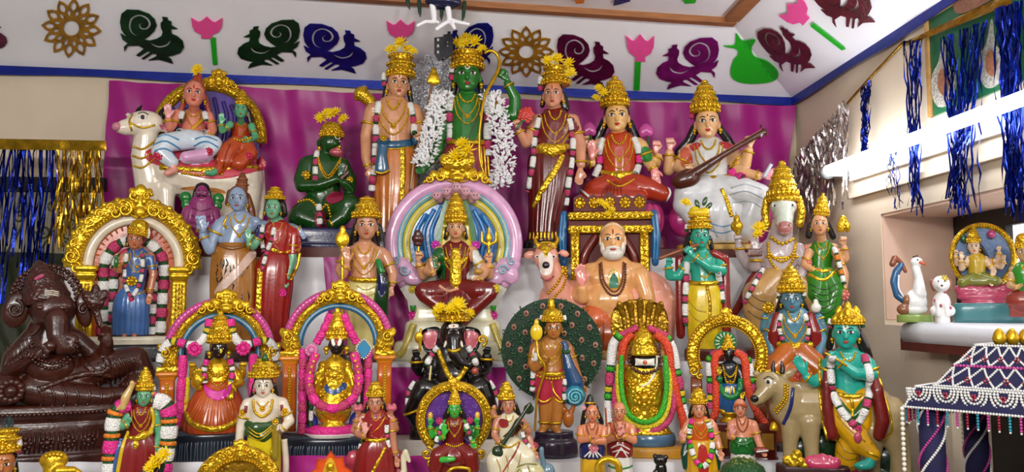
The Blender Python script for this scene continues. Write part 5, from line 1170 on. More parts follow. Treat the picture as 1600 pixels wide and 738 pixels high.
doll(f, SN, (959, 378, 39, 50, 16), (412, 908, 1012), (955, 486, 70), [[(918, 432, 6, 15), (906, 462, 16, 12), (912, 466, 26, 10), (910, 452, 34, 8)], [(1002, 432, 6, 15), (1012, 466, 12, 13), (1008, 496, 26, 11)]],
     [(909, 437, 38, 95, 30, 'open', 1, 'e08c80'), (1000, 502, 34, 200, 24, 'curl', 1)], 0, None, None, None, [El(953, 470, 12, 40, 30, 24), El(936, 436, 10, 18, 14, 16), El(972, 436, 10, 18, 14, 16)], lips='b85848', mark='stripe', neckl=0, bangles=False, earring=False, vox=1.9, brow='6a5a4a')
f.blob('beard', 'ded8cc', [El(959, 398, 26, 17, 11, 12), El(944, 388, 20, 5, 12, 8), El(974, 388, 20, 5, 12, 8), T((950, 390, 33, 3), (959, 388, 35, 3), (968, 390, 33, 3))], 1.2)
f.mb('lips', MB().sph(f.q(959, 392, f.surf(959, 392)+.5), (5, 2, 2), SPM), 'b04840')
f.tube('cloth_edge', 'e0c8a8', [(940, 384), (941, 364), (950, 354), (959, 352), (968, 354), (977, 364), (978, 384)], 1.6, 8)
f.beads('rosary', '5c2c14', [(938, 414), (940, 440), (950, 458), (960, 463), (970, 458), (977, 440), (978, 414)], 2.2)
f.beads('rosary', '7a3c18', [(941, 412), (944, 438), (953, 453), (960, 457), (967, 453), (973, 438), (975, 412)], 2.)
f.patch('chest_emblem', 'd0a838', arc(960, 438, 16, 0, 345, 24, .62), 1.2); f.patch('emblem_figure', '3a7a60', [(960, 428), (966, 438), (966, 450), (954, 450), (954, 438)], 2.2)
f.blob('robe', 'c86030', [T((930, 500, 14, 26), (906, 520, 22, 22), (918, 540, 34, 16)), T((980, 500, 14, 26), (1004, 522, 22, 22), (990, 540, 34, 16)), El(955, 522, 18, 50, 28, 22), T((912, 440, -8, 8), (904, 480, -4, 9), (906, 512, 4, 10))], 2.)
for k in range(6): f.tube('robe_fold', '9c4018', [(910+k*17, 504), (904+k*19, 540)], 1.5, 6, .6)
f.loft('plinth', 'b88028', [(958, f.by-14, 4, 90, 34), (958, f.by, 4, 92, 36)], sq=6)
blooms_on(f, 'yellow chrysanthemum scattered on the throne crest of the saint', [(941, 314, -4, 8), (948, 322, -4, 8), (958, 326, -4, 7), (952, 332, -4, 6)], 8, 'chrysanthemums on the throne crest')

# ---- turquoise flute player in yellow
f = Fig('flute_player_statuette', 'turquoise-skinned flute player in plain yellow robe with a maroon shawl', 'statuette', 1102, T2, dy=-.075)
TQ = '28a088'
doll(f, TQ, (1097, 371, 27, 34, 10), (398, 1070, 1130), (1103, 444, 40), [[(1078, 410, 2, 9), (1062, 432, 4, 8), (1048, 432, 10, 7.5), (1046, 418, 18, 6)], [(1126, 410, 2, 9), (1130, 424, 10, 8.5), (1112, 420, 24, 7.5), (1086, 402, 28, 6)]],
     [(1047, 410, 20, 80, 17, 'hold', 1), (1079, 395, 30, 130, 20, 'hold', 1)], .08, (1097, 358, 336, 36, 'low'), (BLACK, [[(1082, 368, 0, 7), (1076, 384, -2, 6), (1074, 396, -2, 5)], [(1112, 372, -2, 5), (1116, 388, -4, 4)]]), mark='V', neckl=1)
f.tube('flute', '8a4a28', [(1032, 405, 28), (1060, 395, 30), (1094, 384, 30)], 2.8)
skirt(f, 'robe', 'd8ba18', [(1103, 440, 0, 21, 17), (1102, 456, 0, 27, 21), (1101, 500, 0, 28, 22), (1100, 528, 0, 24, 20), (1100, f.by-16, 0, 24, 20)], 9, .04)
f.tube('robe_border', 'gold_old', [(1106, 448), (1110, 476), (1108, 516)], 2.6, 8, .4)
for p in ([(1078, 470), (1090, 484), (1104, 488)], [(1078, 486), (1090, 500), (1104, 504)]): f.tube('robe_fold', 'b89810', p, 1.4, 6, .6)
belt(f, 1103, 442, 48, 21, 3.2, 2)
f.tube('sash_loop', 'gold_plain', [(1096, 432), (1106, 434), (1112, 426)], 1.6)
for x in (1064, 1136): f.blob('shawl', '7a1814', [T((x, 404, -2, 7), (x, 450, 0, 7), (x, 500, 0, 8), (x, 524, 0, 7))], 1.6)
f.blob('shawl_shoulder', '8c2018', [T((1118, 396, 6, 6), (1132, 404, 4, 7), (1136, 416, -2, 7))], 1.4)
f.garland([(1076, 410), (1074, 440), (1072, 474), (1072, 510)], 4.5, ('flower_white', 'flower_pink'), (18, 9)); f.garland([(1124, 428), (1128, 450), (1131, 474)], 4.5, ('flower_white', 'flower_pink'), (14, 9))
f.garland([(1078, 350, 4), (1076, 362, 4)], 3.5, lens=(8, 6))
f.blob('crown_top', 'd8ba18', [El(1096, 332, 6, 18, 6, 10), El(1090, 326, 6, 8, 5, 6), El(1106, 328, 6, 8, 5, 6)], 1.3)
for x, y, a in ((1094, 318, 20), (1106, 314, -20), (1112, 322, -40)): f.blob('crown_leaf', '2c4a20', [El(x, y, 8, 4, 8, 2, a)], .9)
f.loft('plinth', '58201c', [(1101, f.by-18, 6, 30, 22), (1101, f.by-14, 6, 31, 23), (1101, f.by, 6, 31, 23)], sq=5)
blooms_on(f, 'yellow chrysanthemum on the crown of the turquoise flute player', [(1076, 316, 8, 10)], 9, 'chrysanthemums on the crowns')

# ---- horse-headed deity with a lady in green on his lap
f = Fig('horse_headed_statuette', 'horse-headed figure with golden crown seating a lady in green on his lap', 'statuette', 1236, T2, dy=.02)
HM = 'b0a0a0'
f.blob('body', HM, [El(1230, 322, 8, 21, 18, 18), T((1230, 326, 14, 17), (1230, 346, 22, 13), (1231, 358, 26, 12)), T((1228, 352, 4, 17), (1224, 372, 0, 20))]+torso(1221, 362, 380, 1220, 432, 88, 52)+[
    T((1186, 392, 0, 12), (1172, 412, 0, 10), (1160, 396, 4, 8), (1157, 384, 8, 7)), T((1186, 396, 6, 12), (1182, 416, 16, 10), (1184, 402, 26, 8)), T((1252, 394, 2, 11), (1262, 418, 10, 9), (1254, 432, 22, 8))], 1.8)
f.patch('horse_face', 'c2c8b8', [(1214, 314), (1246, 314), (1246, 338), (1240, 356), (1222, 356), (1214, 338)], .8); f.patch('horse_muzzle', 'b07068', [(1220, 352), (1230, 348), (1242, 352), (1242, 362), (1230, 368), (1220, 362)], 1.)
for e in (-1, 1):
    eo = f.mb('eye', MB().sph(f.q(1230+e*14, 322, f.surf(1230+e*14, 322)), (5, 2, 3), SPM), WHITE); f.mb('iris', MB().sph(f.q(1230+e*14, 322, f.surf(1230+e*14, 322)+1.4), 2, SPL), BLACK, eo)
    f.tube('eyebrow', BLACK, [(1230+e*8, 314), (1230+e*15, 312), (1230+e*20, 318)], 1., 6); f.mb('nostril', MB().sph(f.q(1230+e*6, 355, f.surf(1230+e*6, 355)), (2, 1.2, 2), SPL), '2a1414')
    f.blob('ear_ornament', 'gold', [T((1230+e*26, 308, 0, 5), (1230+e*29, 330, 0, 7), (1230+e*26, 350, 0, 6))], 1.2)
f.tube('forehead_mark', WHITE, [(1227, 304), (1227, 316), (1231, 318), (1235, 316), (1235, 304)], .9, 6, off=.6); f.tube('forehead_line', 'a01818', [(1231, 305), (1231, 315)], .8, 6, off=.6)
f.crown(1230, 314, 46, 66, 4, 'tall')
f.hand(1156, 374, 10, 92, 22, HM, 'hold', 1); f.hand(1183, 388, 28, 92, 24, HM, 'open', 1); f.hand(1250, 438, 26, 200, 20, HM, 'curl', 1)
f.blob('conch', 'gold', [El(1155, 352, 14, 10, 10, 7), El(1155, 340, 14, 5, 7, 5), T((1156, 360, 14, 5), (1157, 370, 14, 2))], 1.1)
f.blob('tablet', '5c2c1c', [Bx(1183, 396, 36, 11, 6, 2.5)], 1., 1); f.ring('bangle', 'gold_plain', 1184, 408, 24, 9.5, 2.2, 90); f.ring('bangle', 'gold_plain', 1159, 388, 7, 8, 2., 95)
for q in (0, 1): f.beads('necklace', 'gold_plain', [(1204, 380+q*4), (1206, 396+q*10), (1224, 410+q*16), (1242, 398+q*10), (1248, 380+q*4)], 2.6)
f.beads('necklace', 'gold_plain', [(1210, 372), (1226, 382), (1244, 374)], 3.4); f.tube('chest_band', 'gold_plain', [(1200, 402), (1224, 404), (1252, 402)], 2.2, 8, .6)
f.blob('robe_lap', 'b08850', [T((1212, 440, 10, 24), (1188, 462, 24, 26), (1182, 486, 28, 20)), T((1236, 440, 10, 24), (1270, 470, 20, 24), (1280, 500, 18, 18)), T((1182, 486, 28, 18), (1188, 520, 24, 16), (1190, f.by-14, 22, 15)), T((1280, 500, 18, 16), (1284, f.by-14, 18, 14)), El(1230, 480, 14, 40, 40, 26), Bx(1232, f.by-30, 4, 40, 30, 20)], 2.)
for p in ([(1172, 458), (1190, 470), (1208, 474)], [(1170, 472), (1188, 484), (1208, 486)], [(1170, 486), (1188, 498), (1206, 498)]): f.tube('robe_fold', '7c5c2c', p, 1.5, 6, .6)
f.blob('girdle', 'gold', [T((1194, 434, 14, 6, 5), (1218, 440, 27, 9, 6), (1246, 434, 16, 6, 5))], 1.3)
f.blob('shawl', '7a1c1c', [T((1192, 420, 6, 7), (1176, 440, 6, 8), (1160, 470, 4, 7), (1146, 492, 2, 6), (1138, 510, 0, 6))], 1.5); f.garland([(1196, 420), (1180, 446), (1164, 474)], 3.5, ('flower_white', 'flower_pink'), (10, 8), off=5)
GR = '2a7414'
doll(f, 'd0986c', (1285, 354, 24, 31, 20), (382, 1262, 1316), (1285, 428, 34), [[(1268, 396, 14, 7), (1260, 416, 20, 6), (1272, 424, 30, 5)], [(1310, 396, 10, 7), (1324, 406, 8, 6.5), (1322, 390, 14, 5.5)], [(1310, 400, 16, 7), (1321, 432, 20, 6.5), (1317, 456, 26, 5.5)]],
     [(1275, 426, 32, 20, 15, 'curl', 1), (1321, 380, 16, 92, 18, 'hold', -1), (1315, 464, 28, 250, 20, 'open', -1, 'e09080')], 0, (1288, 340, 304, 22, 'tall', 6), (BLACK, [[(1272, 352, 12, 5), (1268, 370, 10, 5)], [(1298, 352, 12, 5), (1306, 372, 10, 5)]]), blouse=GR, neckl=2, vox=1.4)
f.blob('sari_lap', GR, [T((1280, 436, 22, 18), (1276, 462, 32, 17), (1286, 486, 34, 13)), T((1294, 436, 20, 18), (1304, 458, 30, 16), (1296, 484, 34, 13)), T((1288, 490, 32, 14), (1290, 520, 28, 12))], 1.7)
for k in range(5): f.tube('sari_fold', '1a520c', [(1266+k*2, 446+k*9), (1286, 454+k*9), (1310-k*2, 444+k*9)], 1.4, 6, .6)
f.tube('sari_edge', 'gold_plain', [(1264, 430), (1286, 440), (1308, 424)], 2.6, 8, .5); belt(f, 1286, 424, 44, 36, 3., 2)
f.blob('golden_lotus', 'gold', [El(1321, 352, 18, 7, 13, 6), El(1316, 358, 20, 5, 9, 5), El(1327, 358, 20, 5, 9, 5)], 1.1)
f.garland([(1306, 390), (1312, 416), (1318, 446)], 3.5, ('flower_white', 'flower_orange'), (9, 8), off=6); f.boss('wrist_flower', 'd87868', 1316, 462, 9)
for x, y in ((1264, 388), (1266, 412)): f.boss('flower', 'd87868', x, y, 6)
f.loft('plinth', '6a2420', [(1236, f.by-14, 4, 70, 40), (1236, f.by, 4, 72, 42)], sq=5)
blooms_on(f, 'yellow chrysanthemum tucked by the shoulder of the horse-headed figure', [(1192, 356, 20, 13), (1188, 370, 22, 9)], 11, 'chrysanthemums by the horse-headed figure')
# ================================================================== third tier
# ---- reclining brown elephant-headed statue
f = Fig('elephant_headed_statue', 'large glossy brown elephant-headed statue reclining on an oval carved base', 'statue', 78, T3, dy=-.005)
BR = 'brown_clay'
f.loft('base', BR, [(78, 630, 10, 142, 54), (78, 640, 10, 146, 57), (78, 648, 10, 140, 54), (78, 654, 10, 130, 50), (78, 664, 10, 134, 52), (78, 700, 10, 136, 53), (78, 704, 10, 144, 57), (78, f.by, 10, 146, 58)], n=72)
f.beads('base_beading', BR, [(78+math.cos(rad(a))*146, 641, 10+math.sin(rad(a))*57) for a in range(-10, 191, 8)], 3.4, 6)
for a in range(6, 176, 14): f.boss('base_rosette', BR, 78+math.cos(rad(a))*134, 684, 11, 10+math.sin(rad(a))*53)
mb = MB()
for a in range(2, 180, 3): mb.tube([f.q(78+math.cos(rad(a))*136, 668, 10+math.sin(rad(a))*53.5), f.q(78+math.cos(rad(a))*137, 698, 10+math.sin(rad(a))*54)], 1.3, 5)
f.mb('base_fluting', mb, BR)
body = f.blob('body', BR, [El(73, 486, 22, 33, 32, 30), El(58, 480, 34, 16, 14, 14), El(90, 480, 34, 16, 14, 14), T((82, 500, 48, 17), (84, 524, 56, 14), (92, 542, 58, 11.5), (106, 544, 56, 9.5), (110, 530, 56, 8), (98, 526, 58, 6.5)),
    T((70, 520, 10, 34, 28), (72, 560, 12, 40, 32), (80, 592, 16, 46, 36)), El(76, 576, 36, 34, 28, 24), T((44, 530, 14, 18), (16, 560, 22, 15), (14, 580, 32, 14), (44, 556, 50, 11), (62, 548, 56, 9)), T((108, 530, 10, 16), (140, 556, 10, 14), (160, 558, 20, 13), (162, 536, 34, 10)),
    T((50, 606, 34, 24), (100, 616, 44, 22), (160, 622, 44, 16), (190, 618, 42, 12)), T((108, 596, 24, 26), (160, 576, 14, 26), (210, 566, 6, 22), (226, 590, 10, 18), (196, 614, 28, 14)), T((40, 600, 20, 22), (0, 612, 24, 20), (-20, 620, 26, 16))], 2.)
f.blob('bolster', BR, [T((10, 606, 32, 26), (-40, 606, 26, 28))], 2.); f.boss('bolster_end', BR, 20, 606, 20, f.surf(20, 606)+1, 12)
for x, e in ((16, -1), (122, 1)):
    f.blob('ear', BR, [El(x, 486, 18, 19 if e < 0 else 13, 28, 6, e*10)], 1.6); mb = MB(); f.spiral(mb, x, 484, 26, 14 if e < 0 else 9, 2.4, 1.5, 90, e); f.mb('ear_curl', mb, BR)
for e in (-1, 1): f.tube('tusk', BR, [(74+e*18, 510, 46), (74+e*24, 520, 54), (74+e*30, 524, 58)], [4.5, 3.6, 1.6])
for e in (-1, 1): f.blob('eyelid', BR, [El(74+e*17, 482, f.surf(74+e*17, 482), 7, 3.4, 3)], 1.)
f.lathe('crown', 'brown_carved', 62, 474, 12, [(34, 0), (36, 8), (33, 14), (30, 26), (26, 30), (27, 36), (18, 48), (14, 52), (14, 56), (6, 64), (2, 68)], 30, tilt=-12)
for rr, n_ in ((46, 20), (56, 24)): f.beads('headdress', BR, [(62+math.cos(rad(a))*rr, 470-math.sin(rad(a))*rr*.95, 8) for a in range(-5, 186, 9)], 4.2 if rr > 50 else 3.4, 7)
mb = MB()
for a in range(10, 180, 14): f.spiral(mb, 62+math.cos(rad(a))*51, 470-math.sin(rad(a))*48, 10, 6, 1.6, 1.2, a, 1)
f.mb('headdress_curls', mb, BR)
for v in (-3, 0, 3): f.tube('forehead_stripe', 'd8d0c4', [(61, 460+v), (72, 459+v), (83, 461+v)], 1., 6, off=.6)
f.tube('forehead_dot', 'b08018', [(73, 460), (75, 460)], 1.6, 6, off=1.2); f.patch('pink_smudge', 'b04068', [(44, 436), (56, 430), (58, 434), (46, 440)], 1.2)
f.hand(64, 548, 62, 40, 30, BR, 'hold', 1); f.hand(162, 530, 40, 100, 34, BR, 'curl', -1); f.mb('sweet', MB().sph(f.q(76, 540, 66), (9, 8, 9), SPH), BR)
f.blob('lotus_in_hand', 'brown_carved', [El(140, 474, 30, 14, 14, 9), El(128, 466, 30, 8, 12, 7, 25), El(152, 464, 30, 8, 12, 7, -25), El(140, 456, 30, 7, 12, 7), T((142, 486, 30, 6), (150, 510, 32, 5))], 1.6)
for q in (0, 8): f.beads('necklace', BR, [(44, 536+q), (54, 556+q), (80, 566+q), (104, 556+q), (116, 534+q)], 3.2)
f.tube('scarf', 'brown_carved', [(108, 540), (124, 566), (150, 584), (166, 576), (160, 560)], 5, 8, .7); f.tube('scarf', 'brown_carved', [(60, 606), (100, 592), (140, 584), (176, 592)], 5, 8, .7)
for k in range(9): f.tube('robe_fold', BR, [(150+k*8, 560+abs(k-4)*2), (158+k*8, 580), (156+k*7, 604)], 2., 6, .7, off=.4)
for k in range(7): f.tube('robe_fold', BR, [(60+k*18, 600), (68+k*18, 616), (64+k*18, 632)], 2., 6, .7, off=.4)
for y in (545, 552): f.beads('armlet', BR, [(28, y+8), (38, y), (46, y-10)], 2.6)
for k in range(7): f.tube('sleeve_fold', BR, [(6+k*6, 540-k*2), (10+k*6, 556-k*2), (6+k*6, 570-k*2)], 1.6, 6, .7)

def shrine(f, cx, cy, R, capx, capy, pil, crest, rim='c84890', blue='2c6c98', base=None):
    """pink, gold and blue arch on two orange pillars with gilded capitals"""
    arch_band(f, 'flower_rim', rim, arc(cx, cy, R, 2, 178, 36), -16, 6, .8, None)
    mb = MB()
    for a in np.arange(4, 178, 4.5): mb.tube([f.q(cx+math.cos(rad(a))*(R-5), cy-math.sin(rad(a))*(R-5), -11), f.q(cx+math.cos(rad(a))*(R+5), cy-math.sin(rad(a))*(R+5), -12)], 1.6, 6)
    f.mb('rim_petals', mb, rim)
    arch_band(f, 'arch', 'gold', arc(cx, cy, R-12, 0, 180, 36), -14, 7, .8, ('gold_plain', 2.))
    arch_band(f, 'blue_band', blue, arc(cx, cy, R-22, -2, 182, 36), -15, 5, .8, ('9cb8c8', 1.5))
    kirtimukha(f, *crest)
    for e, x in zip((-1, 1), capx):
        f.blob('capital', 'gold', [El(x, capy, -6, 15, 15, 9), El(x+e*5, capy-12, -4, 10, 9, 8), El(x-e*8, capy+8, -4, 9, 8, 8), El(x+e*13, capy-16, -4, 5, 7, 5), Bx(x, capy+18, -8, 16, 4, 11)], 1.4)
        mb = MB(); f.spiral(mb, x+e*4, capy-8, 6, 8, 1.9, 1.4, 90, e); f.spiral(mb, x-e*5, capy+6, 5, 6, 1.6, 1.3, 270, e); f.mb('capital_scroll', mb, 'gold_plain')
        f.loft('pillar_cap', 'c87818', [(x, capy+22, -8, 17, 12), (x, capy+26, -8, 18, 13), (x, capy+30, -8, 14, 10), (x, capy+34, -8, 12, 9)], sq=5)
        f.loft('pillar', 'b85a14', [(x, capy+32, -8, 11, 9), (x, pil, -8, 11, 9)], sq=5)
        f.tube('pillar_rib', 'd89018', [(x, capy+38, 1.5), (x, pil-4, 1.5)], 3, 8, .6)
        f.beads('pillar_studs', 'gold_plain', [(x, capy+40, 3), (x, pil-6, 3)], 2., 4.2)
def rock_base(f, x, y0, y1, w, m='1c2430'):
    f.loft('base', m, [(x, y0, 0, w*.46, 28), (x, y0+8, 2, w*.5, 34), (x, (y0+y1)/2, 2, w*.49, 34), (x, y1, 2, w*.5, 36)], n=80)
    mb = MB(); R = random.Random(int(x))
    for a in np.arange(4, 177, 3.2):
        c = math.cos(rad(a)); s_ = math.sin(rad(a)); mb.tube([f.q(x+c*w*.475, y0+3, 2+s_*31), f.q(x+c*w*.505+R.uniform(-2, 2), (y0+y1)/2, 2+s_*34.5), f.q(x+c*w*.505, y1-1, 2+s_*36)], 1.1, 5)
    f.mb('base_ridges', mb, '4a5868')
# ---- black-faced gold goddess in orange skirt under an arch
f = Fig('arch_deity_statuette', 'black-faced golden goddess with fanned orange skirt under a pink and gold arch', 'statuette', 336, T3)
shrine(f, 338, 556, 84, (258, 420), 560, 672, (346, 474, 92, 44, -6))
GO = 'gold_plain'
f.blob('body', GO, torso(337, 558, 570, 337, 606, 60, 44, 4)+[T((314, 582, 6, 8), (302, 598, 10, 7), (309, 604, 22, 6)), T((360, 582, 6, 8), (372, 600, 10, 7), (358, 606, 24, 6)), T((316, 578, 0, 7), (300, 590, 2, 7), (298, 582, 10, 6)), T((358, 578, 0, 7), (374, 590, 2, 7), (376, 582, 10, 6))], 1.5)
f.blob('face', BLACK, f.head(338, 547, 24, 30, 14), 1.2)
f.face(338, 547, 24, 30, eye='c8b878', lips='701818', mark=None); f.mb('nose_ring', MB().sph(f.q(341, 549, f.surf(341, 549)), (3, 1.5, 4), SPL), 'd8c828')
f.crown(338, 537, 38, 50, 10, 'tall'); f.earrings(338, 548, 26, .58, .2, .16)
f.hand(307, 593, 28, 92, 24, GO, 'open', 1); f.hand(357, 606, 30, 268, 24, GO, 'open', -1); f.hand(297, 574, 14, 92, 18, GO, 'hold', 1); f.hand(377, 574, 14, 88, 18, GO, 'hold', -1)
skirt(f, 'fan_skirt', 'b8481a', [(337, 596, 6, 22, 15), (336, 616, 8, 34, 21), (335, 640, 10, 44, 26), (334, 662, 12, 49, 29), (334, 674, 12, 47, 28)], 26, .05)
mb = MB()
for k in range(15): u = (k-7)/7; mb.tube([f.q(337+u*16, 606-abs(u)*3, f.surf(337+u*16, 606-abs(u)*3)), f.q(335+u*30, 634, f.surf(335+u*30, 634)+.5), f.q(334+u*43, 660-4*u*u, f.surf(334+u*43, 660)+.5)], 1.1, 5)
f.mb('skirt_pleats', mb, 'c8681f')
f.tube('skirt_hem', 'gold', [(290, 642), (300, 656), (320, 664), (336, 666), (352, 664), (370, 656), (382, 642)], 5, 8, .5)
f.beads('necklace', 'gold_plain', [(322, 572), (330, 584), (338, 588), (346, 584), (354, 572)], 2.6); f.beads('necklace', 'gold', [(318, 576), (328, 594), (338, 602), (348, 594), (358, 576)], 2.2)
f.patch('pink_bib', 'd02c98', [(316, 600), (326, 606), (338, 610), (350, 606), (360, 598), (356, 616), (340, 624), (322, 616)], 2.)
f.garland([(282, 556, 2), (281, 600, 6), (280, 640, 8), (279, 664, 10)], 6.5, ('flower_hot',), (34,), core='flower_hot'); f.garland([(290, 590, 4), (289, 630, 8), (288, 668, 10)], 4, ('flower_yellow',), (40,), core='flower_orange')
f.garland([(392, 556, 2), (393, 600, 6), (394, 640, 8), (395, 664, 10)], 6.5, ('flower_hot',), (34,), core='flower_hot')
for e in (-1, 1):
    f.garland([(338+e*16, 500, 10), (338+e*20, 520, 12), (338+e*30, 536, 12), (338+e*46, 540, 8), (338+e*74, 534, 2), (338+e*88, 548, 0), (338+e*92, 568, 0)], 6, ('flower_hot', 'flower_yellow', 'flower_white', 'flower_white'), (12, 6, 20, 14))
    f.boss('shoulder_flower', 'flower_hot', 338+e*38, 546, 12, 16, 10)
f.garland([(320, 562, 22), (316, 580, 22), (318, 598, 24)], 4, ('flower_hot', 'flower_white'), (10, 7)); f.garland([(356, 562, 22), (360, 580, 22), (358, 598, 24)], 4, ('flower_hot', 'flower_white'), (10, 7))
rock_base(f, 338, 668, f.by, 188)

# ---- black-faced golden standing deity with U-shaped pink garland
f = Fig('arch_deity_statuette', 'black-faced golden deity with white forehead mark and pink garland loop under an arch', 'statuette', 522, T3, dy=-.058)
shrine(f, 525, 540, 83, (450, 600), 536, 674, (527, 458, 78, 42, -6))
f.blob('body', GO, torso(521, 556, 566, 520, 618, 56, 40, 4)+[T((500, 580, 6, 7), (490, 604, 10, 6.5), (494, 612, 20, 6), (498, 600, 26, 5)), T((542, 580, 6, 7), (552, 606, 10, 6.5), (544, 616, 24, 5.5)), T((521, 614, 6, 24, 18), (520, 640, 8, 28, 20), (520, 648, 8, 20, 16))], 1.5)
f.blob('face', BLACK, f.head(523, 541, 24, 29, 14), 1.2); f.face(523, 541, 24, 29, eye='403830', lips='2a1414', mark=None)
f.tube('forehead_mark', 'f0ece4', [(517, 524), (518, 537), (521, 540)], 3., 6, off=.8); f.tube('forehead_mark', 'f0ece4', [(529, 524), (528, 537), (525, 540)], 3., 6, off=.8); f.tube('forehead_line', 'a01818', [(523, 523), (523, 539)], 1.7, 6, off=1.4)
f.crown(523, 532, 32, 50, 10, 'tall'); f.earrings(523, 541, 26, .6, .2, .18)
f.hand(497, 592, 30, 92, 17, GO, 'open', 1); f.hand(545, 620, 28, 260, 17, GO, 'curl', -1)
f.patch('blue_sash', '1c4478', [(508, 600), (520, 606), (536, 598), (540, 606), (522, 616), (506, 610)], 1.8); f.patch('breast_jewel', 'gold', [(508, 576), (534, 576), (532, 600), (520, 608), (510, 600)], 2.)
f.boss('jewel', 'gold_plain', 521, 588, 9); f.boss('jewel', 'gold_plain', 534, 618, 9); f.boss('jewel', 'gold_plain', 500, 612, 8)
f.garland([(492, 552, 20), (484, 576, 22), (483, 604, 24), (494, 626, 28), (520, 636, 34), (546, 626, 28), (558, 604, 24), (557, 576, 22), (550, 552, 20)], 6.5, ('flower_hot', 'flower_pink'), (16, 16), core='flower_hot', gap=1.5)
for x, y in spline([(492, 556), (484, 580), (484, 606), (496, 628), (520, 637), (546, 627), (558, 604), (557, 578), (550, 556)], 9): f.mb('gold_bud', MB().sph(f.q(x, y, 30+4*math.cos((x-521)/22)), 2.2, SPL), 'd8b828')
for e, x in ((-1, 471), (1, 573)):
    f.garland([(x, 546, 4), (x, 600, 8), (x-1*e, 650, 10), (x, 676, 12)], 6, ('flower_hot', 'flower_pink'), (16, 16), core='flower_hot', gap=1.5); f.tube('dark_cord', BLACK, [(x-e*9, 552, 6), (x-e*9, 662, 12)], 2.2)
    f.garland([(x-e*15, 560, 8), (x-e*15, 620, 12), (x-e*14, 668, 14)], 3.2, ('flower_white', 'flower_green'), (16, 6))
    f.garland([(523+e*10, 492, 12), (523+e*20, 516, 12), (523+e*32, 538, 10)], 6, ('flower_hot',), (14,), core='flower_hot', gap=1.5)
f.boss('round_jewel', 'd07aa8', 484, 548, 11, 14, 12)
f.slab('diamond_jewel', '3c88b0', [(566, 532), (578, 546), (566, 562), (554, 546)], 6, 14, False); f.beads('jewel_edge', 'd8d8d0', [(566, 532, 14), (578, 546, 14), (566, 562, 14), (554, 546, 14)], 1.6, 4, closed=True)
f.lathe('pot_stand', 'gold', 520, 672, 10, [(26, 0), (24, 5), (17, 12), (16, 18), (20, 24), (30, 32), (28, 34)], 28)
f.loft('pink_ring', 'flower_hot', [(520, 664, 10, 34, 24), (520, 670, 10, 44, 30), (520, 676, 10, 42, 29)]); f.loft('white_ring', 'd8d4cc', [(520, 675, 10, 45, 31), (520, 681, 10, 42, 29)])
for e in (-1, 1): f.blob('blue_rock', '2c3c98', [El(520+e*40, 660, 0, 16, 16, 12)], 2.)
rock_base(f, 525, 676, f.by, 180)

# ---- black elephant-headed figure
f = Fig('elephant_headed_statuette', 'black elephant-headed figure with pink ears and golden sash', 'statuette', 706, T3, dy=.052, dz=.037)
K = '0f0d0d'
f.blob('body', K, [El(707, 524, 14, 22, 25, 20), El(700, 514, 26, 8, 8, 8), El(716, 514, 26, 8, 8, 8), T((708, 530, 32, 12), (709, 552, 38, 10), (718, 566, 38, 8.5), (732, 570, 36, 7), (742, 562, 36, 5.5)),
    T((707, 552, 2, 34, 24), (706, 590, 6, 38, 28), (706, 620, 8, 40, 28)), El(706, 588, 22, 28, 24, 20), T((676, 560, 0, 13), (656, 580, 2, 10), (650, 572, 12, 9), (650, 562, 16, 8)), T((738, 560, 0, 13), (758, 578, 2, 10), (761, 568, 12, 9), (760, 558, 16, 8)),
    T((680, 568, 10, 12), (668, 590, 18, 10), (672, 584, 30, 8)), T((734, 566, 10, 12), (750, 588, 18, 10), (742, 586, 32, 8)), T((690, 616, 20, 22), (664, 606, 26, 18), (656, 618, 28, 16)), T((722, 616, 20, 22), (750, 606, 26, 18), (756, 618, 28, 16)), T((656, 620, 28, 15), (644, 640, 26, 12), (654, 656, 24, 12)), T((758, 620, 28, 15), (766, 640, 26, 12), (756, 656, 24, 12)), El(706, 630, 8, 48, 34, 28)], 1.8)
for e, x in ((-1, 672), (1, 735)): f.slab('ear', K, [(x-e*14, 514), (x+e*12, 516), (x+e*16, 534), (x+e*6, 552), (x-e*10, 546)], 2, 9, dome=3.); f.patch('ear_lining', 'c0606c', [(x-e*10, 519), (x+e*9, 520), (x+e*12, 533), (x+e*4, 546), (x-e*7, 541)], 1.)
f.face(708, 522, 26, 28, mark=None, mouth=False, iris=BLACK, brow='3a3028')
f.patch('forehead_patch', 'e4ded0', [(701, 508), (714, 507), (715, 512), (702, 513)], 1.2); f.mb('forehead_dot', MB().sph(f.q(708, 510, f.surf(708, 510)+1.4), 1.6, SPL), 'b01c18')
f.crown(706, 503, 48, 24, 10, 'low'); f.tube('trunk_band', 'gold_plain', [(700, 546), (709, 548), (718, 545)], 2.6)
for e in (-1, 1): f.tube('tusk', 'e8dcc4', [(708+e*11, 534, 34), (708+e*14, 542, 40)], [2.6, 1.4])
f.hand(649, 554, 18, 95, 18, K, 'hold', 1); f.hand(761, 550, 18, 85, 18, K, 'hold', -1); f.hand(671, 576, 34, 92, 20, K, 'open', 1); f.hand(741, 584, 36, 190, 16, K, 'curl', 1)
f.blob('axe', 'gold_plain', [T((656, 548, 22, 2.4), (657, 516, 22, 2.4)), El(654, 528, 22, 7, 9, 3)], .9); mb = MB(); f.spiral(mb, 752, 532, 20, 9, 2.4, 1.2, 270, 1); f.mb('noose', mb, 'gold_plain')
f.mb('sweet', MB().sph(f.q(741, 578, 42), (6, 5, 6), SPM), 'a04838'); f.tube('broken_tusk', 'd8c890', [(672, 592, 40), (674, 570, 40)], 1.6)
f.tube('sash', 'gold', [(684, 546), (692, 566), (702, 586), (712, 592), (722, 582), (728, 572)], 4.2, 8, .5); f.tube('belly_chain', 'gold_plain', [(676, 604), (706, 598), (736, 602)], 3., 8, .6)
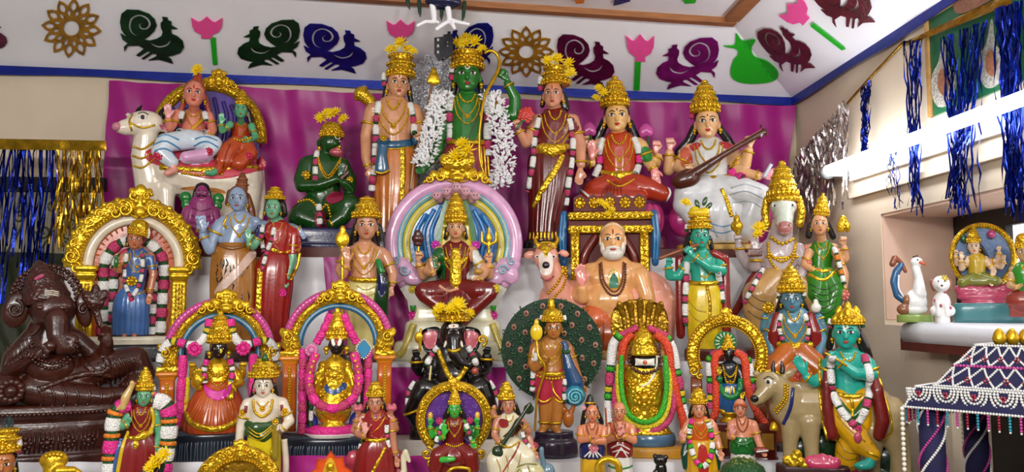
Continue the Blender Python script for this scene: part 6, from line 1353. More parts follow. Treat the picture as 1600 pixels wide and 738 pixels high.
for x, y, d_, an in ((651, 566, 14, 92), (760, 562, 14, 88), (646, 640, 27, 110), (764, 640, 27, 70)): f.ring('bangle', 'gold_plain', x, y, d_, 10 if y < 600 else 14, 2., an)
f.garland([(684, 542), (674, 556), (666, 570)], 4.5, ('flower_white', 'flower_pink'), (10, 7)); f.garland([(730, 542), (738, 556), (744, 570)], 4.5, ('flower_white', 'flower_pink'), (10, 7))
f.garland([(650, 596, 20), (640, 614, 20), (640, 640, 20)], 5, ('flower_white', 'flower_pink'), (14, 8)); f.garland([(762, 596, 20), (772, 614, 20), (772, 640, 20)], 5, ('flower_white', 'flower_pink'), (14, 8))
f.loft('plinth', '241a18', [(706, f.by-16, 2, 64, 24), (706, f.by, 2, 66, 25)], sq=5)
blooms_on(f, 'yellow chrysanthemum on the crown of the black elephant-headed figure', [(688, 486, 26, 11), (714, 482, 26, 14), (702, 490, 28, 9)], 12, 'chrysanthemums on the crowns')

# ---- youth with spear before a peacock fan
f = Fig('peacock_youth_statuette', 'youth in pink shorts holding a spear before a round dark green peacock fan', 'statuette', 864, T3, dy=-.01)
f.slab('peacock_fan', '14301c', arc(863, 548, 81, 0, 352, 48), -22, -14, False, dome=0)
mb = MB(); R = random.Random(2)
for k in range(330):
    a = R.uniform(0, 6.283); r = 80*math.sqrt(R.uniform(.05, 1)); x, y = 863+math.cos(a)*r, 548-math.sin(a)*r; t = a+R.uniform(-.6, .6); L = R.uniform(5, 9)
    mb.tube([f.q(x, y, -14), f.q(x+math.cos(t)*L*.5, y-math.sin(t)*L*.5, -12), f.q(x+math.cos(t)*L, y-math.sin(t)*L, -14)], [.6, 1.7, .4], 5)
f.mb('fan_feathers', mb, '1e4a2a')
for r, n, o in ((70, 15, .1), (50, 11, .3), (32, 7, .0)):
    for k in range(n):
        a = o+2*math.pi*k/n; x, y = 863+math.cos(a)*r, 548-math.sin(a)*r
        e_ = f.mb('feather_eye', MB().sph(f.q(x, y, -13), (4.4, 2.5, 5), SPM), 'b0806c'); f.mb('eye_spot', MB().sph(f.q(x, y, -11.5), (2.4, 2, 2.8), SPL), '501c1c', e_)
SK = 'a86c30'
doll(f, SK, (866, 515, 26, 30, 12), (534, 830, 894), (864, 584, 46), [[(836, 546, 2, 9), (832, 570, 6, 8), (836, 576, 14, 7.5), (848, 566, 24, 6)], [(888, 546, 2, 9), (898, 574, 6, 7.5), (908, 600, 10, 6)]],
     [(851, 561, 28, 60, 16, 'hold', 1), (911, 608, 10, 280, 18, 'curl', -1)], 0, (864, 504, 482, 33, 'pot'), None, None, [T((853, 600, 2, 13), (852, 640, 2, 11), (851, 668, 2, 8)), T((874, 600, 4, 13), (872, 640, 6, 11), (868, 668, 8, 8)), T((851, 668, 2, 7), (846, 675, 12, 6)), T((868, 668, 8, 7), (872, 675, 18, 6))], mark='stripe', neckl=3)
f.lathe('crown_knob', 'gold_plain', 862, 483, 10, [(5, 0), (7, 4), (5, 8), (6, 11), (2, 16)], 14)
f.blob('shorts', 'a82840', [T((852, 590, 4, 17), (851, 612, 4, 16), (850, 622, 4, 14)), T((876, 590, 4, 17), (876, 612, 6, 15), (876, 622, 6, 13)), El(864, 590, 4, 24, 10, 17)], 1.5)
f.tube('shorts_hem', 'gold_plain', [(838, 622), (850, 628), (862, 622)], 1.8); f.tube('shorts_hem', 'gold_plain', [(866, 622), (876, 628), (888, 620)], 1.8); f.tube('shorts_seam', 'gold_plain', [(862, 596), (866, 612), (878, 626)], 1.6)
belt(f, 864, 582, 52, 23, 3.6, 3); f.beads('belt_beads', 'gold_plain', [(840, 588), (864, 592), (888, 588)], 2.6)
f.blob('spear_blade', 'd8b81c', [El(839, 520, 26, 10, 13, 4), El(839, 506, 26, 4, 7, 3)], 1.); f.tube('spear_shaft', 'gold_plain', [(839, 532, 26), (842, 556, 32), (852, 576, 30), (840, 620, 24), (836, 672, 18)], 1.8)
f.blob('peacock', '14406c', [T((884, 538, 18, 5), (884, 552, 20, 6), (890, 576, 20, 10), (898, 598, 18, 14), (898, 616, 16, 16)), El(880, 536, 20, 4, 3, 3)], 1.4)
mb = MB(); f.spiral(mb, 898, 618, 34, 13, 2.2, 2.2, 0, 1); f.mb('peacock_tail_coil', mb, '58a8b8'); f.patch('peacock_tail', '2c8098', arc(898, 618, 17, 0, 345, 22), 1.2); f.tube('peacock_collar', 'flower_green', [(879, 548, 26), (884, 551, 28), (890, 549, 26)], 3)
f.blob('rooster', 'a05818', [El(888, 654, 10, 9, 14, 8), El(882, 640, 12, 5, 6, 5), T((894, 642, 10, 4), (898, 630, 10, 3))], 1.3)
f.garland([(838, 552, 12), (834, 580, 8), (832, 612, 6)], 4, ('flower_white', 'flower_pink'), (14, 8)); f.garland([(884, 592, 20), (882, 610, 20), (884, 628, 20)], 4, ('flower_white', 'flower_pink'), (10, 8))
f.garland([(848, 494, 8), (846, 506, 8)], 3.2, lens=(8, 5)); f.garland([(882, 494, 8), (884, 506, 8)], 3.2, lens=(8, 5))
for x, d_ in ((851, 4), (868, 9)): f.ring('anklet', 'gold_plain', x, 660, d_, 9.5, 1.8, 90)
f.loft('plinth', '251a2c', [(866, 674, 4, 30, 24), (866, 684, 4, 31, 25), (866, 690, 4, 36, 29), (866, f.by, 4, 38, 31)], n=40)

# ---- gilded cone idol under a cobra hood
f = Fig('cobra_hood_idol', 'gilded idol with black face band under a five-headed cobra hood, layered flower garlands', 'statuette', 1010, T3)
f.slab('cobra_hood', 'gold_old', spline([(962, 530), (956, 506), (960, 486), (974, 474), (1003, 468), (1030, 474), (1044, 486), (1048, 506), (1042, 530), (1003, 545)], 4, closed=True), -18, -8, False, dome=6.)
for k in (-2, -1, 0, 1, 2):
    f.blob('cobra_head', 'gold_old', [T((1003+k*11, 526, -2, 4), (1003+k*13, 496, -2, 4.5), (1003+k*16, 476+abs(k)*2, 2, 6.5), (1003+k*16.5, 470+abs(k)*3, 6, 4.5))], 1.1)
f.lathe('cone', 'gold', 1007, 556, 6, [(27, 0), (27, 4), (24, 10), (21, 18), (22, 20), (17, 28), (14, 34), (8, 40), (3, 44)], 30)
f.blob('face_band', K, [El(1009, 566, 12, 25, 16, 20)], 1.4)
f.patch('ash_panel', 'e2ddd0', [(994, 560), (1024, 560), (1024, 571), (994, 571)], 1., smooth_edge=False); f.mb('panel_dot', MB().sph(f.q(1009, 566, f.surf(1009, 566)+1), (3.4, 2, 3.4), SPM), 'c85018')
f.loft('gold_body', 'gold', [(1007, 572, 4, 30, 22), (1007, 590, 6, 31, 24), (1007, 620, 8, 31, 25), (1007, 646, 8, 28, 24), (1007, 664, 6, 36, 28), (1007, 676, 6, 44, 32)])
for x, y, r in ((1007, 620, 15), (990, 600, 8), (1024, 600, 8), (992, 640, 7), (1022, 640, 7), (1007, 590, 8)): f.boss('body_boss', 'gold_plain', x, y, r)
f.tube('trunk_line', 'e4ded0', [(1028, 556), (1026, 576), (1020, 590), (1010, 600), (1002, 602)], [1.6, 2.2, 2.2, 1.8, 1.4])
f.beads('bead_ring', '4a2418', [(988, 548, 20), (984, 562, 26), (990, 576, 30), (1009, 582, 32), (1028, 576, 30), (1034, 562, 26), (1030, 548, 20)], 3., 6); f.beads('bead_ring', '4a2418', [(986, 550, 16), (994, 536, 18), (1007, 530, 20), (1022, 536, 18), (1032, 550, 16)], 2.6, 6)
def U(w, yb, yt, d): return [(1007-w, yt, d-12), (1007-w*1.02, (yt+yb)/2, d-6), (1007-w*.72, yb-12, d), (1007, yb, d+5), (1007+w*.72, yb-12, d), (1007+w*1.02, (yt+yb)/2, d-6), (1007+w, yt, d-12)]
f.garland(U(34, 656, 556, 30), 4, ('flower_lime',), (60,), core='flower_lime', gap=1.5); f.garland(U(39, 664, 570, 28), 3.6, ('flower_yellow',), (60,), core='flower_yellow', gap=1.5); f.garland(U(44, 672, 600, 26), 4.4, ('flower_pink',), (50,), core='flower_pink', gap=1.5)
f.garland([(990, 522, 16), (976, 540, 16), (972, 580, 14), (968, 640, 12), (962, 680, 10)], 5.5, ('flower_red',), (60,), core='flower_red', gap=1.5); f.garland([(1026, 522, 16), (1044, 540, 16), (1050, 580, 14), (1058, 620, 14), (1068, 660, 14), (1072, 690, 12)], 6, ('flower_red',), (60,), core='flower_red', gap=1.5)
for e in (-1, 1): f.garland([(1007+e*8, 512, 8), (1007+e*24, 520, 8), (1007+e*38, 526, 8)], 4.5, ('flower_pink',), (20,), core='flower_pink', gap=1)
f.garland([(972, 524, 6), (960, 540, 4), (955, 580, 4), (952, 620, 4), (950, 668, 6)], 7, ('flower_lime', 'flower_white', 'flower_lime', 'flower_pink', 'flower_yellow'), (8, 42, 7, 20, 8)); f.garland([(1042, 528, 6), (1052, 545, 4), (1060, 590, 4), (1066, 630, 4), (1072, 668, 6)], 7, ('flower_lime', 'flower_white', 'flower_lime', 'flower_pink', 'flower_yellow'), (8, 42, 7, 20, 8))
f.loft('blue_ring', '4a6c88', [(1007, 676, 4, 46, 34), (1007, 684, 4, 48, 36), (1007, 694, 4, 46, 34)], n=60, pleat=30, amp=.02)
f.loft('plinth', 'b8821c', [(1010, 694, 2, 64, 40), (1010, 697, 2, 66, 42), (1010, f.by, 2, 68, 44)], sq=7)

# ---- small black-faced deity in a gilded horseshoe arch
f = Fig('arch_deity_statuette', 'small black-faced deity in green and blue inside a gilded horseshoe arch', 'statuette', 1140, T3, dy=-.035)
A2 = arc(1140, 557, 55, -28, 208, 44)
ar = arch_band(f, 'arch', 'gold', A2, -12, 10, .7)
for r_, b_ in ((62, 2.6), (50, 2.2), (45, 1.6)): f.beads('arch_studs', 'gold_plain', [(x, y, -6) for x, y in arc(1140, 557, r_, -26, 206, 40)], b_, b_*2.1, parent=ar)
kirtimukha(f, 1139, 496, 46, 30, -4)
for e in (-1, 1):
    mb = MB(); f.spiral(mb, 1140+e*54, 582, -4, 9, 2.6, 1.4, 90, e); f.spiral(mb, 1140+e*44, 590, -4, 6, 2., 1.3, 90, -e); f.mb('arch_foot', mb, 'gold_plain', ar)
    f.loft('arch_post', '7a3c1c', [(1140+e*50, 592, -12, 9, 8), (1140+e*50, 660, -12, 10, 9)], sq=5)
f.slab('green_halo', '187038', arc(1137, 537, 18, 0, 345, 26), -4, 0, False)
for a in range(0, 360, 24): f.tube('halo_ray', 'd0d8b8', [(1137+math.cos(rad(a))*9, 537-math.sin(rad(a))*9, 1), (1137+math.cos(rad(a))*16, 537-math.sin(rad(a))*16, 1)], 1.1, 6)
f.blob('body', '18202c', torso(1143, 562, 570, 1143, 604, 42, 26, 2)+[T((1128, 580, 4, 6), (1122, 596, 8, 5.5), (1126, 590, 16, 5)), T((1158, 580, 4, 6), (1164, 600, 8, 5.5), (1160, 610, 14, 5))], 1.3)
f.blob('face', K, f.head(1142, 555, 17, 22, 8), 1.); f.face(1142, 555, 17, 22, eye='585048', lips='301818', mark=None)
f.crown(1141, 549, 19, 26, 5, 'tall'); f.hand(1125, 583, 18, 92, 13, 'gold_plain', 'open', 1); f.hand(1161, 614, 16, 265, 13, 'gold_plain', 'curl', -1)
for q in (0, 1): f.beads('necklace', 'gold_plain', [(1132, 572), (1136, 584+q*10), (1143, 590+q*14), (1150, 584+q*10), (1155, 572)], 1.8)
f.boss('breast_jewel', 'gold', 1143, 602, 8)
skirt(f, 'robe', '1c4c80', [(1143, 600, 4, 15, 12), (1143, 616, 4, 22, 15), (1142, 634, 4, 21, 15), (1142, 644, 4, 18, 13)], 16, .08)
f.tube('green_sash', '147838', [(1126, 590), (1128, 606), (1136, 618), (1146, 620), (1156, 612), (1160, 592)], 4.6, 8, .6); f.tube('robe_hem', 'gold_plain', [(1124, 640), (1142, 645), (1161, 640)], 2.6)
for q in (-1, 0, 1): f.tube('sash_tail', 'gold_plain', [(1142+q*6, 604), (1142+q*7, 622)], 1.6, 6, .5)
f.lathe('stand', 'gold_plain', 1141, 660, 6, [(18, 0), (16, 4), (10, 8), (14, 13), (18, 16)], 22)
f.garland([(1132, 550, 10), (1120, 562, 10), (1121, 600, 10), (1120, 640, 10), (1114, 656, 10)], 5.5, ('flower_red',), (50,), core='flower_red', gap=1); f.garland([(1152, 550, 10), (1166, 562, 10), (1168, 590, 12), (1174, 620, 14), (1184, 644, 16), (1196, 660, 18)], 5.5, ('flower_red',), (50,), core='flower_red', gap=1)
f.garland([(1128, 552, 6), (1112, 562, 4), (1112, 600, 4), (1112, 640, 6)], 5.5, ('flower_pink', 'flower_lime', 'flower_white', 'flower_lime', 'flower_pink', 'flower_yellow'), (14, 6, 22, 6, 16, 8)); f.garland([(1158, 552, 6), (1172, 564, 4), (1176, 590, 4), (1176, 620, 6)], 5, ('flower_pink', 'flower_lime', 'flower_white', 'flower_lime', 'flower_pink'), (12, 6, 20, 6, 12))
f.loft('plinth', '5a1814', [(1150, 658, 0, 58, 30), (1150, 662, 0, 60, 32), (1150, f.by-4, 0, 60, 32), (1150, f.by, 0, 62, 34)], sq=7)
for x in (1128, 1152, 1178, 1198): f.slab('plinth_panel', 'a87828', [(x-10, 672), (x+8, 672), (x+8, 696), (x-10, 696)], 26, 33.5, False)

# ---- blue seated figure with red shawl
f = Fig('seated_statuette', 'slate blue crowned figure with red shawl and orange robe behind the cow', 'statuette', 1246, T3, dy=.05)
SB = '4c7c90'
doll(f, SB, (1243, 470, 31, 38, 10), (490, 1206, 1286), (1246, 548, 50), [[(1212, 506, 2, 9), (1203, 532, 4, 8), (1208, 552, 14, 7), (1212, 562, 20, 6)], [(1280, 506, 2, 9), (1290, 532, 4, 8), (1282, 552, 14, 7), (1278, 560, 20, 6)], [(1210, 504, -6, 8), (1198, 516, -6, 7), (1200, 496, -2, 6)], [(1282, 504, -6, 8), (1292, 516, -6, 7), (1286, 496, -2, 6)]],
     [(1213, 566, 22, 280, 18, 'curl', 1), (1277, 566, 22, 260, 18, 'curl', -1), (1202, 488, 0, 80, 15, 'hold', 1), (1284, 488, 0, 100, 15, 'hold', 1)], 0, (1243, 458, 416, 40, 'tall'), (BLACK, [[(1228, 470, 0, 6), (1222, 488, -4, 6)], [(1258, 470, 0, 6), (1266, 488, -4, 6)]]), mark='V', neckl=3)
for e in (-1, 1): f.blob('shawl', '7c1c1c', [T((1246+e*26, 496, 6, 8), (1246+e*32, 520, 8, 10), (1246+e*36, 548, 4, 10), (1246+e*38, 580, 2, 10))], 1.6)
f.blob('girdle', 'gold', [T((1222, 540, 14, 6, 5), (1246, 546, 24, 10, 5), (1270, 540, 14, 6, 5))], 1.3)
f.blob('robe_lap', 'b8601c', [T((1236, 556, 12, 22), (1206, 580, 26, 18)), T((1256, 556, 12, 22), (1288, 580, 26, 18)), El(1246, 590, 16, 44, 34, 26), T((1206, 580, 26, 16), (1214, 640, 20, 14), (1216, f.by-14, 18, 13)), T((1288, 580, 26, 16), (1278, 640, 20, 14), (1276, f.by-14, 18, 13)), Bx(1246, 640, 0, 36, 60, 20)], 2.)
f.boss('gold_disc', 'gold', 1206, 482, 10, 8, 10); f.blob('conch', 'e0dcd0', [El(1281, 482, 8, 8, 8, 6), El(1281, 473, 8, 4, 5, 4)], 1.)
f.garland([(1226, 492), (1222, 512), (1228, 536)], 3.6, ('flower_white', 'flower_pink'), (11, 7)); f.garland([(1262, 492), (1268, 512), (1264, 536)], 3.6, ('flower_white', 'flower_pink'), (11, 7))
f.garland([(1224, 456, 6), (1222, 468, 6)], 3., lens=(8, 6)); f.garland([(1262, 456, 6), (1264, 468, 6)], 3., lens=(8, 6)); f.boss('tassel', 'flower_pink', 1246, 566, 6)
f.loft('plinth', '3a2018', [(1246, f.by-12, 4, 52, 38), (1246, f.by, 4, 54, 40)], sq=5)
# ================================================================== lowest tier in view
# ---- green goddess in a gilded ring
f = Fig('ring_goddess_statuette', 'bright green goddess in maroon sari inside a gilded ring with violet backing', 'statuette', 708, T4, dy=.02)
f.slab('backing', '582c80', arc(708, 660, 47, 0, 352, 40), -18, -12, False)
mb = MB(); R = random.Random(5)
for k in range(46):
    a = R.uniform(0, 3.14); r = R.uniform(15, 44); x, y = 708+math.cos(a)*r, 658-math.sin(a)*r; f.spiral(mb, x, y, -12, R.uniform(3, 5), .9, 1., R.uniform(0, 360), 1)
f.mb('backing_relief', mb, '6a3c94')
A3 = arc(708, 660, 53, -52, 232, 50); ar = arch_band(f, 'ring', 'gold', A3, -12, 8, .8)
f.beads('ring_studs', 'gold_plain', [(x, y, -6) for x, y in arc(708, 660, 55, -48, 228, 50)], 3., 6.4, parent=ar); f.beads('ring_edge', 'gold_plain', [(x, y, -8) for x, y in arc(708, 660, 47, -48, 228, 50)], 1.6, 3.4, parent=ar)
kirtimukha(f, 707, 606, 44, 26, -4)
for e in (-1, 1):
    mb = MB(); f.spiral(mb, 708+e*42, 712, -2, 11, 3., 1.3, 90, e); f.spiral(mb, 708+e*36, 728, -2, 8, 2.6, 1.3, 270, -e); f.mb('ring_foot', mb, 'gold_plain', ar)
gn = '38a838'
doll(f, gn, (709, 642, 19, 24, 8), (660, 684, 734), (709, 698, 28), [[(690, 670, 4, 6), (684, 686, 8, 5.5), (692, 684, 18, 4.5)], [(728, 670, 4, 6), (738, 688, 8, 5.5), (738, 692, 16, 4.5)], [(688, 672, -4, 5.5), (674, 684, -2, 5.5), (671, 670, 4, 4.5)], [(730, 672, -4, 5.5), (742, 684, -2, 5.5), (745, 670, 4, 4.5)]],
     [(693, 675, 20, 92, 16, 'open', 1), (739, 696, 18, 265, 14, 'curl', -1), (671, 661, 6, 90, 14, 'hold', 1), (745, 661, 6, 90, 14, 'hold', -1)], 0, (709, 635, 610, 19, 'tall'), (BLACK, [[(700, 642, 0, 4), (694, 656, -2, 4)], [(718, 642, 0, 4), (724, 656, -2, 4)]]), blouse='6e1616', neckl=2, vox=1.2, lips='8c1818')
f.blob('sari_lap', '701816', [T((702, 702, 10, 12), (684, 712, 20, 13), (680, 730, 20, 11)), T((716, 702, 10, 12), (734, 712, 20, 13), (738, 730, 20, 11)), El(709, 716, 14, 24, 16, 14), Bx(709, 770, 2, 26, 50, 14)], 1.5)
f.blob('foot', gn, [T((690, 716, 30, 5), (700, 715, 34, 4.5), (708, 714, 36, 3.5))], 1.); f.beads('waist_chain', 'gold_plain', [(697, 694), (709, 698), (722, 694)], 1.8)
for e in (-1, 1): f.boss('shoulder_flower', 'b8285c', 709+e*24, 660, 6, 8); f.garland([(709+e*18, 664, 12), (709+e*24, 680, 12), (709+e*30, 694, 12)], 3.4, ('flower_white', 'flower_pink'), (10, 6))
f.blob('parrot', '14601c', [El(739, 678, 22, 4, 9, 4), El(737, 668, 22, 3, 3.5, 3)], .9); f.mb('lotus_bud', MB().sph(f.q(671, 652, 8), (4, 3, 6), SPM), 'd8a838'); f.mb('lotus_bud', MB().sph(f.q(745, 652, 8), (4, 3, 6), SPM), 'd8a838')
f.tube('stool_edge', 'gold_plain', [(696, 738, 32), (708, 728, 34), (732, 730, 32), (730, 742, 32)], 2.6)
f.loft('plinth', '5a1414', [(708, 780, 2, 42, 28), (708, f.by, 2, 43, 29)], sq=5)

# ---- green-faced lady with a broad pink and white garland
f = Fig('garlanded_lady_statuette', 'green-faced lady in maroon with a broad pink, orange and white garland', 'statuette', 213, T4, dy=.03)
gs = '58a078'
doll(f, gs, (216, 623, 22, 27, 8), (641, 184, 242), (213, 684, 36), [[(192, 652, 2, 7), (184, 668, 8, 6), (192, 664, 18, 5)], [(236, 652, 2, 7), (242, 684, 4, 6), (238, 704, 8, 5)]], [(194, 657, 20, 60, 14, 'hold', 1), (237, 712, 8, 262, 15, 'curl', -1)],
     0, (217, 613, 576, 26, 'tall'), (BLACK, [[(206, 622, 0, 4), (203, 638, -2, 3)]]), blouse='74181a', neckl=3, vox=1.3)
skirt(f, 'sari_skirt', '7c1a1c', [(212, 680, 2, 18, 14), (208, 700, 2, 30, 19), (206, 740, 2, 34, 22), (206, 800, 2, 34, 22), (206, f.by-10, 2, 34, 22)], 11, .07)
f.blob('girdle', 'gold', [T((194, 684, 12, 3), (206, 686, 18, 4), (218, 682, 18, 7, 4), (230, 678, 12, 4)), El(207, 696, 20, 5, 7, 3)], 1.1)
f.tube('yellow_sash', 'd0b018', [(228, 640), (232, 660), (228, 680)], 3.4, 8, .6); f.tube('yellow_sash', 'd0b018', [(194, 676), (186, 700), (180, 740)], 3.2, 8, .6); f.tube('blue_sash', '3c5c98', [(184, 686), (178, 710), (174, 745)], 4., 8, .6)
B5 = ('flower_hot', 'flower_orange', 'flower_white', 'flower_orange'); L5 = (20, 6, 20, 6)
f.garland([(196, 634, 4), (180, 638, 4), (171, 650, 4), (168, 690, 4), (166, 730, 4), (165, 780, 4), (166, 830, 4)], 11, B5, L5, gap=5, flat=.7); f.garland([(232, 630, 4), (248, 634, 4), (257, 650, 4), (257, 690, 4), (252, 730, 4), (250, 780, 4), (250, 830, 4)], 12, ('flower_white', 'flower_hot', 'flower_orange', 'flower_white', 'flower_orange'), (20, 16, 6, 20, 6), gap=5, flat=.7)
f.blob('parrot', 'c8a868', [T((184, 638, 14, 5), (188, 622, 16, 7), (194, 610, 16, 5), (198, 602, 16, 4)), T((184, 634, 14, 5), (176, 640, 14, 3)), El(197, 600, 17, 4, 4, 3.5)], 1.1); f.mb('beak', MB().sph(f.q(202, 601, 17), (2.5, 1.5, 1.8), SPL), 'c04828')
f.garland([(228, 606, 6), (232, 618, 6), (236, 628, 6)], 4, ('flower_white', 'flower_pink'), (8, 7)); f.boss('ear_flower', 'd8b818', 231, 618, 4)
f.loft('plinth', '3a2018', [(208, f.by-10, 2, 46, 30), (208, f.by, 2, 48, 32)], sq=5)

# ---- pale youth in green sash and yellow robe
f = Fig('youth_statuette', 'white-skinned youth in green sash and yellow robe with golden crown', 'statuette', 407, T4, dy=.03)
ws = 'd4c8b4'
doll(f, ws, (405, 606, 28, 34, 8), (626, 370, 446), (406, 668, 48), [[(378, 640, 2, 9), (372, 668, 4, 8), (369, 694, 8, 6)], [(438, 640, 2, 9), (448, 662, 6, 8), (438, 672, 18, 6)]],
     [(368, 702, 8, 268, 15, 'curl', 1), (433, 670, 22, 170, 15, 'hold', 1)], 0, (405, 592, 560, 44, 'cap'), (BLACK, [[(392, 604, 0, 5), (388, 624, -4, 5)], [(420, 606, 0, 6), (426, 630, -4, 6), (428, 646, -6, 5)]]), mark='stripe', neckl=0)
f.lathe('crown_leaf', '2c5820', 407, 566, 16, [(6, 0), (5, 6), (2, 12)], 12)
f.beads('necklace', 'gold_plain', [(390, 628), (393, 644), (405, 652), (417, 644), (420, 628)], 2.4, 2.6); f.boss('pendant', 'gold_plain', 405, 640, 5); f.beads('necklace', 'gold_plain', [(396, 630), (405, 638), (414, 630)], 1.6)
for e in (-1, 1): f.boss('armlet', 'gold_plain', 407+e*33, 646, 6); f.tube('shoulder_tassel', '7a2c38', [(407+e*28, 636), (407+e*29, 646)], 2.6)
skirt(f, 'robe', 'd0bc14', [(408, 668, 2, 24, 18), (408, 700, 2, 26, 19), (408, 760, 2, 26, 20), (408, f.by-10, 2, 25, 20)], 9, .05)
f.blob('green_sash', '24481c', [T((380, 664, 6, 6), (398, 672, 18, 12, 6), (420, 668, 16, 9, 6), (428, 660, 12, 6)), T((384, 676, 14, 7, 5), (408, 684, 20, 8, 5), (426, 672, 16, 7, 5))], 1.4)
for q in (0, 6, 12): f.tube('sash_edge', 'gold_plain', [(384, 668+q), (402, 678+q*.8), (424, 664+q*.6)], 1., 6)
f.blob('sash_tail', '8a7824', [T((426, 664, 22, 6), (427, 690, 22, 5, 4), (426, 716, 22, 6, 4))], 1.2); f.boss('sash_knot', 'gold_plain', 426, 660, 6); f.tube('tail_edge', 'gold_plain', [(422, 672), (421, 712)], 1.2)
f.tube('hip_cloth', ws, [(440, 690, 6), (444, 730, 6), (442, 780, 6)], 5); f.mb('ear_flower', MB().sph(f.q(391, 612, 10), 3.4, SPM), 'b04060')
f.loft('plinth', '3a2018', [(408, f.by-10, 2, 40, 30), (408, f.by, 2, 42, 32)], sq=5)

# ---- small lady in red with lotus buds
f = Fig('small_goddess_statuette', 'small four-armed lady in red sari holding pink lotus buds', 'statuette', 586, T4, dy=.02)
SK = 'b8785c'
doll(f, SK, (583, 633, 22, 27, 8), (649, 555, 615), (585, 690, 34), [[(560, 662, 2, 6.5), (556, 680, 6, 6), (566, 682, 18, 5)], [(609, 662, 2, 6.5), (612, 690, 4, 6), (616, 712, 8, 5)], [(560, 660, -4, 6), (550, 676, -2, 6), (555, 658, 4, 5)], [(610, 660, -4, 6), (616, 674, -2, 6), (611, 658, 4, 5)]],
     [(568, 672, 20, 95, 16, 'open', 1, 'd89890'), (618, 722, 10, 280, 15, 'curl', -1), (556, 648, 6, 90, 13, 'hold', 1), (609, 648, 6, 90, 13, 'hold', -1)], 0, (583, 622, 598, 28, 'cap'), (BLACK, [[(573, 634, 0, 5), (568, 652, 0, 5), (566, 666, 2, 4)], [(594, 634, 0, 5), (599, 652, 0, 5), (601, 664, 2, 4)]]), blouse='8c2020', neckl=1, vox=1.25)
skirt(f, 'sari_skirt', '801c1c', [(585, 688, 2, 18, 14), (584, 706, 2, 28, 18), (584, 740, 2, 33, 20), (584, 800, 2, 34, 22), (584, f.by-10, 2, 34, 22)], 13, .07)
f.patch('sari_drape', '901f1f', [(574, 656), (590, 656), (602, 652), (606, 668), (594, 686), (578, 682)], 1.2); f.tube('sari_edge', 'gold_plain', [(600, 652), (590, 668), (578, 678)], 1.4); f.tube('sari_border', 'gold', [(600, 700), (592, 716), (580, 738)], 2.6, 8, .5)
belt(f, 585, 687, 40, 18, 2.8, 2); f.boss('clasp', 'gold_plain', 586, 690, 5)
for x in (556, 609): f.blob('lotus_bud', 'b85868', [El(x, 641, 8, 9, 5, 6), El(x-4, 638, 8, 4, 5, 4), El(x+4, 638, 8, 4, 5, 4)], .9)
f.garland([(566, 672, 4), (563, 690, 4), (560, 706, 4)], 3.4, ('flower_white', 'flower_green'), (12, 6)); f.garland([(602, 666, 12), (602, 682, 10), (606, 706, 8)], 3.4, ('flower_white', 'flower_pink'), (12, 6))
for e in (-1, 1): f.blob('side_petal', 'a8384c', [El(584+e*34, 724, -4, 13, 18, 8), El(584+e*40, 750, -4, 16, 20, 8)], 1.5)
f.blob('small_swan', 'd0c8a8', [T((624, 760, 14, 10), (630, 736, 14, 5), (628, 716, 14, 4), (632, 708, 14, 4.5), (638, 722, 16, 3)), El(634, 766, 12, 14, 12, 9)], 1.2)
f.loft('plinth', '4a1820', [(588, f.by-60, 2, 50, 28), (588, f.by, 2, 52, 30)], sq=4)

# ---- small lady in white with green lute
f = Fig('small_goddess_statuette', 'small lady in cream sari with brown sash holding a dark green lute', 'statuette', 800, T4, dy=-.03)
doll(f, SK, (794, 636, 20, 25, 8), (653, 772, 820), (794, 692, 30), [[(776, 662, 2, 6), (772, 682, 8, 5.5), (780, 692, 20, 4.5)], [(816, 662, 2, 6), (826, 676, 10, 5.5), (818, 668, 20, 4.5)], [(816, 666, 0, 6), (828, 690, 8, 5.5), (834, 706, 16, 4.5)], [(776, 660, -6, 5), (770, 650, -6, 5), (772, 640, -4, 4)]],
     [(783, 694, 24, 330, 14, 'curl', -1), (815, 662, 24, 130, 15, 'hold', 1), (836, 710, 18, 300, 13, 'curl', -1)], 0, (791, 627, 598, 26, 'cap'), (BLACK, [[(784, 634, 0, 4), (780, 650, -2, 4)], [(804, 636, 0, 5), (810, 652, -2, 5)]]), blouse='d0c8a8', neckl=1, vox=1.25)
f.patch('brown_sash', '4a2418', [(808, 656), (818, 664), (800, 690), (786, 698), (780, 690), (796, 674)], 1.4); f.tube('sash_edge', 'gold_plain', [(819, 665), (801, 691), (787, 699)], 1.1); f.patch('red_collar', '8c2020', [(780, 658), (792, 658), (794, 668), (782, 670)], 1.2)
f.blob('lute', '1c3018', [El(778, 706, 28, 9, 11, 7, 20), T((782, 698, 30, 4), (806, 664, 30, 3), (828, 632, 26, 3)), El(826, 640, 24, 9, 8, 3, 40)], 1.1)
f.blob('sari_lap', 'd0c8ac', [T((790, 700, 8, 17), (776, 720, 20, 17), (780, 746, 22, 15)), T((802, 700, 8, 17), (822, 716, 18, 16), (824, 744, 20, 14)), El(800, 730, 12, 30, 24, 16), Bx(800, 790, 0, 30, 40, 18)], 1.6)
for p in ([(776, 714), (782, 730), (778, 748)], [(790, 710), (794, 728), (788, 748)], [(814, 706), (810, 726), (800, 748)]): f.tube('sari_fold', 'a8843c', p, 1.1, 6, .6)
f.tube('sari_border', '8c3020', [(812, 692), (802, 712), (784, 736)], 1.6, 8, .5); f.beads('waist_chain', 'gold_plain', [(780, 692), (796, 698), (812, 690)], 1.8); f.boss('flower', 'b03c50', 836, 698, 6); f.garland([(816, 676, 14), (820, 690, 14), (828, 700, 16)], 3, ('flower_white', 'flower_pink'), (9, 6))
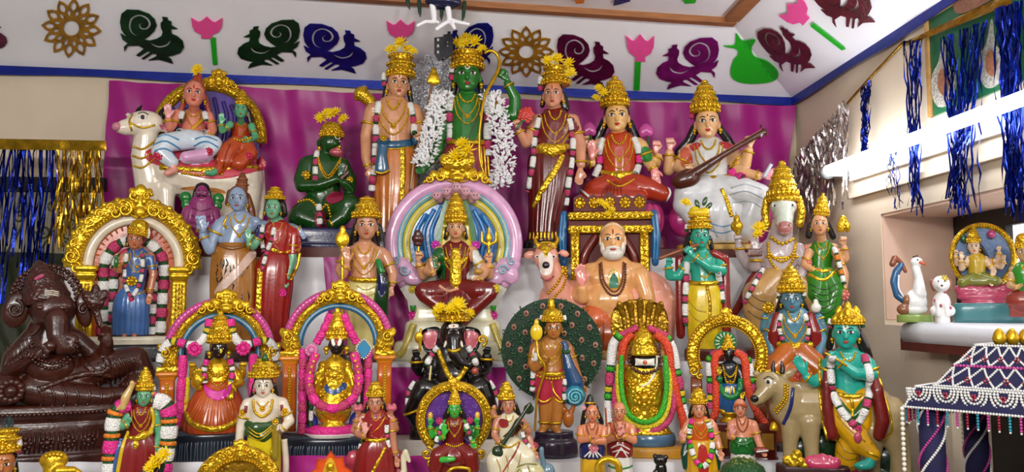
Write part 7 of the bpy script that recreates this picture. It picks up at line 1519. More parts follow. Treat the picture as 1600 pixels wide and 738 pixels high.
f.blob('shell_seat', 'b8b080', [El(826, 742, 22, 26, 24, 14)], 1.4); f.tube('shell_line', '7c7c48', [(808, 728), (822, 722), (838, 724)], 1.4); f.tube('shell_line', '7c7c48', [(806, 738), (812, 730), (816, 742)], 1.2); f.tube('shell_line', '7c7c48', [(824, 724), (828, 734), (836, 742)], 1.2)
f.blob('swan', '5c7888', [El(856, 742, 14, 12, 18, 9), T((850, 730, 16, 5), (846, 712, 18, 4), (846, 702, 18, 4))], 1.2)
f.loft('plinth', '3a3820', [(814, f.by-50, 4, 50, 30), (814, f.by, 4, 51, 31)], sq=4)

def small_monk(label, x, hy, skin, cloth, cloth2, hair, mark, arms, hands, drape=None, cap=None, hx=0, dy=.05, tier=T4, nm='devotee_statuette'):
    f = Fig(nm, label, 'statuette', x, tier, dy=dy)
    doll(f, skin, (x-hx, hy, 20, 25, 6), (hy+18, x-20, x+20), (x, hy+48, 30), arms, hands, 0, None, hair, None, (), mark=mark, neckl=0, vox=1.2, earring=hair is not None)
    f.beads('rosary', '8c4018', [(x-9, hy+16), (x-7, hy+28), (x, hy+36), (x+7, hy+28), (x+9, hy+16)], 1.4); f.beads('rosary', 'a85820', [(x-6, hy+15), (x, hy+25), (x+6, hy+15)], 1.5)
    skirt(f, 'waist_cloth', cloth, [(x, hy+44, 0, 16, 12), (x, hy+54, 0, 20, 14), (x, hy+70, 0, 19, 14)], 10, .05); skirt(f, 'robe', cloth2, [(x, hy+66, 0, 18, 13), (x, hy+90, 0, 19, 14), (x, f.by-8, 0, 20, 15)], 8, .06)
    f.loft('plinth', '3a2018', [(x, f.by-8, 2, 20, 20), (x, f.by, 2, 21, 21)], sq=4); return f
f = small_monk('small youth with black topknot, navy waistcloth and clasped hands', 927, 649, 'c87c58', '16184c', 'c89a18', (BLACK, [[(923, 634, 2, 8), (924, 624, 2, 5)], [(916, 648, 0, 5), (912, 664, -2, 4), (912, 676, -2, 4)], [(936, 648, 0, 4), (942, 664, -2, 4)]]), 'dot',
    [[(909, 674, 2, 6.5), (908, 690, 8, 6), (926, 686, 20, 5)], [(945, 674, 2, 6.5), (944, 692, 8, 6), (930, 690, 20, 5)]], [(928, 684, 22, 20, 13, 'hold', 1), (930, 689, 22, 160, 13, 'hold', -1)], dy=-.025)
for k in range(5): f.tube('white_stripe', WHITE, [(928, 702), (914+k*7, 716)], 1.3, 6, .6)
f.boss('cloth_knot', 'd07888', 929, 702, 8); f.ring('topknot_ring', 'gold_plain', 923, 632, 6, 7.5, 1.4); f.boss('hair_flower', 'd8a0a8', 914, 640, 4)
f = small_monk('small shaven monk with joined palms, red and white waistcloth', 970, 646, 'd08660', '84181a', 'd8d4cc', None, 'stripe',
    [[(953, 671, 2, 6.5), (950, 690, 8, 6), (968, 682, 20, 5)], [(989, 671, 2, 6.5), (992, 690, 8, 6), (976, 682, 20, 5)]], [(970, 676, 22, 80, 16, 'open', 1, 'd89088'), (974, 676, 22, 100, 16, 'open', -1, 'd89088')], dy=.06)
for p in ([(956, 702), (970, 696), (986, 704)], [(958, 708), (972, 704), (984, 710)], [(972, 700), (962, 716)], [(972, 700), (982, 716)]): f.tube('white_stripe', WHITE, p, 1.2, 6, .6)
f.tube('robe_hem', '287828', [(952, 730), (970, 733), (989, 730)], 1.6); f.tube('staff', 'a85838', [(951, 690, 8), (949, 660, 6), (948, 640, 4)], 1.6); f.tube('shawl', 'b84828', [(954, 664), (960, 676), (968, 688)], 2.6, 8, .6)
f = small_monk('small seated monk with orange cap and green waistcloth before the horseshoe arch', 1164, 641, 'd08868', '1c6428', 'dcd8d0', None, 'dot',
    [[(1148, 666, 2, 7), (1144, 684, 8, 6), (1148, 684, 18, 5)], [(1182, 666, 2, 7), (1188, 690, 6, 6), (1192, 700, 14, 5)]], [(1147, 676, 20, 95, 15, 'open', 1, 'd89088'), (1194, 704, 16, 300, 14, 'curl', -1)], hx=3)
f.tube('cap_band', 'b05028', [(1151, 637, 14), (1161, 633, 17), (1171, 637, 14)], 2.2); f.tube('green_knot', '1c6428', [(1150, 690), (1162, 696), (1180, 690)], 3.4, 8, .7); f.tube('green_tail', '1c6428', [(1158, 696), (1152, 712)], 3, 8, .7); f.tube('green_tail', '1c6428', [(1168, 696), (1178, 712)], 3, 8, .7)
f.blob('bundle', '7c2c24', [El(1192, 702, 20, 12, 5, 5)], 1.); f.tube('bundle_band', WHITE, [(1184, 704, 26), (1202, 702, 24)], 1.2)
# ---- small crowned figure draped with a flower garland
f = Fig('small_goddess_statuette', 'small crowned figure in orange and yellow wearing a pink, lime and white garland', 'statuette', 1098, T4, dy=.05)
doll(f, 'd08c68', (1096, 642, 20, 25, 8), (658, 1074, 1122), (1097, 694, 30), [[(1078, 668, 2, 6.5), (1068, 688, 6, 6), (1070, 690, 14, 5)], [(1118, 668, 2, 6.5), (1124, 690, 4, 6), (1127, 702, 8, 5)]], [(1070, 684, 18, 110, 14, 'open', 1, 'd89088'), (1128, 710, 10, 275, 15, 'curl', -1)], 0, (1095, 633, 608, 27, 'cap'),
     (BLACK, [[(1086, 640, 0, 4), (1082, 656, -2, 4)], [(1106, 640, 0, 4), (1110, 656, -2, 4), (1116, 672, -4, 4)]]), blouse='c05018', neckl=3, vox=1.2)
skirt(f, 'sari_skirt', 'c89418', [(1098, 690, 2, 16, 13), (1098, 706, 2, 22, 16), (1100, 740, 2, 26, 18), (1100, f.by-8, 2, 28, 20)], 11, .06)
f.patch('red_pleats', 'a82018', [(1094, 700), (1106, 700), (1108, 738), (1094, 738)], 1.6)
for e in (-1, 1): f.blob('shawl', '0f3c2c', [T((1098+e*22, 690, 0, 5), (1098+e*26, 712, 4, 7), (1098+e*24, 732, 4, 6))], 1.2); f.tube('shawl_stripe', WHITE, [(1098+e*22, 706), (1098+e*28, 714)], 1., 6)
f.garland([(1086, 658), (1080, 676), (1082, 700), (1090, 720), (1100, 728), (1110, 718), (1115, 700), (1114, 676), (1108, 658)], 4.2, ('flower_hot', 'flower_lime', 'flower_white', 'flower_yellow'), (8, 5, 9, 5), gap=1.5)
f.loft('plinth', '3a2018', [(1100, f.by-8, 2, 34, 24), (1100, f.by, 2, 36, 26)], sq=4)

# ---- turquoise cowherd leaning on a cow
f = Fig('cowherd_statuette', 'turquoise cowherd in yellow robe with crossed legs leaning on a tan cow', 'statuette', 1318, T4, dy=-.01)
CW = 'a08c64'
f.blob('cow', CW, [T((1244, 640, -6, 38, 30), (1300, 640, -12, 38, 32), (1370, 646, -14, 40, 32), (1396, 652, -14, 32, 28)), T((1240, 632, 2, 30, 24), (1222, 612, 10, 20), (1212, 606, 14, 19)), El(1206, 604, 16, 21, 20, 16), T((1204, 612, 20, 15), (1190, 626, 26, 11), (1183, 630, 28, 9)), El(1240, 588, 10, 14, 7, 4, 24), El(1186, 590, 8, 8, 5, 4, -20),
    T((1240, 664, 2, 18), (1238, 700, 4, 12), (1236, 760, 4, 10), (1236, f.by-14, 4, 11)), T((1270, 664, 8, 18), (1272, 700, 10, 12), (1274, 760, 10, 10), (1274, f.by-14, 10, 11)), T((1396, 664, -10, 26), (1410, 710, -8, 14), (1404, 770, -8, 11), (1406, f.by-14, -8, 11)), T((1370, 672, 0, 20), (1366, 720, 2, 13), (1366, f.by-14, 2, 11)), T((1408, 630, -10, 8), (1420, 660, -6, 5), (1424, 720, -4, 4), (1422, 760, -4, 5))], 2.2)
f.mb('cow_nose', MB().sph(f.q(1182, 627, f.surf(1184, 627)), (7, 5, 6), SPM), '141010'); f.tube('cow_mouth', '5a4630', [(1184, 642), (1196, 640), (1204, 632)], 1.2)
eo = f.mb('eye', MB().sph(f.q(1206, 600, f.surf(1206, 600)), (6, 2.4, 4.4), SPM), WHITE); f.mb('iris', MB().sph(f.q(1205, 600, f.surf(1205, 600)+1.6), (3.2, 2, 3.4), SPL), BLACK, eo)
f.tube('eyebrow', BLACK, [(1198, 596), (1206, 592), (1214, 596)], 1.1)
for x, e in ((1214, -1), (1228, 1)): f.tube('horn', '1c1814', [(x, 588, 12), (x+e*1, 578, 10), (x-e*1, 568, 10)], [4.4, 3.6, 1.4])
f.tube('head_band', 'gold_plain', [(1196, 586), (1212, 584), (1226, 590)], 1.8); f.beads('neck_chain', 'gold_plain', [(1232, 604), (1230, 626), (1214, 646)], 2.4); f.beads('neck_chain', 'gold_plain', [(1236, 606), (1234, 628), (1218, 650)], 2.4)
f.tube('neck_rope', '1c2868', [(1245, 610), (1240, 640), (1228, 668)], 3., 8, .7); f.lathe('bell', 'gold_plain', 1212, 676, 30, [(7, 0), (6.4, 4), (4.6, 10), (2, 13)], 14)
f.boss('cow_rosette', 'b84838', 1254, 590, 10)
TQ = '22a090'
doll(f, TQ, (1332, 523, 39, 46, 16), (554, 1298, 1372), (1335, 618, 52), [[(1304, 572, 6, 12), (1296, 590, 8, 10), (1280, 600, 16, 9), (1268, 592, 24, 7.5)], [(1366, 572, 6, 12), (1370, 586, 14, 11), (1346, 584, 32, 9.5), (1318, 566, 34, 7.5)]],
     [(1260, 578, 28, 118, 28, 'open', 1), (1310, 559, 38, 150, 24, 'hold', 1)], -.04, (1336, 509, 482, 44, 'cap'), (BLACK, [[(1312, 520, 0, 7), (1306, 546, -4, 6)], [(1352, 522, 0, 8), (1362, 546, -4, 9), (1368, 566, -6, 8)]]), mark='V', neckl=1)
f.blob('crown_leaves', 'gold_plain', [El(1336+k*8.5, 494+k*k*1.1, 30-abs(k)*5, 6.5, 12.5, 4, k*24) for k in (-2, -1, 0, 1, 2)]+[El(1336, 482, 22, 6, 9, 4), El(1322, 487, 18, 5, 8, 4, -24), El(1350, 487, 18, 5, 8, 4, 24)], 1.1, 1); f.boss('crown_jewel', 'gold_plain', 1336, 502, 7, 34)
f.tube('flute', 'gold_plain', [(1296, 552, 44), (1312, 560, 46), (1330, 572, 44)], 1.8)
f.blob('robe', 'd09c10', [T((1322, 626, 6, 20), (1326, 660, 12, 22), (1348, 690, 24, 18), (1366, 706, 34, 11)), T((1352, 626, 6, 20), (1346, 662, 8, 22), (1330, 700, 10, 19), (1324, 740, 8, 17), (1324, 770, 8, 16)), El(1337, 630, 6, 30, 18, 22)], 1.7)
for p in ([(1314, 650), (1330, 668), (1354, 686)], [(1316, 690), (1326, 704), (1340, 706)], [(1312, 706), (1326, 716), (1342, 714)], [(1310, 722), (1324, 730), (1342, 726)], [(1330, 640), (1350, 660), (1364, 690)]): f.tube('robe_fold', 'a0760a', p, 1.4, 6, .6)
f.blob('foot', TQ, [T((1364, 708, 34, 8), (1360, 718, 38, 8), (1344, 722, 42, 6)), El(1350, 722, 42, 14, 6, 7)], 1.3); f.ring('anklet', 'gold_plain', 1364, 704, 34, 11, 2., 60)
f.blob('green_sash', '145014', [T((1312, 620, 16, 8), (1322, 640, 24, 9), (1334, 650, 28, 6)), T((1360, 620, 16, 8), (1352, 640, 24, 9), (1340, 650, 28, 6))], 1.4)
belt(f, 1336, 616, 60, 26, 4, 4); f.tube('belt_tail', 'gold_plain', [(1336, 622), (1338, 636), (1336, 650)], 2.6, 8, .6)
for pp in ([(1304, 556, 2, 7), (1299, 600, 20, 8), (1299, 640, 22, 9), (1305, 680, 22, 10)], [(1368, 566, 2, 8), (1377, 610, 20, 9), (1383, 656, 22, 11), (1377, 678, 22, 9)]):
    f.blob('shawl', '6a1614', [T(*pp)], 1.7)
f.tube('shawl_edge', 'gold', [(1290, 562), (1288, 610), (1290, 650), (1298, 690)], 2.6, 8, .6); f.tube('shawl_edge', 'gold_plain', [(1378, 580), (1392, 630), (1398, 668), (1384, 690)], 1.8, 8, .6)
f.garland([(1308, 556), (1306, 590), (1310, 620), (1322, 644), (1340, 664)], 5.5, ('flower_white', 'flower_white', 'flower_pink'), (22, 22, 9)); f.garland([(1360, 556), (1366, 592), (1364, 616), (1356, 640), (1344, 662)], 5.5, ('flower_pink', 'flower_white', 'flower_white'), (12, 24, 24))
f.boss('tassel', 'flower_pink', 1343, 668, 8); f.blob('tassel_end', 'b84860', [El(1343, 680, f.surf(1343, 680)+3, 6, 9, 4)], 1.)
f.garland([(1310, 500, 14), (1306, 514, 14)], 4, ('flower_white', 'flower_pink'), (10, 7)); f.garland([(1356, 502, 14), (1360, 514, 14)], 4, ('flower_white', 'flower_pink'), (8, 7))
f.blob('rocks', '14301a', [El(1256, 712, -14, 26, 26, 16), El(1290, 706, -18, 24, 30, 16), El(1392, 722, -20, 30, 28, 16), El(1250, 780, -10, 34, 50, 20), El(1384, 780, -14, 36, 50, 20)], 2.4, 2)
f.blob('lotus_stand', '7a2c40', [El(1340, 752, 20, 44, 20, 22)]+[El(1306+k*14, 742, 36-abs(k-2.5)*4, 9, 9, 6) for k in range(6)], 1.6)
f.loft('plinth', '4a2018', [(1318, f.by-60, 0, 112, 36), (1318, f.by, 0, 114, 38)], sq=5)
# ================================================================== small things cut by the lower picture edge
T5 = (1.76, -.52)
f = Fig('arch_shrine_statuette', 'gilded scrollwork arch of a small shrine rising before the youth in yellow', 'statuette', 368, T5)
A4 = arc(368, 770, 58, 0, 180, 40); ar = arch_band(f, 'arch', 'gold', A4, 0, 13, .7); mb = MB()
for a in np.linspace(12, 168, 13): f.spiral(mb, 368+math.cos(rad(a))*64, 770-math.sin(rad(a))*64, 8, 7, 2., 1.3, a+90, 1 if a < 90 else -1)
f.mb('arch_scrolls', mb, 'gold_plain', ar); f.beads('arch_studs', 'gold_plain', [(x, y, 8) for x, y in arc(368, 770, 50, 2, 178, 30)], 2., 4.4, parent=ar)
kirtimukha(f, 371, 706, 62, 34, 6); f.slab('backing', 'gold_old', arc(368, 770, 52, 0, 180, 30)+[(316, f.by), (420, f.by)], -8, -2, False)
f.blob('idol', 'gold_plain', [El(368, 762, 6, 10, 12, 8), T((368, 775, 4, 16), (368, f.by-25, 4, 22))], 1.8)
f = Fig('flame_statuette', 'small orange flame-shaped plaque with a golden figure', 'statuette', 513, T5)
f.slab('flame', 'd85018', [(513, 709), (522, 720), (534, 718), (536, 734), (548, 742), (546, 780), (540, f.by), (486, f.by), (480, 780), (478, 744), (490, 736), (492, 720), (504, 722)], -8, 0, False, dome=4.); f.patch('flame_heart', 'd8a020', [(513, 718), (522, 730), (526, 760), (500, 760), (504, 730)], 1.5)
f.blob('idol', 'gold_plain', [El(513, 732, 8, 6, 8, 5), T((513, 744, 6, 8), (513, 790, 6, 16), (513, f.by-21, 6, 18))], 1.4)
f = Fig('coiled_cobra_statuette', 'small golden cobra figure before the brown carved base', 'statuette', 88, T5)
f.blob('body', 'gold_plain', [El(76, 722, 0, 21, 15, 8), T((76, 726, 0, 16, 9), (80, 760, 4, 16, 10), (84, f.by-27, 4, 24)), T((84, 738, 8, 8), (108, 738, 10, 6), (120, 744, 10, 4))], 1.5)
for k in range(5): f.mb('finger_head', MB().sph(f.q(64+k*6, 712+abs(k-2)*1.2, 6), (3.2, 4, 4.5), SPM), 'gold_plain')
f = Fig('crowned_head_statuette', 'crowned brown-faced statuette half cut off below the brown statue', 'statuette', -4, T5)
doll(f, 'b06c38', (-4, 728, 36, 44, 8), (764, -40, 34), (-4, 820, 44), crown=(-4, 708, 672, 46, 'low'), hair=(BLACK, [[(12, 726, 0, 6), (16, 748, -4, 6)]]), neckl=2, bangles=False)
f.garland([(19, 690, 8), (21, 700, 8), (19, 712, 8)], 4, ('flower_white', 'flower_pink'), (12, 8)); skirt(f, 'robe', '8c2018', [(-4, 816, 0, 24, 18), (-4, f.by, 0, 34, 22)])
f = Fig('feather_tuft', 'dark teal peacock feather tuft at the end of the brown base', 'feather', 2, (1.80, -.52)); mb = MB(); R = random.Random(3)
for k in range(40): a = R.uniform(-.7, .7); mb.tube([f.q(0, f.by, 0), f.q(math.sin(a)*8, 700, R.uniform(-4, 4)), f.q(math.sin(a)*16, 650+abs(a)*12+R.uniform(0, 10), R.uniform(-4, 6))], [1, .8, .3], 4)
f.mb('tuft_barbs', mb, '2c4a4c')
f = Fig('flower_pot', 'small brown turned pot holding a yellow chrysanthemum and dark leaves', 'pot', 258, T5, dy=-.01)
f.lathe('pot', '4a1c18', 262, f.by, 0, [(18, 0), (20, 20), (12, 60), (8, 90), (9, 96), (12, 106), (9, 112), (11, 118), (8, 126), (4, 130)], 20)
for x, a in ((222, 50), (234, 30), (246, 16)): f.blob('leaf', '143018', [El(x, 738, 6, 5, 16, 2, -a)], 1.); f.tube('leaf_stem', '143018', [(x, 746, 4), (252, 790, 2)], 1.6)
blooms_on(f, 'yellow chrysanthemum leaning beside the small brown pot', [(240, 722, 14, 16), (252, 714, 12, 13), (232, 732, 14, 12)], 14, 'chrysanthemums in the brown pot')
f = Fig('gold_ring_ornament', 'thick golden ring ornament standing below the small monks', 'ornament', 952, T5, dy=-.05); arch_band(f, 'ring', 'gold_plain', arc(952, 738, 17, -60, 240, 30), 0, 5.5, 1.)
f.lathe('ring_foot', 'gold_plain', 952, f.by, 0, [(16, 0), (14, 10), (7, 30), (6, 80), (9, 92)], 18)
f = Fig('black_figurine', 'tiny black figurine standing on the white cloth', 'statuette', 1036, T5); f.blob('body', '0c0b0b', [El(1034, 722, 2, 11, 9, 8), El(1026, 716, 2, 4, 4, 4), El(1043, 717, 2, 4, 4, 4), T((1035, 734, 0, 9), (1035, 770, 0, 11), (1035, f.by-17, 0, 14)), T((1026, 740, 4, 4), (1020, 752, 8, 4))], 1.3)
for e in (-1, 1): f.mb('eye', MB().sph(f.q(1034+e*4, 720, f.surf(1034+e*4, 720)), (1.8, 1, 1.6), SPL), '4a4844')
f = Fig('moss_mound', 'green mossy dome below the seated monk', 'ornament', 1164, T5); f.lathe('dome', 'flower_green', 1164, 770, 0, [(40, 0), (39, 20), (32, 38), (20, 46), (8, 50)], 30); f.lathe('stem', '5a5030', 1164, f.by, 0, [(20, 0), (18, 50), (30, 70), (38, f.by-772)], 20)
mb = MB(); R = random.Random(8)
for k in range(160): a, q = R.uniform(0, 6.28), R.uniform(0, 1); r = 38*math.sqrt(1-q*q*.9); mb.sph(f.q(1164+math.cos(a)*r, 768-q*48, math.sin(a)*r), 2.4, SPL)
f.mb('moss_tufts', mb, '5c6a1c')
f = Fig('lotus_ornament', 'pink lotus with golden blossoms on a dark red base below the cow', 'ornament', 1280, T5, dy=-.055)
f.blob('pink_lotus', 'b8385c', [El(1290+k*9, 722-abs(k)*-2, 6, 9, 12, 7, -k*18) for k in (-2, -1, 0, 1, 2)]+[El(1290, 728, 4, 26, 12, 12)], 1.5); f.blob('gold_blossom', 'gold', [El(1246+dx, 720+dy, 4, 8, 8, 7) for dx, dy in ((0, 0), (-12, 4), (10, 6), (-4, 10), (4, -6), (16, 12))], 1.3)
f.loft('base', '2c0e10', [(1274, 734, 0, 52, 20), (1274, 744, 0, 56, 22), (1274, f.by, 0, 50, 20)], sq=3)

# ================================================================== over the green archer
f = Fig('silver_sheet', 'silver glitter sheet standing behind the two archers', 'sheet', 672, (2.69, .18))
f.slab('sheet', 'glitter_silver', [(628, 110), (640, 96), (652, 92), (660, 80), (668, 78), (676, 86), (690, 88), (702, 80), (712, 92), (716, 120), (712, 260), (706, f.by), (640, f.by), (634, 200)], -2, 1, False)
f = Fig('clamp', 'dark metal clamp pinned on the canopy above the silver sheet', 'clamp', 690, (2.50, .18)); dz0 = f.by
f.slab('plate', '22242a', [(676, 52), (690, 50), (690, 84), (683, 90), (676, 78)], -2, 4, False); f.slab('plate', '181a20', [(690, 48), (697, 46), (697, 42), (702, 42), (702, 47), (706, 52), (706, 78), (694, 86), (690, 84)], -2, 6, False)
for y in (56, 66, 76): f.tube('slot', 'c8ccd0', [(682, y-2, 5), (682, y+2, 5)], 1.8)
for y in (60, 66): f.mb('screw', MB().sph(f.q(697, y, 6), 1.4, SPL), '8a8c90')
f.tube('hanging_wire', '606468', [(690, 88, -1), (690, 110, -2), (689, 140, -3)], .8)
# hanging bird: paper-wrapped white feet and dark tail feathers
f = Fig('hanging_bird', 'paper bird hanging from the canopy, white wrapped feet and dark green feathers', 'decoration', 690, (2.42, .18))
PW = 'paper_white'
f.blob('body', '14183c', [El(690, -8, 0, 30, 13, 18)], 1.6); f.tube('hanger', '606468', [(690, -20, 0), (690, -25, 0)], .8)
f.blob('leg', PW, [T((672, -4, 4, 5), (675, 14, 6, 5), (676, 28, 8, 4)), T((676, 28, 8, 3.6), (662, 30, 14, 3), (650, 38, 18, 2.6)), T((676, 26, 8, 3), (682, 30, 12, 2.6))], .9)
f.blob('leg', PW, [T((696, -4, 4, 5), (699, 12, 6, 4.6), (700, 24, 8, 4)), T((700, 26, 8, 3.6), (690, 34, 14, 3.4), (680, 43, 18, 3)), T((701, 26, 8, 3.6), (705, 34, 14, 3.4), (708, 40, 16, 2.8)), T((702, 24, 8, 3.6), (716, 30, 14, 3.2), (730, 34, 18, 2.6))], .9)
for x, y, a in ((652, 16, 4), (687, 22, 0), (722, 22, -6), (634, 4, 6)): f.blob('tail_feather', '0c3420', [T((x-a*.3, -10, -6, 4, 1.6), (x, y-8, -6, 3, 1.4), (x+a*.3, y, -6, .8, .8))], .8)

# ================================================================== ledge and niche
LZ = -.034
f = Fig('duck_figurine', 'white porcelain duck with curled blue and brown tail on the ledge', 'figurine', 1428, (2.035, LZ))
f.blob('body', 'e8e8e6', [El(1432, 472, 0, 17, 20, 13), T((1438, 460, 2, 11), (1438, 436, 4, 7), (1434, 418, 4, 6.5)), El(1436, 410, 5, 9, 8, 7), El(1430, 484, 0, 19, 9, 13)], 1.2)
f.tube('beak', 'c8502c', [(1440, 410, 10), (1449, 415, 12)], [3, 1.6]); f.mb('eye', MB().sph(f.q(1437, 407, 11.5), 1.4, SPL), BLACK); f.tube('head_tuft', '222222', [(1430, 402, 5), (1438, 400, 6)], 1.2)
f.blob('tail', '2c5c88', [T((1420, 474, -2, 6), (1404, 462, -2, 6), (1399, 440, -2, 6), (1404, 424, -2, 6), (1412, 414, -2, 5))], 1.2); f.blob('tail_tip', '8a4c34', [T((1398, 412, -2, 5), (1402, 402, -2, 4.5), (1412, 410, -2, 3), (1418, 424, -2, 3))], 1.); f.tube('tail_line', 'e0e4e8', [(1414, 466, 4), (1406, 450, 4), (1407, 430, 4)], 1.4)
f.blob('wing', '8a5a3c', [El(1412, 484, 6, 10, 9, 8), El(1418, 470, 6, 6, 10, 6)], 1.1); f.loft('base', '88a050', [(1430, 492, 0, 26, 15), (1430, f.by, 0, 26, 15)])
f = Fig('dog_figurine', 'small white spotted porcelain dog sitting on the ledge', 'figurine', 1473, (1.925, LZ))
f.blob('body', 'e4e2e0', [El(1473, 474, 0, 13, 18, 11), El(1473, 444, 4, 13, 13, 11), El(1473, 449, 13, 6, 5, 4), T((1467, 474, 6, 5), (1466, 492, 8, 4)), T((1479, 474, 6, 5), (1480, 492, 8, 4)), El(1461, 486, 2, 7, 8, 8), El(1486, 486, 2, 7, 8, 8), T((1473, 480, 0, 10), (1473, f.by-3, 0, 11))], 1.1)
for e in (-1, 1): f.blob('ear', '8c5038', [El(1473+e*13, 446, 2, 4, 10, 4, -e*10)], .9)
f.boss('bow', 'd0b838', 1478, 436, 6, None, 6)
for x, y in ((1478, 456), (1470, 478), (1485, 482), (1462, 470)): f.mb('spot', MB().sph(f.q(x, y, f.surf(x, y)), (2.6, 1, 3), SPL), 'a84858')
for e in (-1, 1): f.mb('eye', MB().sph(f.q(1473+e*5, 440, f.surf(1473+e*5, 440)), 1.4, SPL), BLACK)
f.mb('nose', MB().sph(f.q(1473, 447, f.surf(1473, 447)), (2.2, 1.4, 1.8), SPL), '402828')
f = Fig('round_plaque', 'round blue plaque of a gold-clad goddess on a pink lotus in the niche', 'plaque', 1540, (1.945, LZ))
f.slab('disc', '3c5c88', arc(1541, 400, 50, 0, 352, 44), -14, -8, False); arch_band(f, 'rim', 'gold', arc(1541, 400, 49, -60, 240, 44), -8, 4.5, .8, ('gold_plain', 2.))
doll(f, 'c8a888', (1527, 386, 18, 22, 2), (400, 1512, 1550), (1530, 430, 24), [[(1516, 408, 2, 5), (1506, 420, 6, 4.5), (1506, 408, 10, 4)], [(1546, 408, 2, 5), (1556, 424, 6, 4.5), (1552, 434, 12, 4)], [(1514, 410, -4, 4.5), (1500, 412, -2, 4.5), (1498, 400, 2, 4)], [(1548, 408, -4, 4.5), (1564, 408, -2, 4.5), (1566, 396, 2, 4)], [(1548, 412, -4, 4.5), (1568, 418, -2, 4.5), (1572, 410, 2, 4)]],
     [(1506, 402, 12, 92, 12, 'open', 1), (1551, 440, 14, 265, 12, 'curl', -1), (1498, 394, 4, 90, 11, 'hold', 1), (1566, 390, 4, 90, 11, 'hold', -1), (1573, 404, 4, 90, 11, 'hold', -1)], 0, (1527, 379, 354, 19, 'tall'), (BLACK, [[(1538, 386, 0, 4), (1546, 402, -2, 4)]]), blouse='a88c20', neckl=1, vox=1.1)
f.blob('sari_lap', '6a6c1c', [T((1524, 434, 6, 9), (1506, 442, 12, 8)), T((1538, 434, 6, 9), (1558, 440, 12, 8)), El(1532, 440, 8, 24, 8, 10)], 1.2); f.mb('pink_bud', MB().sph(f.q(1556, 366, 0), (6, 4, 7), SPM), 'a8386c'); f.mb('green_bird', MB().sph(f.q(1512, 372, -4), (5, 3, 7), SPM), '1c4a2c')
f.blob('lotus', 'a83c58', [El(1507+k*13, 456+abs(k-3)*-1, 6, 13, 10, 8) for k in range(7)]+[El(1542, 464, 4, 42, 10, 14), El(1542, 474, 4, 36, 8, 14)], 1.5)
f.loft('water_base', '3c7478', [(1546, 474, 0, 48, 18), (1546, 482, 0, 50, 20), (1546, f.by, 0, 50, 20)], sq=4)
f = Fig('small_green_statuette', 'green and red statuette beside the round plaque, cut off by the picture', 'statuette', 1606, (1.80, LZ))
doll(f, 'a88458', (1606, 396, 22, 26, 4), (416, 1580, 1632), (1606, 456, 30), [[(1584, 430, 2, 6), (1580, 446, 6, 5), (1590, 450, 14, 4)]], [(1592, 448, 16, 20, 12, 'curl', 1)], 0, (1606, 388, 364, 24, 'pot', 0), (BLACK, []), blouse='2c7a20', neckl=1, vox=1.2); f.blob('robe', '7c2c20', [El(1606, 470, 4, 30, 20, 14), Bx(1606, 484, 0, 24, 12, 10)], 1.4)

# ================================================================== beaded pavilion on a side table
PV = Vector((.985, 1.415, 0)); PR = rad(38); pz = E-.372
tbl = empty('side_table', (PV.x, PV.y, 0), 'plain side table under the beaded pavilion', 'table', rz=PR)
MB().box((0, 0, pz-.0125), (.138, .138, .012)).obj('table_top', 'wood_dark', tbl, False)
for x in (-1, 1):
    for y in (-1, 1): MB().box((x*.115, y*.115, (pz-.025)/2), (.014, .014, (pz-.025)/2)).obj('leg', 'wood_dark', tbl, False)
pv = empty('beaded_pavilion', (PV.x, PV.y, pz), 'navy pavilion with white beadwork roof, twisted columns and bead fringe', 'pavilion', rz=PR)
mat('velvet_navy', '141440', rough=.8, var=.2, scale=60); mat('bead_white', 'dcdcd8', rough=.2, var=.05); mat('bead_pink', 'b03c88', rough=.2, var=.1); mat('bead_red', '8c1c34', rough=.2, var=.1); mat('bead_teal', '2888a0', rough=.2, var=.1); mat('pearl', 'e4e0d4', rough=.15, coat=.5, var=.03)
HW = .118; H0 = .20; H1 = .235; 
MB().box((0, 0, .006), (.135, .135, .006)).obj('floor_slab', 'velvet_navy', pv, False)
MB().box((0, 0, .014), (.09, .09, .003)).obj('red_mat', '7a1c1c', pv, False)
MB().rings([[(-.135, -.135, H0), (.135, -.135, H0), (.135, .135, H0), (-.135, .135, H0)], [(-.12, -.12, H1), (.12, -.12, H1), (.12, .12, H1), (-.12, .12, H1)]]).obj('eave', 'velvet_navy', pv, False)
MB().rings([[(s1*a, s2*a, z) for s1, s2 in ((-1, -1), (1, -1), (1, 1), (-1, 1))] for a, z in ((.098, H1), (.072, H1+.036))]).obj('roof_tier', 'velvet_navy', pv, False)
MB().rings([[(s1*a, s2*a, z) for s1, s2 in ((-1, -1), (1, -1), (1, 1), (-1, 1))] for a, z in ((.072, H1+.036), (.045, H1+.072))]).obj('roof_tier', 'velvet_navy', pv, False)
def bead_run(mb, P, r, step=None):
    for c in spline(P, step or r*1.9): mb.sph(c, r, SPL)
def sides():
    for k in range(4): yield Matrix.Rotation(k*math.pi/2, 3, 'Z')
wb, pb, rb = MB(), MB(), MB()
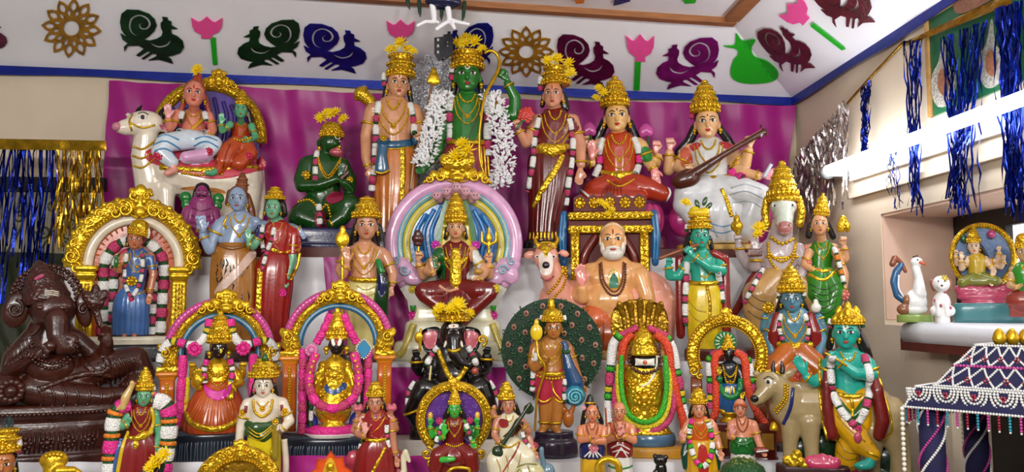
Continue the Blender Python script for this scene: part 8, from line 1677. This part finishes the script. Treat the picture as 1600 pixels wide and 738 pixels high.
for Rm in sides():
    g = lambda x, y, z: tuple(Rm @ Vector((x, y, z)))
    for a, z in ((.137, H0), (.121, H1), (.099, H1+.002), (.046, H1+.073)): bead_run(wb, [g(-a, -a, z), g(0, -a, z), g(a, -a, z)], .0024)
    bead_run(pb, [g(-.073, -.073, H1+.037), g(0, -.073, H1+.037), g(.073, -.073, H1+.037)], .003)
    for i in range(6):
        x = -.1125+i*.045
        for q, r_ in ((.019, .0026), (.0135, .0026), (.0085, .0024)): bead_run(wb, [g(x+math.cos(t)*q*1.05, -.1285+.0, H0+.031-abs(math.sin(t))*q*1.35) for t in np.linspace(0, math.pi, 9)], r_)
        bead_run(rb, [g(x-.003, -.129, H0+.026), g(x+.003, -.129, H0+.026), g(x, -.130, H0+.020)], .0026)
    for n_, a0, a1, z0, z1 in ((6, .098, .072, H1, H1+.036), (5, .072, .045, H1+.036, H1+.072)):
        for i in range(n_):
            u0, u1, um = -1+2*i/n_, -1+2*(i+1)/n_, -1+2*(i+.5)/n_
            bead_run(wb, [g(u0*a0, -a0-.001, z0+.002), g(um*(a0+a1)/2*1, -(a0+a1)/2-.001, (z0+z1)/2), g(u1*a1, -a1-.001, z1)], .0022); bead_run(wb, [g(u1*a0, -a0-.001, z0+.002), g(um*(a0+a1)/2, -(a0+a1)/2-.001, (z0+z1)/2), g(u0*a1, -a1-.001, z1)], .0022)
            for dx, dz in ((0, .004), (.004, 0), (-.004, 0), (0, -.004)): rb.sph(g(um*(a0*.7+a1*.3)+dx, -(a0*.62+a1*.38)-.002, z0*.62+z1*.38+dz), .0024, SPL)
    bead_run(wb, [g(-.098, -.098, H1), g(-.072, -.072, H1+.036), g(-.045, -.045, H1+.072)], .0024); bead_run(wb, [g(-.135, -.135, H0), g(-.12, -.12, H1)], .0024)
for b_, n_, m_ in ((wb, 'white_beadwork', 'bead_white'), (pb, 'pink_beadwork', 'bead_pink'), (rb, 'red_beadwork', 'bead_red')): b_.obj(n_, m_, pv)['kind'] = 'stuff'
for k, Rm in enumerate(sides()):
    g = lambda x, y, z: tuple(Rm @ Vector((x, y, z)))
    for i in range(17):
        x = -.128+i*.016; mb = MB(); bead_run(mb, [g(x, -.135, H0-.004), g(x, -.135, H0-.024)], .0026); mb.obj('fringe_strand', ('bead_red', 'bead_teal', 'bead_pink')[i % 3], pv)
        mb = MB(); mb.sph(g(x, -.135, H0-.028), .002, SPL); mb.obj('fringe_tip', 'bead_white', pv)
    cxy = g(-.103, -.103, 0)
    MB().tube([(cxy[0], cxy[1], .012), (cxy[0], cxy[1], H0)], .021, 16, axis=(1, 0, 0)).obj('column', 'velvet_navy', pv)
    MB().box((cxy[0], cxy[1], .024), (.024, .024, .012), Matrix.Rotation(0, 3, 'Z')).obj('column_foot', 'velvet_navy', pv, False)
    for ph, mm in ((0, 'bead_pink'), (1.05, 'bead_white'), (3.14, 'bead_pink'), (4.19, 'bead_white')):
        mb = MB(); bead_run(mb, [(cxy[0]+math.cos(ph+t*5)*.0222, cxy[1]+math.sin(ph+t*5)*.0222, .04+t*(H0-.045)) for t in np.linspace(0, 1, 24)], .0026); mb.obj('column_spiral', mm, pv)
    mb = MB(); bead_run(mb, [(cxy[0]+sx*.024, cxy[1]+sy*.024, .036) for sx, sy in ((-1, -1), (1, -1), (1, 1), (-1, 1), (-1, -1))], .0022); mb.obj('foot_beads', 'bead_white', pv)
    o = g(-.138, -.138, 0); mb = MB(); bead_run(mb, [(o[0], o[1], H0-.004), (o[0], o[1], .03)], .0042, .0086); mb.sph((o[0], o[1], .02), .008, SPM); mb.obj('pearl_string', 'pearl', pv)
for k in (-1, 0, 1):
    mb = MB(); mb.rings([[(k*.024*math.cos(-PR)+math.cos(t)*r, k*.024*math.sin(-PR)+math.sin(t)*r, H1+.073+z) for t in np.arange(12)*math.pi/6] for r, z in ((.006, 0), (.0105, .006), (.0115, .012), (.0085, .022), (.004, .028), (.001, .030))]); mb.obj('finial', 'gold_plain', pv)
idol = empty('reclining_figurine', (PV.x-.03, PV.y-.03, pz+.018), 'yellow and black figurine lying inside the beaded pavilion', 'figurine')
mb = MB(); mb.sph((-.026, 0, .026), (.036, .02, .026), SPH); mb.sph((-.05, -.005, .016), (.024, .018, .016), SPH); me = remesh(mb, .003); me.materials.append(M('d8c01c')); link('yellow_cloth', me, idol)
mb = MB(); mb.sph((.026, 0, .024), (.024, .018, .024), SPH); mb.sph((.02, 0, .05), (.012, .012, .013), SPH); mb.sph((.046, -.004, .014), (.02, .014, .014), SPH); me = remesh(mb, .003); me.materials.append(M('24282c')); link('dark_body', me, idol)
MB().sph((.056, -.01, .03), (.010, .008, .006), SPM).obj('white_petal', 'd8dccc', idol)
bpy.data.scenes.remove(TMP)
